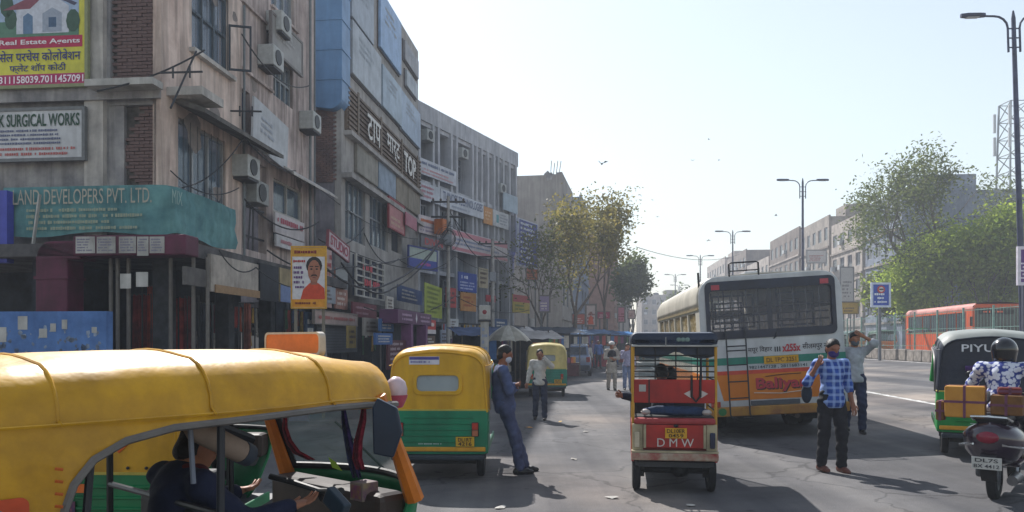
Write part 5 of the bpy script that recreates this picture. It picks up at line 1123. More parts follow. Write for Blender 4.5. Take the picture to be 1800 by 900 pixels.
# the parked one with a man leaning on it
a2p = gp(768, 838); a2 = auto_rickshaw('auto_rickshaw', 'parked yellow and green auto rickshaw with a man leaning on its side', (a2p.x-.03+.1*.95, a2p.y+.95, 0), hdg(0.02), '#d6a208', '#0e7d58', sticker=True, trim='#0e7d58', hood2='#c8960a')
a3p = gp(960, 697); a3 = auto_rickshaw('auto_rickshaw', 'cream-topped green auto rickshaw parked farther along by the umbrella', (a3p.x+.05, a3p.y+.95, 0), hdg(0.03), '#d2c07a', '#12806a', trim='#12806a')
a4p = gp(1688, 797); 
pi = auto_rickshaw('auto_rickshaw', 'dark-hooded auto rickshaw lettered PIYUSH heading away beside the scooter', (a4p.x+.62, a4p.y+.55, gz(a4p.x+.4, a4p.y+.6)), hdg(0.48), '#1c2638', '#0d8a3a', roof='#8f9490', window=False, rear_text='PIYUSH', trim='#0d8a3a', scale=1.0, hood2='#151d2c')
pi.rotation_euler = (0, R(-1.0), hdg(0.48)); 
MB().tube([(-1.29, .30, 1.20), (-1.29, -.05, 1.21)], .035, 8, sq=(1, .6)).build('rolled_cloth', mat('purple_cloth', '#4b2f6a', .9, var=.3), pi)
MB().add([(-1.318, .26, .60), (-1.318, .10, .60), (-1.318, .18, .74)], [(0, 1, 2)]).build('warning_triangle', flat('#c23a34', .4), pi)
for k, (px, py, c, lb) in enumerate(((1500, 586, '#1d4a48', 'dark green auto rickshaw waiting beyond the median railing near the yellow board'), (1552, 590, '#27523a', 'green auto rickshaw beyond the railing behind the orange bus tail'))):
    x, y, z = ground_at(px, 58-4*k); auto_rickshaw('auto_rickshaw', lb, (x, y, z+.06), hdg(0.1)+PI, c, '#0f6a50', group='autos on the opposite carriageway')

# ================================================================== red e-rickshaw lettered DMW
def e_rickshaw():
    c = gp(1191, 862); root = thing('electric_rickshaw', 'open red electric rickshaw lettered DMW seen from behind', 'electric rickshaw', (c.x-.02, c.y+.22, c.z), -math.atan(0.14)); root.scale = (.97, .94, .995)
    red = mat('worn_red', '#b3271d', .5, col2='#8a1f1a', scale=2.5, streak=.3); cream = mat('worn_cream', '#b9ad8c', .6, col2='#8a7f68', scale=3, streak=.4); yel = flat('#b98a2a', .5); navy = mat('navy_vinyl', '#1d2a40', .45, var=.3, scale=3)
    y0 = -.42
    # roof: padded vinyl with piping
    def rr(y, w, z0, z1): return [(x, y, z) for x, z in rrect(-w, w, z0, z1, .07, 4)]
    MB().loft([rr(y0-.06, .46, 1.70, 1.80), rr(y0-.03, .50, 1.685, 1.845), rr(y0+.3, .51, 1.685, 1.86), rr(1.4, .51, 1.685, 1.86), rr(1.75, .48, 1.69, 1.83)], cap0=True, cap1=True).build('roof', navy, root, smooth=True, sharp=50)
    MB().tube([(-.5, y0-.05, 1.70), (.5, y0-.05, 1.70)], .014, 6).build('piping', flat('#a9a9a6'), root)
    MB().tube([(-.1, y0-.066, 1.70), (-.1, y0-.06, 1.8)], .006, 6).build('piping', flat('#8c8c8a'), root)
    for dx in (0, .05, -.05): MB().ball((.1+dx, y0-.065, 1.77), (.03, .008, .025), 8, 6).build('emblem', flat('#6f8580'), root)
    for x in (-.48, .48):
        for y in (y0, .55, 1.45): MB().tube([(x, y, .45), (x, y, 1.70)], .018, 8).build('post', yel if y < 1 else navy, root)
    # rear grille: bars in a frame, plus the sides
    for k in range(5): MB().tube([(-.47, y0, 1.34+.062*k), (.47, y0, 1.34+.062*k)], .008, 6).build('bar', black_m, root)
    for x in (-.22, .02, .27): MB().tube([(x, y0, 1.31), (x, y0, 1.68)], .008, 6).build('bar', black_m, root)
    for s in (-1, 1):
        for z in (.95, 1.15, 1.3): MB().tube([(s*.48, y0, z), (s*.48, .5, z)], .009, 6).build('bar', black_m, root)
    MB().box(-.47, .47, y0-.02, y0+.01, 1.04, 1.31).build('back_board', red, root, bevel=.008)
    MB().box(-.41, -.33, y0-.026, y0-.021, 1.17, 1.25).build('paper', white_m, root); MB().box(-.30, -.285, y0-.026, y0-.021, 1.04, 1.31).build('strap', black_m, root)
    MB().tube([(.2, y0-.03, 1.36), (.2, y0-.035, 1.12), (.25, y0-.035, 1.06), (.3, y0-.035, 1.12), (.3, y0-.03, 1.36)], .014, 6).build('belt_loop', black_m, root, smooth=True)
    for s in (-1, 1): MB().add([(.25+s*.05, y0-.03, 1.15), (.25+s*.14, y0-.03, 1.15), (.25+s*.06, y0-.03, 1.19), (.25+s*.06, y0-.03, 1.10)], [(0, 2, 1), (0, 1, 3)]).build('star_print', flat('#c4b6b0'), root)
    # shelf with a bundle, bench edge
    MB().box(-.46, .46, y0, y0+.4, .84, .88).build('shelf', black_m, root)
    MB().tube([(-.36, y0+.08, .935), (-.2, y0+.05, .95), (.05, y0+.06, .945), (.3, y0+.07, .94), (.4, y0+.08, .93)], [.03, .055, .06, .055, .03], 9).build('bundle', mat('blue_bundle', '#223a5e', .9, var=.4, scale=6), root, smooth=True)
    for x in (-.33, .38): MB().ball((x, y0+.04, .93), (.06, .05, .035), 10, 6).build('bundle_end', flat('#b0a8a4'), root, smooth=True)
    MB().box(-.47, .47, y0-.10, y0+.06, .80, .87).build('bench_edge', mat('worn_pink', '#a33a3a', .6, col2='#8a2d30', scale=6), root, bevel=.025)
    # tail panel, plate, letters, lamps, bumper
    MB().box(-.36, .36, y0-.09, y0-.04, .53, .795).build('tail_panel', red, root, bevel=.008)
    for x in (-.345, .345): MB().box(x-.015, x+.015, y0-.10, y0-.085, .53, .795).build('trim', cream, root)
    pl = MB().box(-.11, .14, y0-.115, y0-.095, .645, .76).build('number_plate', flat('#cf9a1c'), root); letters('DL10ER', -.09, .12, .705, .75, y0-.117, flat('#3a2c10'), pl); letters('0459', -.07, .10, .655, .695, y0-.117, flat('#3a2c10'), pl)
    MB().ball((.015, y0-.10, .785), (.03, .02, .018), 8, 6).build('plate_lamp', black_m, root)
    letters('D M W', -.20, .22, .545, .64, y0-.094, flat('#c9c2bc'), root, bold=0)
    for s in (-1, 1):
        b = MB().box(min(s*.365, s*.49), max(s*.365, s*.49), y0-.07, y0-.03, .50, .80).build('side_panel', cream, root, bevel=.008)
        MB().box(s*.435-.03, s*.435+.03, y0-.095, y0-.07, .53, .71).build('tail_light', mat('lamp_dark', '#1f2a48', .25, var=.3) if s > 0 else flat('#b8ac94'), root, bevel=.01)
    MB().box(-.50, .50, y0-.14, y0-.02, .39, .475).build('bumper', mat('bumper_paint', '#8a2a26', .6, col2='#a59a86', scale=5), root, bevel=.015)
    MB().box(-.50, .50, y0-.13, y0-.03, .478, .50).build('bumper_rail', cream, root)
    # tub, seats, front
    for s in (-1, 1): MB().box(min(s*.47, s*.50), max(s*.47, s*.50), y0, .55, .36, .78).build('side_wall', red, root)
    MB().box(-.46, .46, y0-.02, 1.6, .30, .36).build('floor', flat('#34363a'), root)
    MB().box(-.45, .45, y0+.03, y0+.42, .37, .83).build('seat_box', red, root); MB().box(-.45, .45, .62, .98, .37, .72).build('front_seat', MATS['seat_vinyl'], root, bevel=.03); MB().box(-.45, .45, .56, .64, .72, 1.12).build('front_backrest', MATS['seat_vinyl'], root, bevel=.03)
    MB().box(-.36, .36, 1.6, 1.72, .36, 1.0).build('front_shield', red, root, bevel=.04); MB().box(-.38, .38, 1.66, 1.68, 1.01, 1.66).build('windscreen', glass_mat('screen_glass2', '#7f9a9a', .25), root)
    MB().tube([(-.3, 1.45, 1.05), (0, 1.5, 1.0), (.3, 1.45, 1.05)], .016, 8).build('handlebar', black_m, root); MB().tube([(0, 1.5, 1.0), (0, 1.75, .3)], .03, 8).build('steering_column', black_m, root)
    for s in (-1, 1):
        wheel(root, (s*.44, -.22, .235), .235, .10, axis='X'); MB().tube([(s*.40, -.22, .24), (s*.40, .25, .33)], .02, 6).build('leaf_spring', black_m, root)
        MB().box(s*.38-.035, s*.38+.035, -.25, -.19, .16, .34).build('hub_bracket', black_m, root)
    wheel(root, (0, 1.75, .235), .235, .09, axis='X')
    MB().tube([(-.42, -.22, .235), (.42, -.22, .235)], .035, 8).build('axle', black_m, root); MB().ball((.08, -.2, .25), (.12, .12, .1), 10, 8).build('motor', black_m, root, smooth=True)
    # torn vinyl hanging inside and at one corner
    vs = []; n = 16
    for i in range(n+1):
        u = i/n; x = -.48+.96*u; vs += [(x, y0+.03, 1.69), (x, y0+.02+.02*math.sin(i), 1.69-.05-.09*abs(math.sin(u*5.2+.4)))]
    MB().add(vs, [(2*i, 2*i+1, 2*i+3, 2*i+2) for i in range(n)]).build('roof_flap', navy, root, smooth=True)
    return root
e_rickshaw()

# ================================================================== white route bus, seen from behind
def white_bus():
    c = gp(1362, 768); W, L, H = 1.21, 8.4, 3.0
    root = thing('route_bus', 'tall white route bus with green and orange bands and a rear ladder', 'bus', (c.x+.02, c.y-.1, gz(c.x, c.y)+.0), -math.atan(0.095)); root.rotation_euler = (0, R(-3.3), -math.atan(0.095)); root.scale = (1, 1, .955)
    wh = mat('bus_white', '#c6c9cc', .35, col2='#a9adb0', scale=1.2, streak=.25, spec=.5); crm = mat('bus_cream', '#cbc6b8', .45, var=.15, scale=1.3, streak=.2); gr = flat('#1f7a68', .4); org = mat('bus_orange', '#cf7a12', .4, col2='#c06a10', scale=2); nav = mat('bus_navy', '#16233c', .3, var=.3)
    dark_in = flat('#2c323a')
    # rear wall, a shallow curve approximated by one plate with its window hole
    out = [(-W, .50), (W, .50), (W, 2.55)] + [(W-.32+.32*math.cos(a), 2.62+.36*math.sin(a)) for a in np.linspace(.15, PI/2, 6)] + [(-W+.32-.32*math.cos(a), 2.62+.36*math.sin(a)) for a in np.linspace(PI/2, .15, 6)] + [(-W, 2.55)]
    hole = rrect(-1.07, 1.07, 1.86, 2.86, .09)
    MB().plate(out, [hole], 0, .06).build('rear_wall', wh, root, bevel=.02)
    MB().plate(rrect(-1.10, 1.10, 1.83, 2.89, .1), [rrect(-1.03, 1.03, 1.98, 2.72, .06)], -.02, .02).build('window_surround', nav, root)
    MB().plate(rrect(-1.04, 1.04, 1.97, 2.73, .06), [], .025, .035).build('rear_window', glass_mat('bus_glass', '#2a3c58', .34, .05), root)
    for s in (-1, 1): MB().box(s*.92-.07, s*.92+.07, -.035, -.02, 2.74, 2.83).build('marker_light', flat('#a83a4a', .3), root)
    # safety rails inside the rear window
    for z in (2.12, 2.26, 2.40): MB().tube([(-1.0, .09, z), (1.0, .09, z)], .013, 6).build('window_rail', iron, root)
    for x in (-.85, -.62, -.38, -.2, .2, .42, .64, .86): MB().tube([(x, .12, 1.98), (x, .12, 2.72)], .012, 6).build('window_rail', alu, root)
    for xa, xb_ in ((-.9, -.15), (.25, .9)):
        for q_ in (0, .12): MB().plate(rect(xa+q_, xb_-q_, 2.02+q_, 2.66-q_), [rect(xa+q_+.03, xb_-q_-.03, 2.05+q_, 2.63-q_)], .6+q_*4, .63+q_*4).build('window_grille', flat('#39475c'), root)
    MB().box(-.04, .04, .05, .1, 1.98, 2.72).build('mullion', nav, root)
    # floor, roof, sides with window openings
    MB().box(-W+.05, W-.05, .1, L-.1, .82, .9).build('floor', dark_in, root)
    roofr = lambda y, k: [(x, y, z) for x, z in [(-W, 2.45), (-W, 2.55)] + [(-W+.32-.32*math.cos(a), 2.62+.37*k*math.sin(a)) for a in np.linspace(.15, PI/2, 6)] + [(0, 2.62+.40*k)] + [(W-.32+.32*math.cos(a), 2.62+.37*k*math.sin(a)) for a in np.linspace(PI/2, .15, 6)] + [(W, 2.55), (W, 2.45)]]
    ro = MB().loft([roofr(.062, 1), roofr(.4, 1.05), roofr(L*.5, 1.05), roofr(L-.3, 1.0), roofr(L, .8)], closed=False).build('roof', crm, root, smooth=True, sharp=50); q = ro.modifiers.new('thick', 'SOLIDIFY'); q.thickness = .03; q.offset = -1
    ny = 6; wins = [rect(.55+k*1.22, .55+k*1.22+1.1, 1.62, 2.36) for k in range(ny)]
    for s in (-1, 1):
        M = Matrix(((0, 1, 0, s*(W-.025)), (1, 0, 0, 0), (0, 0, 1, 0), (0, 0, 0, 1)))
        sw = MB().plate([(.062, .45), (L, .45), (L, 2.47), (.062, 2.47)], wins, -.02, .02, M).build('side_wall', wh if s > 0 else crm, root)
        for k in range(ny):
            y = .55+k*1.22; MB().box(s*(W-.03)-.006, s*(W-.03)+.006, y, y+.54, 1.62, 2.36).build('side_window', glass_mat('tinted_yellow', '#b39c62', .55, .1), sw)
            MB().box(s*(W-.045)-.006, s*(W-.045)+.006, y+.5, y+1.1, 1.62, 2.36).build('side_window', MATS['tinted_yellow'], sw)
            for z in (1.75, 1.9): MB().tube([(s*(W-.06), y, z), (s*(W-.06), y+1.1, z)], .01, 5).build('window_rail', iron, sw)
        MB().box(s*(W-.002)-.004, s*(W-.002)+.004, .07, L, 1.37, 1.49).build('green_band', gr, sw); MB().box(s*(W-.002)-.004, s*(W-.002)+.004, .07, L, .70, 1.20).build('orange_band', org, sw)
        MB().box(s*(W+.006)-.006, s*(W+.006)+.006, .1, L-.2, 2.40, 2.44).build('drip_rail', flat('#8a7d5c'), sw)
    # front wall with an open windscreen
    MB().plate(rect(-W+.05, W-.05, .45, 2.6), [rrect(-1.05, 1.05, 1.4, 2.35, .1)], L-.06, L).build('front_wall', wh, root); MB().plate(rrect(-1.06, 1.06, 1.39, 2.36, .1), [], L-.04, L-.03).build('windscreen', glass_mat('bus_screen', '#8fa3ad', .15), root)
    MB().box(-.04, .04, L-.1, L-.062, 1.4, 2.35).build('mullion', nav, root)
    # seats and grab rails
    st = None
    for row in range(7):
        for x in (-.72, .72):
            y = 1.2+row*.92
            if st is None: st = MB().box(-.4, .4, 0, .09, .9, 1.72).build('seat', mat('bus_seat', '#465468', .8, var=.3), root, bevel=.03)
            else: st = st.copy(); COL.objects.link(st)
            st.location = (x, y, 0)
    for x in (-.35, .35):
        MB().tube([(x, .6, 2.35), (x, L-.6, 2.35)], .016, 6).build('grab_rail', alu, root)
        for y in (1.0, 2.6, 4.2, 5.8): MB().tube([(x, y, .9), (x, y, 2.9)], .016, 6).build('grab_pole', alu, root)
    # bands, writing
    MB().box(-W-.002, W+.002, -.008, -.001, 1.36, 1.49).build('green_band', gr, root)
    MB().add([(-1.0, -.006, 1.25), (1.0, -.006, 1.25), (.98, -.006, .71), (-.88, -.006, .71)], [(0, 1, 2, 3)]).build('orange_band', org, root); MB().add([(-1.0, -.009, 1.25), (1.0, -.009, 1.25), (1.0, -.009, 1.18), (-.985, -.009, 1.18)], [(0, 1, 2, 3)]).build('red_band', flat('#c8432a', .4), root)
    pl = MB().box(-.16, .42, -.022, -.01, 1.345, 1.485).build('number_plate', flat('#cf9a1c'), root); letters('DL 1PC 3251', -.12, .38, 1.375, 1.455, -.024, flat('#6a4a10'), pl)
    ink = flat('#2b2b34', .5); letters('मयूर विहार'.replace('वि', 'िव'), -.42, -.01, 1.545, 1.68, -.004, ink, root); letters('III', .03, .13, 1.56, 1.65, -.004, ink, root); letters('x255x', .16, .47, 1.55, 1.69, -.004, flat('#b0303c', .5), root, bold=.04); letters('सीलमपुर नॉ', .50, .95, 1.55, 1.70, -.004, ink, root)
    letters('9821447128 , 2811683141', -.42, .56, 1.262, 1.325, -.004, flat('#3a4a52', .5), root)
    for dx, dz, cc in ((.016, -.022, '#3a2a22'), (0, 0, '#b0303c')): letters('Baliyan', -.32+dx, .56+dx, .84+dz, 1.10+dz, -.010-(0 if dx else .003), flat(cc, .5), root, bold=.03)
    MB().tube([(-.36, -.016, .835), (.1, -.016, .805), (.4, -.016, .83), (.62, -.016, .87)], .009, 5).build('flourish', flat('#d6c2ae', .5), root); MB().tube([(-.15, -.016, 1.12), (.15, -.016, 1.145), (.45, -.016, 1.15)], .007, 5).build('flourish', flat('#3a2a22', .5), root)
    # bumper, lamps, ladder, rack hoop
    MB().box(-W, W, -.10, .0-.002, .43, .60).build('bumper', mat('bumper_ochre', '#b5872c', .6, col2='#8f5f34', scale=3, streak=.3), root, bevel=.02)
    MB().lathe([(0, -.012), (.07, -.012), (.07, .012), (0, .012)], 16, Matrix.Translation((-.93, -.106, .52)) @ Matrix.Rotation(PI/2, 4, 'X')).build('reflector', flat('#1f6a3a', .3), root)
    MB().box(-.42, .40, -.05, -.004, .61, .69).build('plate_recess', flat('#4a4e54'), root)
    for s in (-1, 1): MB().box(s*1.02-.08, s*1.02+.08, -.035, -.004, .60, .70).build('tail_light', flat('#a33f2c', .3), root, bevel=.01)
    for x in (-.80, -.47): MB().tube([(x, -.05, 2.02), (x, -.13, 1.9), (x, -.13, .46), (x+.05, -.12, .40), (x+.1 if x < -.6 else x-.1, -.12, .40)], .014, 6).build('ladder_rail', iron, root, smooth=True)
    for z in (.76, 1.06, 1.36, 1.62, 1.70): MB().tube([(-.80, -.13, z), (-.47, -.13, z)], .012, 6).build('ladder_rung', iron, root)
    MB().tube([(-.66, .02, 2.88), (-.66, .0, 3.20), (-.62, .02, 3.22), (-.20, .02, 3.22), (-.16, .0, 3.20), (-.16, .02, 2.90)], .016, 6).build('rack_hoop', iron, root); MB().tube([(-.66, .02, 3.07), (-.16, .02, 3.07)], .012, 6).build('rack_hoop', iron, root)
    MB().tube([(-1.15, .3, 2.8), (-1.15, .3, 3.1)], .02, 6).build('roof_post', iron, root); MB().box(-.16, .12, 1.2, 1.6, 3.02, 3.14).build('roof_vent', wh, root, bevel=.02)
    MB().tube([(.02, -.03, 1.80), (.06, -.05, 1.84), (.08, -.03, 1.92)], .012, 6).build('wiper', iron, root)
    # running gear
    for x in (-.94, .94):
        wheel(root, (x, 1.9, .46), .46, .24, axis='X'); wheel(root, (x, L-1.4, .46), .46, .24, axis='X')
    for x in (-.68, .68): wheel(root, (x, 1.9, .46), .46, .22, axis='X')
    MB().tube([(-.9, 1.9, .46), (.9, 1.9, .46)], .09, 8).build('axle', black_m, root); MB().box(-.5, .5, .2, L-.5, .55, .8).build('chassis', black_m, root)
    MB().tube([(.35, .0, .38), (.35, 1.2, .42)], .045, 8).build('exhaust', flat('#4b4038'), root)
    for x in (-.95, .95): MB().box(x-.2, x+.2, 1.2, 1.22, .18, .55).build('mud_flap', rubber, root)
    # wing mirror at the front
    MB().tube([(-W, L-.1, 2.0), (-W-.3, L+.1, 1.9)], .02, 6).build('mirror_arm', iron, root); MB().box(-W-.42, -W-.22, L+.08, L+.13, 1.55, 1.95).build('wing_mirror', black_m, root, bevel=.02)
white_bus()

# ================================================================== orange bus on the other carriageway, facing the viewer
def orange_bus():
    x, y = at(1713, 600, 41).x, 41.0; W, L, H = 1.22, 10.5, 2.95
    root = thing('city_bus', 'orange city bus with big dark windscreen beyond the median railing', 'bus', (x+1.22, y, gz(x, y)+.02), -math.atan(0.16))
    og = mat('city_orange', '#dd5a20', .4, col2='#c24c1c', scale=1.2, streak=.2); pinkr = mat('city_roof', '#b56a5e', .5, var=.2, scale=2); gg = mat('city_glass', '#26363c', .08, var=.3, scale=1, spec=.7); pale = flat('#a9b4b4', .3)
    MB().plate([(-W, .35), (W, .35), (W, 2.6), (W-.15, 2.85), (-W+.15, 2.85), (-W, 2.6)], [rrect(-1.1, 1.1, 1.0, 2.65, .1)], 0, .08).build('front_wall', og, root, bevel=.02)
    MB().plate(rrect(-1.12, 1.12, .98, 2.67, .1), [], .03, .05).build('windscreen', glass_mat('city_screen', '#243c40', .72, .05), root)
    MB().box(-.9, .75, -.012, .028, 2.32, 2.56).build('display', flat('#221a18'), root); scribble(-.72, .62, 2.36, 2.53, 1, -.016, mat('led_orange', '#d8643a', .5, emit=.25), root)
    for xx in (-.8, .8): MB().ball((xx, -.01, .72), (.14, .05, .1), 12, 8).build('headlamp', chrome, root, smooth=True)
    MB().box(-W, W, -.08, -.002, .3, .52).build('bumper', og, root, bevel=.03)
    ny = 7; wins = [rect(1.0+k*1.3, 1.0+k*1.3+1.2, 1.45, 2.45) for k in range(ny)]
    for s in (-1, 1):
        M = Matrix(((0, 1, 0, s*(W-.03)), (1, 0, 0, 0), (0, 0, 1, 0), (0, 0, 0, 1)))
        sw = MB().plate([(.082, .35), (L, .35), (L, 2.62), (.082, 2.62)], wins, -.02, .02, M).build('side_wall', og, root)
        for k in range(ny): MB().box(s*(W-.04)-.006, s*(W-.04)+.006, 1.0+k*1.3, 2.2+k*1.3, 1.45, 2.45).build('side_window', glass_mat('city_side', '#3c4a50', .7, .08), sw); MB().box(s*(W-.012)-.012, s*(W-.012)+.012, 1.0+k*1.3-.06, 1.0+k*1.3-.01, 1.4, 2.5).build('window_post', black_m, sw)
        MB().box(s*W-.004, s*W+.004, 1.0, L-.2, 1.38, 1.44).build('waist_strip', flat('#6e8a6c'), sw)
        for yy in (2.1, L-2.4): wheel(root, (s*(W-.15), yy, .48), .48, .28, axis='X')
    prof = lambda y: [(-W, y, 2.60), (-W+.04, y, 2.75), (-W+.2, y, 2.9), (0, y, 2.98), (W-.2, y, 2.9), (W-.04, y, 2.75), (W, y, 2.60)]
    MB().loft([prof(.05), prof(L)], closed=False).build('roof', pinkr, root, smooth=True, sharp=60); MB().box(-W+.06, W-.06, .15, L-.05, .55, .62).build('floor', black_m, root)
    MB().plate(rect(-W+.05, W-.05, .35, 2.7), [], L-.05, L).build('rear_wall', og, root)
    for s in (-1, 1): MB().box(s*(W+.1)-.06, s*(W+.1)+.06, -.12, -.06, 1.7, 2.2).build('wing_mirror', black_m, root, bevel=.02)
    MB().box(-.55, .1, .9, 1.0, .62, 1.5).build('driver_seat', black_m, root)
orange_bus()

# ================================================================== blue-grey car parked by the stalls
def car():
    c = gp(1000, 662); root = thing('parked_car', 'blue-grey hatchback parked beside the stalls past the cream auto rickshaw', 'car', (c.x+.3, c.y+.3, 0), -math.atan(0.1))
    pm = mat('car_blue', '#566a8c', .25, var=.15, scale=2, spec=.6, coat=.5); gl = mat('car_glass', '#1a2433', .08, var=.3, spec=.7)
    st = [(-.45, .70, .35, .62, .95), (-.38, .80, .30, .80, 1.02), (-.2, .82, .28, .88, 1.10), (.5, .83, .28, .9, 1.12), (2.2, .83, .28, .88, 1.05), (2.9, .80, .28, .85, .95), (3.35, .66, .35, .62, .78)]
    ring = lambda y, w, z0, zm, z1: [(-w*.9, y, z0), (-w, y, z0+.15), (-w, y, zm), (-w*.93, y, z1), (w*.93, y, z1), (w, y, zm), (w, y, z0+.15), (w*.9, y, z0)]
    MB().loft([ring(*s) for s in st], cap0=True, cap1=True).build('body', pm, root, smooth=True, sharp=35)
    cr = lambda y, w0, w1, z0, z1: [(-w0, y, z0), (-w1, y, z1), (w1, y, z1), (w0, y, z0)]
    cab = MB().loft([cr(-.34, .76, .70, 1.0, 1.05), cr(-.10, .78, .66, 1.02, 1.52), cr(.3, .78, .64, 1.02, 1.62), cr(1.3, .78, .64, 1.02, 1.60), cr(1.7, .78, .64, 1.02, 1.45), cr(2.2, .76, .70, 1.0, 1.06)], cap0=True, cap1=True).build('cabin', pm, root, smooth=True, sharp=35)
    MB().add([(-.62, -.33, 1.09), (.62, -.33, 1.09), (.56, -.13, 1.47), (-.56, -.13, 1.47)], [(0, 1, 2, 3)]).build('rear_window', gl, root)
    for s in (-1, 1):
        MB().add([(s*.785, .1, 1.08), (s*.785, 1.7, 1.08), (s*.675, 1.4, 1.5), (s*.675, .25, 1.52)], [(0, 1, 2, 3)]).build('side_window', gl, root)
        MB().box(s*.68-.09, s*.68+.09, -.47, -.40, .72, .98).build('tail_light', flat('#8e2a2a', .2), root, bevel=.02)
        for y in (.35, 2.55): wheel(root, (s*.76, y, .30), .30, .2, axis='X')
    MB().box(-.78, .78, -.50, -.38, .34, .58).build('bumper', flat('#2a323f', .5), root, bevel=.04); MB().box(-.25, .25, -.512, -.505, .60, .72).build('number_plate', flat('#c9c9c4'), root)
car()

# ================================================================== scooter with cartons
def scooter():
    c = gp(1748, 876); hd_ = R(50); root = thing('scooter', 'dark maroon scooter loaded with tied cartons at the picture edge', 'scooter', (c.x, c.y, c.z-.01), hd_)
    pm = mat('scooter_paint', '#2a1c2e', .25, var=.2, scale=3, coat=.6, spec=.6); 
    wheel(root, (0, 0, .235), .235, .10); wheel(root, (1.25, 0, .235), .235, .09)
    # rear body: rounded shell that swells over the wheel
    ring = lambda x, w, z0, z1: [(x, w*math.cos(a)*(1 if math.sin(a) > 0 else .9), (z0+z1)/2+(z1-z0)/2*math.sin(a)) for a in np.linspace(0, 2*PI, 17)[:-1]]
    MB().loft([ring(-.38, .10, .56, .74), ring(-.34, .19, .48, .80), ring(-.17, .28, .38, .82), ring(.1, .29, .33, .82), ring(.35, .25, .33, .78), ring(.55, .14, .34, .62), ring(.62, .1, .32, .5)], cap0=True, cap1=True).build('rear_body', pm, root, smooth=True, sharp=50)
    for s in (-1, 1): MB().tube([(-.37, s*.13, .60), (-.17, s*.285, .56), (.12, s*.295, .54), (.45, s*.2, .50)], .012, 6).build('body_trim', chrome, root, smooth=True)
    MB().box(-.22, .62, -.15, .15, .79, .88).build('seat', mat('scooter_seat', '#1b1a1f', .6, var=.2), root, bevel=.05)
    MB().ball((-.385, 0, .67), (.04, .10, .06), 12, 8).build('tail_light', flat('#7e1a30', .2), root, smooth=True)
    MB().tube([(-.1, .17, .82), (-.33, .15, .87), (-.40, 0, .88), (-.33, -.15, .87), (-.1, -.17, .82)], .014, 6).build('grab_rail', chrome, root, smooth=True)
    pl = MB().box(-.44, -.43, -.13, .13, .36, .48).build('number_plate', flat('#b9b9b4'), root); Mr = Matrix(((0, 1, 0, 0), (-1, 0, 0, 0), (0, 0, 1, 0), (0, 0, 0, 1)))
    letters('DL7S', -.10, .10, .43, .468, -.44, flat('#33333a'), pl, M=Mr); letters('BX 4412', -.11, .11, .375, .41, -.44, flat('#33333a'), pl, M=Mr)
    MB().loft([[(x, y, z) for y in (-.07, .07)] for x, z in ((-.30, .56), (-.38, .44), (-.36, .30), (-.28, .22))], closed=False).build('mudguard', black_m, root, smooth=True)
    MB().box(.5, 1.0, -.16, .16, .28, .33).build('footboard', pm, root, bevel=.02)
    MB().loft([[(1.0+.06*math.cos(a*1.2)+.12*(z-.3), .24*math.sin(a)*k, z) for a in np.linspace(-1.3, 1.3, 9)] for z, k in ((.3, .7), (.55, 1), (.8, .9), (.95, .5))], closed=False).build('leg_shield', pm, root, smooth=True)
    MB().tube([(1.22, 0, .25), (1.02, 0, 1.0)], .03, 8).build('steering_column', black_m, root); MB().tube([(.88, -.33, 1.02), (1.0, -.12, 1.04), (1.0, .12, 1.04), (.88, .33, 1.02)], .016, 8).build('handlebar', black_m, root, smooth=True)
    MB().ball((1.06, 0, 1.0), (.1, .13, .1), 12, 8).build('headlamp', pm, root, smooth=True)
    for s in (-1, 1): MB().tube([(.95, s*.25, 1.04), (.9, s*.36, 1.22)], .008, 5).build('mirror_stem', black_m, root); MB().ball((.9, s*.37, 1.25), (.02, .06, .04), 10, 6).build('mirror', black_m, root, smooth=True)
    MB().lathe([(0, -.2), (.05, -.2), (.06, .12), (.03, .2), (0, .2)], 12, Matrix.Translation((.1, -.17, .22)) @ Matrix.Rotation(PI/2, 4, 'Y')).build('exhaust', flat('#6a6a6e', .35, metal=.6), root, smooth=True)
    MB().box(-.05, .5, .10, .17, .22, .45).build('engine_case', flat('#4a4c50', .5), root, bevel=.03)
    # cartons: things of their own, tied on the seat end
    M = Matrix.Translation(root.location) @ Matrix.Rotation(hd_, 4, 'Z')
    cm = mat('carton', '#c08a34', .75, col2='#a8742c', scale=3, bump=.15, bscale=10); cm2 = mat('carton_brown', '#7a5326', .8, col2='#5f4020', scale=4)
    def carton(lb, c, d, yaw, m, tie='#6a3a52'):
        p = M @ Vector(c); t = thing('carton', lb, 'carton', (p.x, p.y, p.z), hd_+yaw, 'cartons tied on the scooter')
        MB().box(-d[0]/2, d[0]/2, -d[1]/2, d[1]/2, 0, d[2]).build('box', m, t, bevel=.015)
        for ax in (0, 1):
            e = .004; MB().box(*((-.012, .012, -d[1]/2-e, d[1]/2+e) if ax == 0 else (-d[0]/2-e, d[0]/2+e, -.012, .012)), -.003, d[2]+e).build('twine', flat(tie), t)
        MB().box(-d[0]/2-e, d[0]/2+e, -d[1]/2-e, d[1]/2+e, d[2]*.5-.012, d[2]*.5+.012).build('twine', flat(tie), t)
    carton('large orange-brown carton tied with purple twine behind the rider', (-.12, .24, .845), (.28, .36, .32), .1, cm)
    carton('flat brown carton tucked under the tied orange carton', (-.12, .47, .80), (.2, .08, .2), .1, cm2)
    carton('dark brown carton beside the tied orange one on the scooter', (-.1, -.14, .885), (.24, .28, .20), -.05, cm2)
    carton('small red-brown carton on top of the dark brown one', (-.06, -.14, 1.09), (.2, .2, .07), .2, mat('carton_red', '#7a2a24', .8, var=.3))
    return root, M, hd_
SC, SCM, SCH = scooter()

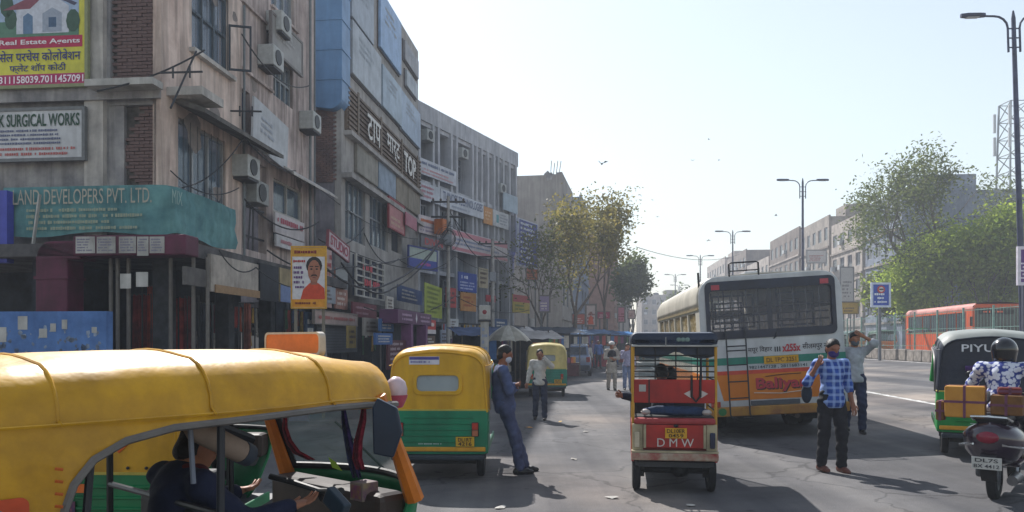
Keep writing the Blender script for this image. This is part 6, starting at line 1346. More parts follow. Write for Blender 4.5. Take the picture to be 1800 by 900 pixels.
# ================================================================== people: continuous bodies grown from distance fields
def sdf_mesh(prims, h=0.015, k=0.025, cuts=(), wrinkle=0.0, seed=0):
    P = []
    for p in prims:
        if p[0] == 'c': r = max(p[3], p[4]); P += [np.array(p[1])-r, np.array(p[1])+r, np.array(p[2])-r, np.array(p[2])+r]
        else: r = max(p[2]); P += [np.array(p[1])-r, np.array(p[1])+r]
    lo = np.min(P, 0)-2.5*h; hi = np.max(P, 0)+2.5*h; n = np.ceil((hi-lo)/h).astype(int)+1
    X = np.stack(np.meshgrid(*[lo[i]+h*np.arange(n[i]) for i in range(3)], indexing='ij'), -1)
    D = np.full(tuple(n), 1e3)
    for p in prims:
        if p[0] == 'c':
            a, b = np.array(p[1], float), np.array(p[2], float); ab = b-a; L2 = max(1e-9, ab@ab); t = np.clip(((X-a)@ab)/L2, 0, 1)
            d = np.linalg.norm(X-a-t[..., None]*ab, axis=-1)-(p[3]+(p[4]-p[3])*t)
        else:
            q = X-np.array(p[1], float)
            if len(p) > 3 and p[3] is not None: q = q@np.array(p[3])      # columns: the ellipsoid's own axes
            r = np.array(p[2], float); k0 = np.linalg.norm(q/r, axis=-1); k1 = np.linalg.norm(q/(r*r), axis=-1); d = k0*(k0-1)/np.maximum(k1, 1e-6)
        hh = np.maximum(k-np.abs(D-d), 0)/k; D = np.minimum(D, d)-hh*hh*k*0.25
    for pt, nr in cuts: D = np.maximum(D, (X-np.array(pt))@np.array(nr))
    S = D < 0; nx, ny, nz = n-1
    acc = np.zeros((nx, ny, nz, 3)); cnt = np.zeros((nx, ny, nz)); co = [(i, j, l) for i in (0, 1) for j in (0, 1) for l in (0, 1)]
    sl = lambda A, c: A[c[0]:c[0]+nx, c[1]:c[1]+ny, c[2]:c[2]+nz]
    for ia in range(8):
        for ax in range(3):
            c0 = co[ia]
            if c0[ax]: continue
            c1 = list(c0); c1[ax] = 1; d0, d1 = sl(D, c0), sl(D, c1); m = (d0 < 0) != (d1 < 0); t = np.where(m, d0/np.where(m, d0-d1, 1), 0)
            pos = np.zeros((nx, ny, nz, 3)); pos[...] = c0; pos[..., ax] += t; acc += pos*m[..., None]; cnt += m
    act = cnt > 0; idx = -np.ones((nx, ny, nz), int); idx[act] = np.arange(act.sum())
    cell = np.stack(np.meshgrid(np.arange(nx), np.arange(ny), np.arange(nz), indexing='ij'), -1)
    V = lo+h*(cell[act]+acc[act]/cnt[act][:, None]); Fq = []
    for ax in range(3):
        u, v = [(1, 2), (2, 0), (0, 1)][ax]
        a = [slice(1, None)]*3; s0 = [slice(1, nx), slice(1, ny), slice(1, nz)]; s1 = list(s0); s0[ax] = slice(0, n[ax]-1); s1[ax] = slice(1, n[ax])
        A, B = S[tuple(s0)], S[tuple(s1)]; ii = np.argwhere(A != B)
        if not len(ii): continue
        base = ii.copy()
        for w in (u, v): base[:, w] += 1
        flip = A[tuple(ii.T)]
        def g(du, dv): q = base.copy(); q[:, u] -= du; q[:, v] -= dv; return idx[q[:, 0], q[:, 1], q[:, 2]]
        Q = np.stack([g(0, 0), g(1, 0), g(1, 1), g(0, 1)], 1); Q[~flip] = Q[~flip][:, ::-1]; Fq.append(Q[(Q >= 0).all(1)])
    Fq = np.concatenate(Fq)
    if wrinkle:
        w = wrinkle; s = seed*1.7; V = V + w*np.stack([np.sin(V[:, 2]*47+V[:, 1]*31+s)*np.sin(V[:, 2]*13+s), np.sin(V[:, 2]*39+V[:, 0]*37+2*s)*np.cos(V[:, 2]*17), 0*V[:, 0]], 1)
    return V, Fq
def sdf_obj(name, m, parent, prims, h, k=0.025, cuts=(), wrinkle=0.0, seed=0, extra=None):
    V, Fq = sdf_mesh(prims, h, k, cuts, wrinkle, seed); mb = MB(); mb.v = [tuple(v) for v in V]; mb.f = [tuple(f) for f in Fq]; mb.m = [0]*len(mb.f)
    if extra: mb.add(extra.v, extra.f)
    return mb.build(name, m, parent, smooth=True, sharp=120)
STAND = dict(pelvis=(0, 0, .93), waist=(0, 0, 1.06), chest=(0, 0, 1.27), neck=(0, .01, 1.45), head=(0, -.02, 1.585),
             shL=(.18, .01, 1.39), elL=(.235, .03, 1.12), wrL=(.25, -.03, .88), shR=(-.18, .01, 1.39), elR=(-.235, .03, 1.12), wrR=(-.25, -.03, .88),
             hiL=(.09, 0, .90), knL=(.10, -.02, .49), anL=(.105, .02, .08), hiR=(-.09, 0, .90), knR=(-.10, -.02, .49), anR=(-.105, .02, .08))
def skin_m(k=0): return mat('skin_%d' % k, ['#a06c52', '#8f5f49', '#a8745a'][k], .55, var=.12, scale=8, spec=.35)
hair_m = mat('hair', '#12100f', .6, var=.3, scale=30, bump=.4, bscale=60)
def person(label, loc, rotz, pose=None, shirt='#7d8aa0', trousers='#23283a', shoes='#1a1614', height=1.7, h=.015, sleeve='long', hem=.80, kurta=None, mask=None, hair='short', face=(0, -1), skin=0, vest=None, group=None, seed=1, shirt_m=None, feet=True, helmet=None, scarf=None, toe=(0, -1), legs=True, parent_scale=None):
    J = {k: np.array(v, float) for k, v in STAND.items()}
    for k, v in (pose or {}).items(): J[k] = np.array(v, float)
    root = thing('person', label, 'person', loc, rotz, group); s = (height/1.7); root.scale = (s, s, s)
    sm = skin_m(skin); tm = mat('fabric_'+trousers[1:], trousers, .85, var=.3, scale=5, bump=.25, bscale=30); shm = shirt_m or mat('fabric_'+shirt[1:], shirt, .85, var=.22, scale=5, bump=.25, bscale=30)
    up = J['head']-J['neck']; up /= np.linalg.norm(up); fw = np.array([face[0], face[1], 0.]); fw -= up*(fw@up); fw /= np.linalg.norm(fw); sd_ = np.cross(fw, up); Rm = np.stack([sd_, -fw, up], 1)
    hd = J['head']; L = lambda x, y, z: hd+Rm@np.array([x, y, z])
    b = [('e', hd+up*.03, (.075, .092, .095), Rm), ('e', L(0, -.02, -.045), (.058, .07, .07), Rm), ('c', J['neck']-up*.06, hd-up*.03, .058, .05), ('e', L(0, -.098, -.005), (.013, .02, .022), Rm), ('e', L(.075, .005, 0), (.012, .022, .03), Rm), ('e', L(-.075, .005, 0), (.012, .022, .03), Rm),
         ('e', L(0, -.085, .03), (.05, .015, .012), Rm), ('e', L(0, -.087, -.05), (.026, .012, .014), Rm)]
    b += [('c', J['pelvis'], J['chest'], .10, .11), ('c', J['shL'], J['shR'], .055, .055)]
    ex = MB()
    for S in 'LR':
        b += [('c', J['sh'+S], J['el'+S], .046, .038), ('c', J['el'+S], J['wr'+S], .038, .025)]
        if legs: b += [('c', J['hi'+S], J['kn'+S], .075, .05), ('c', J['kn'+S], J['an'+S], .05, .036)]
        d = J['wr'+S]-J['el'+S]; d /= np.linalg.norm(d); side = np.cross(d, np.array([0, 1., 0.2])); side /= np.linalg.norm(side); nr = np.cross(side, d); w = J['wr'+S]
        b += [('e', w+d*.045, (.038, .016, .05), np.stack([side, nr, d], 1))]
        for q, ln in ((-.028, .06), (-.01, .072), (.010, .07), (.027, .055)):
            p0 = w+d*.085+side*q; p1 = p0+d*ln*.55+nr*.008; p2 = p1+d*ln*.4+nr*.022; ex.tube([p0-d*.02, p0, p1, p2], [.0085, .0085, .0075, .006], 6)
        t0 = w+d*.03+side*(.036 if S == 'L' else -.036); ex.tube([t0, t0+d*.03+side*(.018 if S == 'L' else -.018), t0+d*.055+side*(.02 if S == 'L' else -.02)+nr*.01], [.011, .010, .007], 6)
    sdf_obj('body', sm, root, b, h, .03, extra=ex)
    # eyes
    for s_ in (-1, 1): MB().ball(L(s_*.031, -.083, .012), (.011, .008, .006), 8, 6).build('eye', flat('#1d1613', .3), root, smooth=True)
    # shirt
    t = [('e', J['chest']+np.array([0, 0, .02]), (.165, .115, .17)), ('c', J['waist'], J['chest'], .128, .135), ('c', J['shL'], J['shR'], .068, .068)]
    hz = kurta if kurta else hem
    if legs: t += [('c', J['pelvis']+np.array([0.03, 0, -.02]), J['waist'], .138, .13), ('c', J['pelvis']+np.array([-0.03, 0, -.02]), J['waist'], .138, .13)]
    if kurta: t += [('c', J['pelvis']+np.array([.06, 0, -.3]), J['pelvis'], .15, .13), ('c', J['pelvis']+np.array([-.06, 0, -.3]), J['pelvis'], .15, .13)]
    for S in 'LR':
        e, w = J['el'+S], J['wr'+S]
        if sleeve == 'long': t += [('c', J['sh'+S], e, .066, .058), ('c', e, e+(w-e)*.92, .057, .045)]
        elif sleeve == 'roll': t += [('c', J['sh'+S], e, .066, .056), ('c', e, e+(w-e)*.25, .055, .052)]
        else: t += [('c', J['sh'+S], J['sh'+S]+(e-J['sh'+S])*.75, .068, .07)]
    cuts = [((0, 0, hz), (0, 0, -1))] if legs and hz else []
    sh_o = sdf_obj('shirt', shm, root, t, h, .035, cuts, .006, seed)
    cz = J['neck']+np.array([0, 0, -.01]); MB().tube([cz+np.array([.062*math.cos(a), .06*math.sin(a)-.005, .012*math.sin(a)]) for a in np.linspace(0, 2*PI, 13)], .014, 6).build('collar', shm, sh_o, smooth=True)
    if vest: sdf_obj('waistcoat', mat('fabric_'+vest[1:], vest, .85, var=.25, scale=6), root, [('e', J['chest'], (.178, .128, .19)), ('c', J['waist']-np.array([0, 0, .05]), J['chest'], .145, .148)], h, .03, [((0, 0, .86), (0, 0, -1)), ((0, 0, 0), (0, 0, 0)) if False else ((0, 0, 1.42), (0, 0, 1))], .004, seed)
    # trousers
    if legs:
        q = [('c', J['pelvis']+np.array([.03, 0, .06]), J['pelvis']+np.array([-.03, 0, .06]), .128, .128)]
        for S in 'LR': q += [('c', J['hi'+S], J['kn'+S], .10, .076), ('c', J['kn'+S], J['an'+S]+np.array([0, 0, .02]), .074, .066)]
        sdf_obj('trousers', tm, root, q, h, .03, [], .007, seed+3)
    if legs and feet:
        tf = np.array([toe[0], toe[1], 0.]); tf /= np.linalg.norm(tf)
        for S in 'LR':
            a = J['an'+S]; g = a+np.array([0, 0, -.045]); sdf_obj('shoe', mat('shoe_'+shoes[1:], shoes, .5, var=.2), root, [('c', g-tf*.05, g+tf*.10, .042, .04), ('c', g+tf*.10, g+tf*.165-np.array([0, 0, .008]), .04, .03), ('c', g-tf*.03+np.array([0, 0, .03]), g, .045, .04)], max(.012, h*.8), .02, [((0, 0, max(0.002, a[2]-.078)), (0, 0, -1))])
    # hair, mask, scarf, helmet
    if helmet:
        ho = sdf_obj('helmet', mat('helmet_black', helmet, .2, var=.15, coat=.6), root, [('e', hd+up*.035, (.125, .145, .135), Rm), ('e', L(0, -.03, -.07), (.105, .12, .08), Rm)], h*.8, .05, [(L(0, -.115, 0), Rm@np.array([0, -.6, -.35]))]); MB().tube([L(.11*math.cos(a), .0-.135*math.sin(a), .0) for a in np.linspace(.2, 2.9, 10)], .008, 5).build('visor_trim', flat('#8d8f94'), ho)
    elif hair == 'short':
        sdf_obj('hair', hair_m, root, [('e', hd+up*.042, (.084, .102, .098), Rm), ('e', L(0, .04, -.02), (.076, .06, .07), Rm)], h*.8, .02, [(L(0, -.06, .055), Rm@np.array([0, -.75, -.66]))], .004, seed)
    elif hair == 'cap': sdf_obj('cap', mat('fabric_cap', '#20242c', .8, var=.2), root, [('e', hd+up*.055, (.088, .105, .085), Rm), ('e', L(0, -.11, .05), (.06, .06, .012), Rm)], h*.8, .02, [(L(0, 0, .03), Rm@np.array([0, 0, -1.]))])
    elif hair == 'turban': sdf_obj('turban', flat('#c9c6c2', .9), root, [('e', hd+up*.06, (.105, .12, .09), Rm)], h*.8, .02, [(L(0, -.06, .03), Rm@np.array([0, -.3, -1.]))], .006, seed)
    if mask: sdf_obj('face_mask', mat('mask_'+mask[1:], mask, .85, var=.15, scale=12), root, [('e', L(0, -.032, -.045), (.066, .078, .062), Rm)], max(.008, h*.7), .01, [(L(0, -.02, 0), Rm@np.array([0, 1., 0])), (L(0, 0, 0.0), Rm@np.array([0, 0, 1.]))])
    if scarf: sdf_obj('scarf', mat('scarf_'+scarf[1:], scarf, .9, var=.3, scale=8), root, [('c', J['neck']+np.array([.07, -.03, -.02]), J['neck']+np.array([-.07, -.03, -.02]), .05, .05), ('c', J['neck']+np.array([.07, .03, -.01]), J['neck']+np.array([-.07, .03, -.01]), .05, .05)], h, .03, [], .006)
    return root, J
def plaid():
    m = mat('plaid_blue', '#2450a8', .85, col2='#17306c', scale=5, bump=.2, bscale=30); n, l = m.node_tree.nodes, m.node_tree.links; b = n['Principled BSDF']; src = b.inputs['Base Color'].links[0].from_socket; tc = n.new('ShaderNodeTexCoord')
    for ax in ('X', 'Z'):
        w = n.new('ShaderNodeTexWave'); w.wave_type = 'BANDS'; w.bands_direction = ax; w.inputs['Scale'].default_value = 3.6; w.inputs['Distortion'].default_value = .6; w.inputs['Detail'].default_value = 1; l.new(tc.outputs['Object'], w.inputs['Vector'])
        rp = n.new('ShaderNodeValToRGB'); rp.color_ramp.elements[0].position = .55; rp.color_ramp.elements[1].position = .85; rp.color_ramp.elements[0].color = (0, 0, 0, 1); rp.color_ramp.elements[1].color = (.5, .5, .5, 1); l.new(w.outputs['Fac'], rp.inputs['Fac'])
        mx = n.new('ShaderNodeMix'); mx.data_type = 'RGBA'; l.new(rp.outputs['Color'], mx.inputs[0]); l.new(src, mx.inputs[6]); mx.inputs[7].default_value = (*hexc('#9db8e6'), 1); src = mx.outputs[2]
    l.new(src, b.inputs['Base Color']); return m
def floral():
    m = mat('floral', '#c2c6d2', .85, var=.1, scale=5); n, l = m.node_tree.nodes, m.node_tree.links; b = n['Principled BSDF']; tc = n.new('ShaderNodeTexCoord'); v = n.new('ShaderNodeTexVoronoi'); v.inputs['Scale'].default_value = 22; l.new(tc.outputs['Object'], v.inputs['Vector'])
    rp = n.new('ShaderNodeValToRGB'); rp.color_ramp.elements[0].position = .50; rp.color_ramp.elements[0].color = (*hexc('#c6cbd8'), 1); rp.color_ramp.elements[1].position = .62; rp.color_ramp.elements[1].color = (*hexc('#2f3f86'), 1); l.new(v.outputs['Distance'], rp.inputs['Fac']); l.new(rp.outputs['Color'], b.inputs['Base Color']); return m
def G(px, py): p = gp(px, py); return (p.x, p.y, p.z)
# the man in the checked shirt
loc = G(1462, 829)
r_, J_ = person('man in blue checked shirt and purple mask walking toward the viewer by the bus', loc, R(8), dict(shR=(-.19, .01, 1.39), elR=(-.31, .05, 1.15), wrR=(-.25, -.08, 1.37), elL=(.25, .04, 1.12), wrL=(.28, -.02, .87), knL=(.10, -.07, .49), anL=(.10, -.06, .08), knR=(-.10, .01, .49), anR=(-.11, .06, .085)),
                shirt_m=plaid(), sleeve='roll', trousers='#191a22', shoes='#6b3f33', height=1.69, h=.013, mask='#352a6e', hem=.83, skin=1)
bag = sdf_obj('shoulder_bag', mat('bag_cloth', '#1c2a3a', .8, var=.3), None, [('e', (0, 0, 0), (.07, .05, .13)), ('c', (.02, 0, .1), (.03, .02, .28), .012, .012)], .012); bag.location = Vector(loc)+Vector((-.285, .10, 1.0)); tag(bag, 'dark cloth bag carried on the checked-shirt man by his raised arm', 'bag')
# the man shading his face
person('man in pale grey shirt and jeans shading his face behind the checked-shirt man', G(1502, 761), R(-10), dict(elL=(.30, -.12, 1.52), wrL=(.10, -.14, 1.64), elR=(-.24, .05, 1.12), knL=(.1, -.1, .5), anL=(.1, -.10, .08), knR=(-.1, .04, .49), anR=(-.1, .16, .10)),
       shirt='#a9adb4', trousers='#232e4e', sleeve='roll', height=1.74, h=.014, hem=.86, mask='#5a6068', seed=2)
# the man leaning on the parked auto rickshaw
lp_ = gp(893, 836)
person('man in blue-grey work clothes and white mask leaning on the parked auto rickshaw', (lp_.x-.02, 10.55, 0.0), R(98), dict(pelvis=(0, .02, .90), waist=(0, .05, 1.03), chest=(0, .07, 1.25), neck=(0, .06, 1.43), head=(0, .03, 1.57), shL=(.18, .07, 1.37), elL=(.22, .0, 1.10), wrL=(-.07, -.12, 1.17), shR=(-.18, .07, 1.37), elR=(-.22, .0, 1.10), wrR=(.06, -.13, 1.12),
       hiL=(.09, .02, .87), knL=(.10, -.14, .48), anL=(.11, -.26, .08), hiR=(-.09, .02, .87), knR=(-.10, -.10, .47), anR=(-.10, -.16, .08)), shirt='#4c5a80', trousers='#475070', shoes='#17171a', height=1.70, h=.013, mask='#b9bfcc', hem=.80, seed=3, skin=1)
# the man in a white shirt holding a hand to his face
person('man in white shirt and jeans, hand at his brow, beside the cream auto rickshaw', G(949, 738), R(-6), dict(elL=(.30, -.10, 1.30), wrL=(.10, -.16, 1.53), elR=(-.26, .02, 1.12), wrR=(-.30, -.06, .90), knL=(.11, -.06, .5), anL=(.12, -.06, .08), knR=(-.10, .02, .5), anR=(-.12, .08, .09)),
       shirt='#b9b6b0', trousers='#1f2942', shoes='#15151a', height=1.56, h=.016, hem=.84, seed=4, skin=1)
person('man in beige kurta and dark waistcoat with a white turban out on the road', G(1075, 686), R(5), dict(elL=(.24, -.06, 1.13), wrL=(.02, -.17, 1.14), elR=(-.24, -.06, 1.13), wrR=(-.02, -.18, 1.10), knL=(.1, -.08, .49), anL=(.1, -.08, .08), anR=(-.1, .1, .08)),
       shirt='#a89f94', trousers='#a39a90', shoes='#2a2422', height=1.72, h=.02, kurta=.60, vest='#23242c', hair='turban', seed=5)
person('slim person in pale lilac top and light jeans half hidden by the red rickshaw', G(1103, 686), R(-5), dict(anL=(.1, -.1, .08), anR=(-.1, .08, .08), elR=(-.2, -.1, 1.2), wrR=(-.1, -.18, 1.42)), shirt='#9d9ab4', trousers='#7c8cae', height=1.66, h=.02, hem=.88, seed=6)
# driver of the nearest auto, his back half turned
dloc = A1M @ Vector((-.24, -.06, -.06)); SIT = dict(pelvis=(0, 0, .78), waist=(0, -.01, .88), chest=(0, -.05, 1.04), neck=(0, -.08, 1.18), head=(0, -.13, 1.275), shL=(.19, -.06, 1.13), elL=(.25, -.25, .95), wrL=(.26, -.50, .98), shR=(-.19, -.06, 1.13), elR=(-.25, -.25, .93), wrR=(-.26, -.50, .97), hiL=(.09, 0, .76), knL=(.14, -.42, .76), anL=(.14, -.46, .42), hiR=(-.09, 0, .76), knR=(-.14, -.42, .76), anR=(-.14, -.46, .42))
person('driver in dark blue jacket and maroon scarf at the handlebar of the nearest auto rickshaw', (dloc.x, dloc.y, -.05), A1H+PI/2, SIT, shirt='#1a2340', trousers='#20242e', height=1.7, h=.012, hem=.70, scarf='#5a1a22', seed=7, feet=True, skin=2)
# rider and driver of the red rickshaw
ec = gp(1191, 862)
person('driver in dark clothes at the front of the red electric rickshaw', (ec.x+.2, ec.y+1.3, 0.0), PI-math.atan(.02), SIT, shirt='#22252e', trousers='#20222a', h=.02, hem=.70, seed=8)
person('passenger in dark blue seated inside the red electric rickshaw', (ec.x-.05, ec.y+.62, 0.06), PI-math.atan(.02), {**SIT, 'elL': (.34, -.05, .98), 'wrL': (.52, .10, 1.02)}, shirt='#1c2338', trousers='#20222a', h=.02, hem=.70, seed=9)
# scooter rider
rl = SCM @ Vector((.32, -.02, .06))
RIDE = {**SIT, 'pelvis': (0, 0, .93), 'waist': (0, -.01, 1.03), 'chest': (0, -.06, 1.20), 'neck': (0, -.09, 1.36), 'head': (0, -.13, 1.47), 'shL': (.20, -.06, 1.31), 'shR': (-.20, -.06, 1.31), 'elL': (.33, -.28, 1.12), 'wrL': (.33, -.52, 1.05), 'elR': (-.33, -.28, 1.12), 'wrR': (-.33, -.52, 1.05), 'hiL': (.1, 0, .9), 'hiR': (-.1, 0, .9), 'knL': (.17, -.40, .78), 'knR': (-.17, -.40, .78), 'anL': (.17, -.45, .40), 'anR': (-.17, -.45, .40)}
person('scooter rider in blue and white floral shirt and black helmet', (rl.x, rl.y, rl.z-.05), SCH+PI/2, RIDE, shirt_m=floral(), trousers='#2a2c36', h=.014, hem=.86, helmet='#101218', height=1.72, seed=10)
# people by the stalls
crowd = [(1040, 650, '#6a5a78', '#3a3f4c', 'shopper in dull purple standing at the blue-roofed stall'), (1016, 646, '#8a3a36', '#2a2e3a', 'shopper in dark red behind the parked car'), (1062, 641, '#a05a48', '#33384a', 'shopper in rust red among the far stalls'), (1088, 638, '#5f7a9c', '#2d3140', 'walker in faded blue where the road bends'),
         (1126, 634, '#8f8f94', '#3c3f48', 'distant walker in grey near the road bend'), (917, 668, '#7c3038', '#23262e', 'stall keeper in maroon under the grey umbrella'), (885, 662, '#3d5a4c', '#22252c', 'customer in dull green beside the umbrella stall'), (1052, 652, '#3c5f9a', '#2a2c34', 'shopper in bright blue near the cloth banners')]
crowd += [(1033, 656, '#b9b4ac', '#4a4e58', 'shopper in an off-white shirt close to the parked car'), (1046, 645, '#c2bdb6', '#6a6460', 'shopper in pale clothes among the far stalls'), (1068, 648, '#a8b0bc', '#353a48', 'walker in light grey-blue behind the turbaned man'), (1081, 645, '#b0a08c', '#4a443e', 'walker in tan beside the turbaned man'),
          (1114, 640, '#c0bcc0', '#3a4050', 'walker in white near the front of the white bus'), (1134, 631, '#9a6a5a', '#33363e', 'tiny walker in brown at the far bend'), (1056, 640, '#7a4a6a', '#2f2f38', 'shopper in plum at the bright blue tarpaulin'), (1095, 634, '#b4a49a', '#4a4a50', 'tiny walker in cream under the dark green tree')]
for k, (px, py, s_, t_, lb) in enumerate(crowd):
    p = gp(px, py); person(lb, (p.x, p.y, max(p.z, .13 if k in (0, 1, 5, 6, 7) else p.z)), R(random.uniform(-90, 90)), dict(anL=(.1, -.1, .08), anR=(-.1, .12, .08)), shirt=s_, trousers=t_, height=random.uniform(1.6, 1.74), h=.03, hem=.84, seed=20+k, group='people by the stalls')
for k, (px, Y, c, lb) in enumerate(((487, 17.9, '#8f8a86', 'seller in a pale shirt inside the dark shop beside the poster'), (500, 18.6, '#5a4a50', 'second seller deeper in the dark shop beside the poster'))):
    p = at(px, 600, Y); person(lb, (p.x, p.y, .13), R(40-70*k), None, shirt=c, trousers='#23262c', height=1.64, h=.022, seed=40+k, group='people in the shops')

# ================================================================== stalls, umbrella, poles, wires, birds, litter
def umbrella():
    p = at(893, 600, 24.5); root = thing('market_umbrella', 'large faded grey and white market umbrella over a stall behind the parked auto rickshaws', 'umbrella', (p.x, p.y, .13))
    zt, zr, r, n = 2.12, 1.62, .72, 10
    for k in range(n):
        a0, a1_ = 2*PI*k/n, 2*PI*(k+1)/n; rows = 6; vs = []
        for j in range(rows+1):
            t = j/rows; rr_ = r*t; z = zt-(zt-zr)*t**1.7
            for i in range(4): a = a0+(a1_-a0)*i/3; sag = .03*t*math.sin(PI*i/3); vs.append((rr_*math.cos(a)*(1-.04*math.sin(PI*i/3)), rr_*math.sin(a)*(1-.04*math.sin(PI*i/3)), z+sag))
        vs2 = vs; MB().add(vs2, [(j*4+i, j*4+i+1, (j+1)*4+i+1, (j+1)*4+i) for j in range(rows) for i in range(3)]).build('gore', mat('umbrella_%d' % (k % 2), ['#8f8b80', '#a9a69c'][k % 2], .9, var=.2, scale=3, streak=.3), root, smooth=True)
        MB().tube([(r*t*math.cos(a0), r*t*math.sin(a0), zt-(zt-zr)*t**1.7-.012) for t in (0, .3, .6, .85, 1)], .008, 5).build('rib', alu, root)
    MB().tube([(0, 0, 0), (0, 0, zt+.08)], .02, 8).build('pole', alu, root)
umbrella()
def stall(x, y, w, d, h, label, roofc, bodyc, rot=0.0, goods=True, seed=0):
    rnd = random.Random(seed); root = thing('market_stall', label, 'stall', (x, y, .13), rot, 'market stalls along the pavement')
    tm = mat('tarp_'+roofc[1:], roofc, .95, var=.3, scale=2, streak=.3, spec=.1); bm_ = mat('stall_'+bodyc[1:], bodyc, .8, var=.3, scale=3, streak=.3)
    for sx in (0, w):
        for sy in (0, d): MB().tube([(sx, sy, 0), (sx, sy, h-(.25 if sy == 0 else 0))], .025, 6).build('post', flat('#5c564e'), root)
    n = 10; vs = []
    for j in range(5):
        for i in range(n+1): u, v = i/n, j/4; vs.append((-.2+(w+.4)*u, -.35+(d+.5)*v, h-.3+.3*v-.10*math.sin(PI*u)*math.sin(PI*v)+.02*math.sin(i*2.3+j)))
    MB().add(vs, [(j*(n+1)+i, j*(n+1)+i+1, (j+1)*(n+1)+i+1, (j+1)*(n+1)+i) for j in range(4) for i in range(n)]).build('awning', tm, root, smooth=True)
    MB().box(0, w, 0, d*.6, .55, .62).build('table', bm_, root); MB().box(.03, w-.03, .02, .06, .02, .54).build('skirt_cloth', bm_, root); MB().box(0, w, d-.05, d, .3, h-.3).build('back_cloth', mat('stall_back_'+roofc[1:], '#3a3f48', .9, var=.4), root)
    if goods:
        cols = ['#a83a34', '#c08a3a', '#3f6aa0', '#5a8a4a', '#b9b2a8', '#7a3f6a', '#c2602c']
        for k in range(int(w*4)): c = rnd.choice(cols); x0 = rnd.uniform(.05, w-.3); q = rnd.uniform(.12, .28); MB().box(x0, x0+q, .06+rnd.uniform(0, .3), .06+rnd.uniform(.32, .5), .622, .622+rnd.uniform(.08, .3)).build('goods', flat(c), root, bevel=.015)
        for k in range(int(w*3)): c = rnd.choice(cols); x0 = rnd.uniform(0, w-.25); MB().box(x0, x0+.24, -.02, .01, h-.85-rnd.uniform(0, .25), h-.42).build('hanging_goods', flat(c), root)
    return root
ST = [(914, 27.0, 1.4, 1.0, 2.0, 'stall with dark goods behind the cream auto rickshaw', '#39414c', '#3f3a3e'), (812, 25.5, 1.8, 1.2, 2.1, 'blue-white tarpaulin stall behind the parked yellow auto rickshaw', '#4c5a78', '#3a3f4a'), (940, 36, 2.2, 1.2, 2.3, 'stall with a dark awning under the bare tree', '#333c48', '#5a2f34'),
      (975, 44, 2.2, 1.3, 2.3, 'stall with a pale blue slanted sheet near the tree trunks', '#5f7896', '#7a3a40'), (1012, 50, 2.4, 1.3, 2.4, 'red-fronted stall behind the parked car', '#5f7fa8', '#9a3038'), (1036, 54, 2.2, 1.3, 2.4, 'stall with a blue box front beside the shoppers', '#3f5a7a', '#27508e'),
      (1060, 60, 2.6, 1.3, 2.4, 'stall with a bright blue tarpaulin farther along', '#3f78b0', '#8a3a3a'), (1082, 68, 2.8, 1.3, 2.4, 'stall with a green-grey sheet near the bend', '#6a8a8a', '#9a5a3a'), (1102, 82, 3, 1.3, 2.5, 'last small stall before the bend', '#7a6a8a', '#a04a40'), (866, 30, 1.6, 1.0, 2.2, 'dark little stall left of the umbrella', '#39424e', '#46302e')]
for k, (px, Y, w, d, h, lb, rc, bc) in enumerate(ST): stall((px-CX)*Y/FPX, Y, w, d, h, lb, rc, bc, rot=R(18), seed=k)
# banners over the stalls
BN = [(1030, 1047, 536, 572, 52, '#b9a8a4', 'pale poster with an orange figure above the stalls'), (1050, 1072, 548, 560, 56, '#a83a5a', 'magenta shop banner over the far stalls'), (1086, 1098, 540, 566, 66, '#b06a7a', 'pink narrow banner near the dark green tree'), (1006, 1028, 552, 570, 50, '#b0584a', 'rust red shop banner above the parked car'), (1104, 1116, 545, 560, 72, '#c9a8a0', 'pale pink banner close to the bend'),
      (948, 966, 520, 548, 47, '#8a7a9a', 'lilac board among the twigs of the bare tree'), (925, 945, 470, 492, 56, '#b06a42', 'orange board below the tall blue notice board'), (948, 985, 585, 596, 40, '#5a2030', 'long dark red fascia over the pavement stalls')]
for k, (a, b, t, bt, Y, c, lb) in enumerate(BN):
    r_, w_, h_, z_ = hoarding(a, b, t, bt, Y, lb, (c, '#d0c2bc' if k % 2 else '#7a3a34', '#6a6460'), name='banner', rows=3, cat='banner')
    if k == 0: MB().add([(w_*.2, -.045, z_+h_*.05), (w_*.8, -.045, z_+h_*.05), (w_*.7, -.045, z_+h_*.4), (w_*.5, -.045, z_+h_*.5), (w_*.3, -.045, z_+h_*.4)], [(0, 1, 2, 3, 4)]).build('figure_print', flat('#c8502a'), r_); MB().lathe([(0, -.005), (w_*.16, -.005), (0, .005)], 12, Matrix.Translation((w_*.5, -.046, z_+h_*.6)) @ Matrix.Rotation(PI/2, 4, 'X')).build('figure_print', flat('#8a5a48'), r_)
# white pillar lamp box by the umbrella
def pillar_box():
    p = at(852, 600, 23.5); root = thing('pillar_sign', 'white sign pillar with a square head beside the umbrella', 'sign', (p.x, p.y, .13)); zt = EYE+(HY-532)*23.5/FPX-.13
    MB().box(-.12, .12, -.06, .06, 0, zt-.55).build('shaft', white_m, root); MB().box(-.17, .17, -.09, .09, zt-.5, zt-.08).build('head', white_m, root, bevel=.02); MB().box(-.19, .19, -.1, .1, zt-.56, zt-.52).build('collar', black_m, root)
    MB().lathe([(0, -.006), (.08, -.006), (0, .006)], 12, Matrix.Translation((0, -.094, zt-.28)) @ Matrix.Rotation(PI/2, 4, 'X')).build('emblem', flat('#8a3038'), root); scribble(-.08, .08, .4, zt-.7, 9, -.062, flat('#8e98b0'), root)
pillar_box()
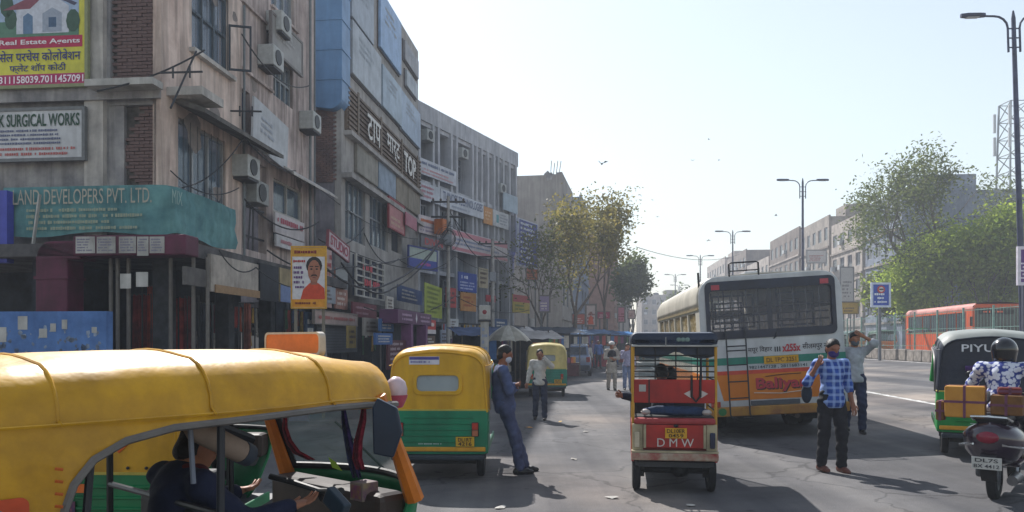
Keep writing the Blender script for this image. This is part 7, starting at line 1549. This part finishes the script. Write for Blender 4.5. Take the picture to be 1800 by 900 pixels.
# poles and cables
def pole(px, Y, pyt, label, r=.09, arms=True, lean=0.0):
    x = (px-CX)*Y/FPX; z = EYE+(HY-pyt)*Y/FPX-.13; root = thing('utility_pole', label, 'pole', (x, Y, .13)); root.rotation_euler = (0, R(lean), 0)
    MB().lathe([(0, 0), (r, 0), (r*.75, z), (0, z)], 10).build('shaft', mat('pole_concrete', '#a5a29f', .9, var=.3, scale=2), root, smooth=True)
    if arms:
        for zz in (z-.3, z-1.0): MB().box(-.8, .8, -.05, .05, zz, zz+.08).build('cross_arm', iron, root)
        for k in range(5): MB().lathe([(0, 0), (.04, 0), (.055, .06), (.03, .12), (0, .12)], 8, Matrix.Translation((-.7+.35*k, 0, z-.22))).build('insulator', flat('#4a3a34'), root)
        MB().box(-.16, .16, -.25, .1, z-2.3, z-1.8).build('junction_box', flat('#8f949c'), root, bevel=.02)
    return Vector((x, Y, z+.13))
p1 = pole(788, 37.0, 345, 'grey utility pole wrapped in tangled wires before the angled concrete block', .10)
p2 = pole(556+20, 24.0, 452, 'thin leaning pole beside the poster of the man', .07, arms=False, lean=-4)
p3 = pole(866, 43, 420, 'grey utility pole farther along the angled block', .12)
p4 = pole(935, 46, 560, 'pale short post among the stalls near the bare tree', .22, arms=False)
def cable(pts, sag, label, n=14, r=.022):
    mb = MB(); seq = []
    for a, b in zip(pts, pts[1:]):
        a, b = Vector(a), Vector(b)
        for k in range(n+1): t = k/n; p = a.lerp(b, t); p.z -= sag*4*t*(1-t); seq.append(p)
    mb.tube(seq, r, 5); o = mb.build('cable', flat('#2b2d32'), None, smooth=True); tag(o, label, 'cable', 'overhead cables'); return o
aw = lambda px, py, Y: at(px, py, Y)
cable([aw(572, 470, 23.5), aw(680, 500, 29), p1+Vector((0, -.1, -1.6))], .35, 'thick cable drooping past the white window grid to the utility pole', r=.035)
cable([aw(600, 462, 25), aw(690, 507, 30), p1+Vector((.1, -.1, -1.2))], .5, 'lower drooping cable beside the thick one', r=.03)
cable([aw(470, 440, 19.5), aw(600, 470, 26), p1+Vector((0, -.1, -2.0))], .3, 'cable running from the pink building front past the poster')
cable([p1+Vector((0, 0, -.6)), p3+Vector((0, 0, -.4)), aw(1000, 470, 55)], .5, 'cable strung between the two utility poles')
cable([p1+Vector((.2, 0, -.9)), p3+Vector((.1, 0, -.9)), aw(985, 500, 52)], .9, 'lower sagging cable between the two utility poles')
cable([aw(1118, 434, 70), aw(1300, 447, 120)], 1.0, 'thin cable crossing the open sky over the white bus', r=.03)
cable([aw(300, 190, 16.0), aw(345, 90, 17.2)], .0, 'rod-like cable crossing the corner of the pink building'); cable([aw(170, 160, 16.2), aw(360, 88, 17.0)], .12, 'black cable slung across the corner below the yellow hoarding', r=.02)
cable([aw(320, 330, 17.2), aw(430, 240, 19.4), aw(520, 300, 23)], .25, 'thin cable looping over the sunshade of the pink building', r=.015)
cable([aw(385, 440, 16.6), aw(450, 470, 17.5), aw(560, 500, 21.5)], .25, 'thin cable along the shop fascia', r=.014)
cable([aw(640, 410, 32), aw(700, 455, 36), aw(800, 450, 42)], .6, 'cable sagging in front of the pink sign panel')
rc = random.Random(21)
for k, (a, b, lb) in enumerate((((300, 300, 16.4), (420, 330, 19.0), 'loose wire over the tall lower window'), ((425, 60, 19.3), (545, 150, 25.0), 'loose wire across the upper second bay'), ((430, 350, 19.4), (560, 390, 26.0), 'loose wire above the fascia panels'), ((560, 330, 27.0), (735, 420, 40.0), 'loose wire along the second building windows'), ((612, 440, 28.0), (790, 470, 38.0), 'loose wire above the white window grid'), ((640, 540, 27.0), (800, 520, 38.0), 'loose wire over the purple kiosk'), ((800, 450, 40.0), (912, 470, 52.0), 'loose wire under the long pink-lettered board'), ((800, 520, 38.0), (930, 545, 47.0), 'loose wire over the pavement stalls'), ((560, 420, 26.0), (640, 400, 31.0), 'short loose wire beside the studio board'))):
    cable([aw(*a), aw(*b)], rc.uniform(.25, .6), lb, r=.014+.004*(k % 3))
def tangle():
    rnd = random.Random(6); root = thing('wire_tangle', 'tangled bundle of wires coiled on the utility pole', 'wires', (p1.x, p1.y, p1.z-2.9))
    for k in range(9):
        a0 = rnd.uniform(0, 6.28); rr_ = rnd.uniform(.25, .6); MB().tube([(rr_*math.cos(a0+t)*rnd.uniform(.9, 1.1), -.25+.12*math.sin(2*t), .9+rr_*math.sin(a0+t)*1.1+.1*k/9) for t in np.linspace(0, 6.0, 16)], .012, 4).build('coil', flat(['#4b4d52', '#5a5654', '#6a6a6e'][k % 3]), root, smooth=True)
tangle()
# aerials and rods on the pink building
for px0, py0, px1, py1, Y, lb in ((282, 128, 356, 126, 16.6, 'thin iron bracket sticking out below the upper window'), (405, 195, 460, 196, 19.0, 'iron bracket beside the loose pale sheet')):
    a, b = at(px0, py0, Y), at(px1, py1, Y); root = thing('iron_bracket', lb, 'bracket', a); MB().beam((0, 0, 0), b-a, .035).build('rod', iron, root)
    for t in (.3, .7): MB().beam((b-a)*t+Vector((0, 0, -.12)), (b-a)*t+Vector((0, 0, .12)), .03).build('pin', iron, root)
# birds
def bird(px, py, Y, span, label, flap, yaw):
    p = at(px, py, Y); root = thing('bird', label, 'bird', p, yaw, 'birds over the street'); s = span/2; m = flat('#2b2a2e', .9)
    mb = MB(); mb.ball((0, 0, 0), (s*.16, s*.5, s*.14), 8, 6); mb.build('body', m, root, smooth=True)
    for sg in (-1, 1): MB().add([(sg*s*.1, s*.22, 0), (sg*s*.55, s*.18, s*flap), (sg*s, -s*.05, s*flap*.7), (sg*s*.5, -s*.2, s*flap*.9), (sg*s*.1, -s*.18, 0)], [(0, 1, 2, 3, 4)]).build('wing', m, root)
    MB().add([(0, -s*.4, 0), (-s*.18, -s*.75, 0), (s*.18, -s*.75, 0)], [(0, 1, 2)]).build('tail', m, root)
for k, (px, py, Y, sp, lb) in enumerate(((1058, 288, 48, .75, 'dark bird gliding above the trees, largest of the birds'), (1246, 245, 120, .7, 'tiny bird high in the open sky'), (1264, 281, 120, .7, 'tiny bird lower of the pair in mid sky'), (1218, 282, 120, .7, 'tiny bird left of the mid-sky pair'), (1156, 381, 110, .7, 'tiny bird over the road near the trees'), (1364, 379, 110, .8, 'tiny bird beside the second street lamp'), (1246, 422, 100, .8, 'small bird just above the far lamps'))):
    bird(px, py, Y, sp, lb, [.5, .3, -.2, .4, .1, .5, -.3][k], k*.9)
# scraps lying on the road
rnd = random.Random(11)
for k, (px, py, c, lb) in enumerate(((1076, 876, '#b9b5ae', 'white paper scrap on the road left of the red rickshaw wheel'), (1215, 890, '#b4b0a8', 'flattened pale wrapper behind the red rickshaw'), (1008, 808, '#a8a49c', 'crumpled paper on the open road'), (880, 893, '#b9b5ae', 'pale scrap near the leaning man'), (985, 742, '#c2a46a', 'straw-coloured litter beside the white-shirt man'), (930, 752, '#b98a4a', 'orange peel patch on the road'), (1030, 760, '#a8a49c', 'small pale scrap in the middle of the road'))):
    p = gp(px, py); root = thing('paper_scrap', lb, 'litter', (p.x, p.y, p.z+.006), rnd.uniform(0, 6), 'scraps lying on the road'); q = rnd.uniform(.05, .09)
    MB().add([(q*rnd.uniform(.7, 1.3)*math.cos(a), q*rnd.uniform(.5, .9)*math.sin(a), rnd.uniform(0, .02)) for a in np.linspace(0, 6.28, 8)[:-1]]+[(0, 0, .02)], [(i, (i+1) % 7, 7) for i in range(7)]).build('scrap', flat(c, .9), root)
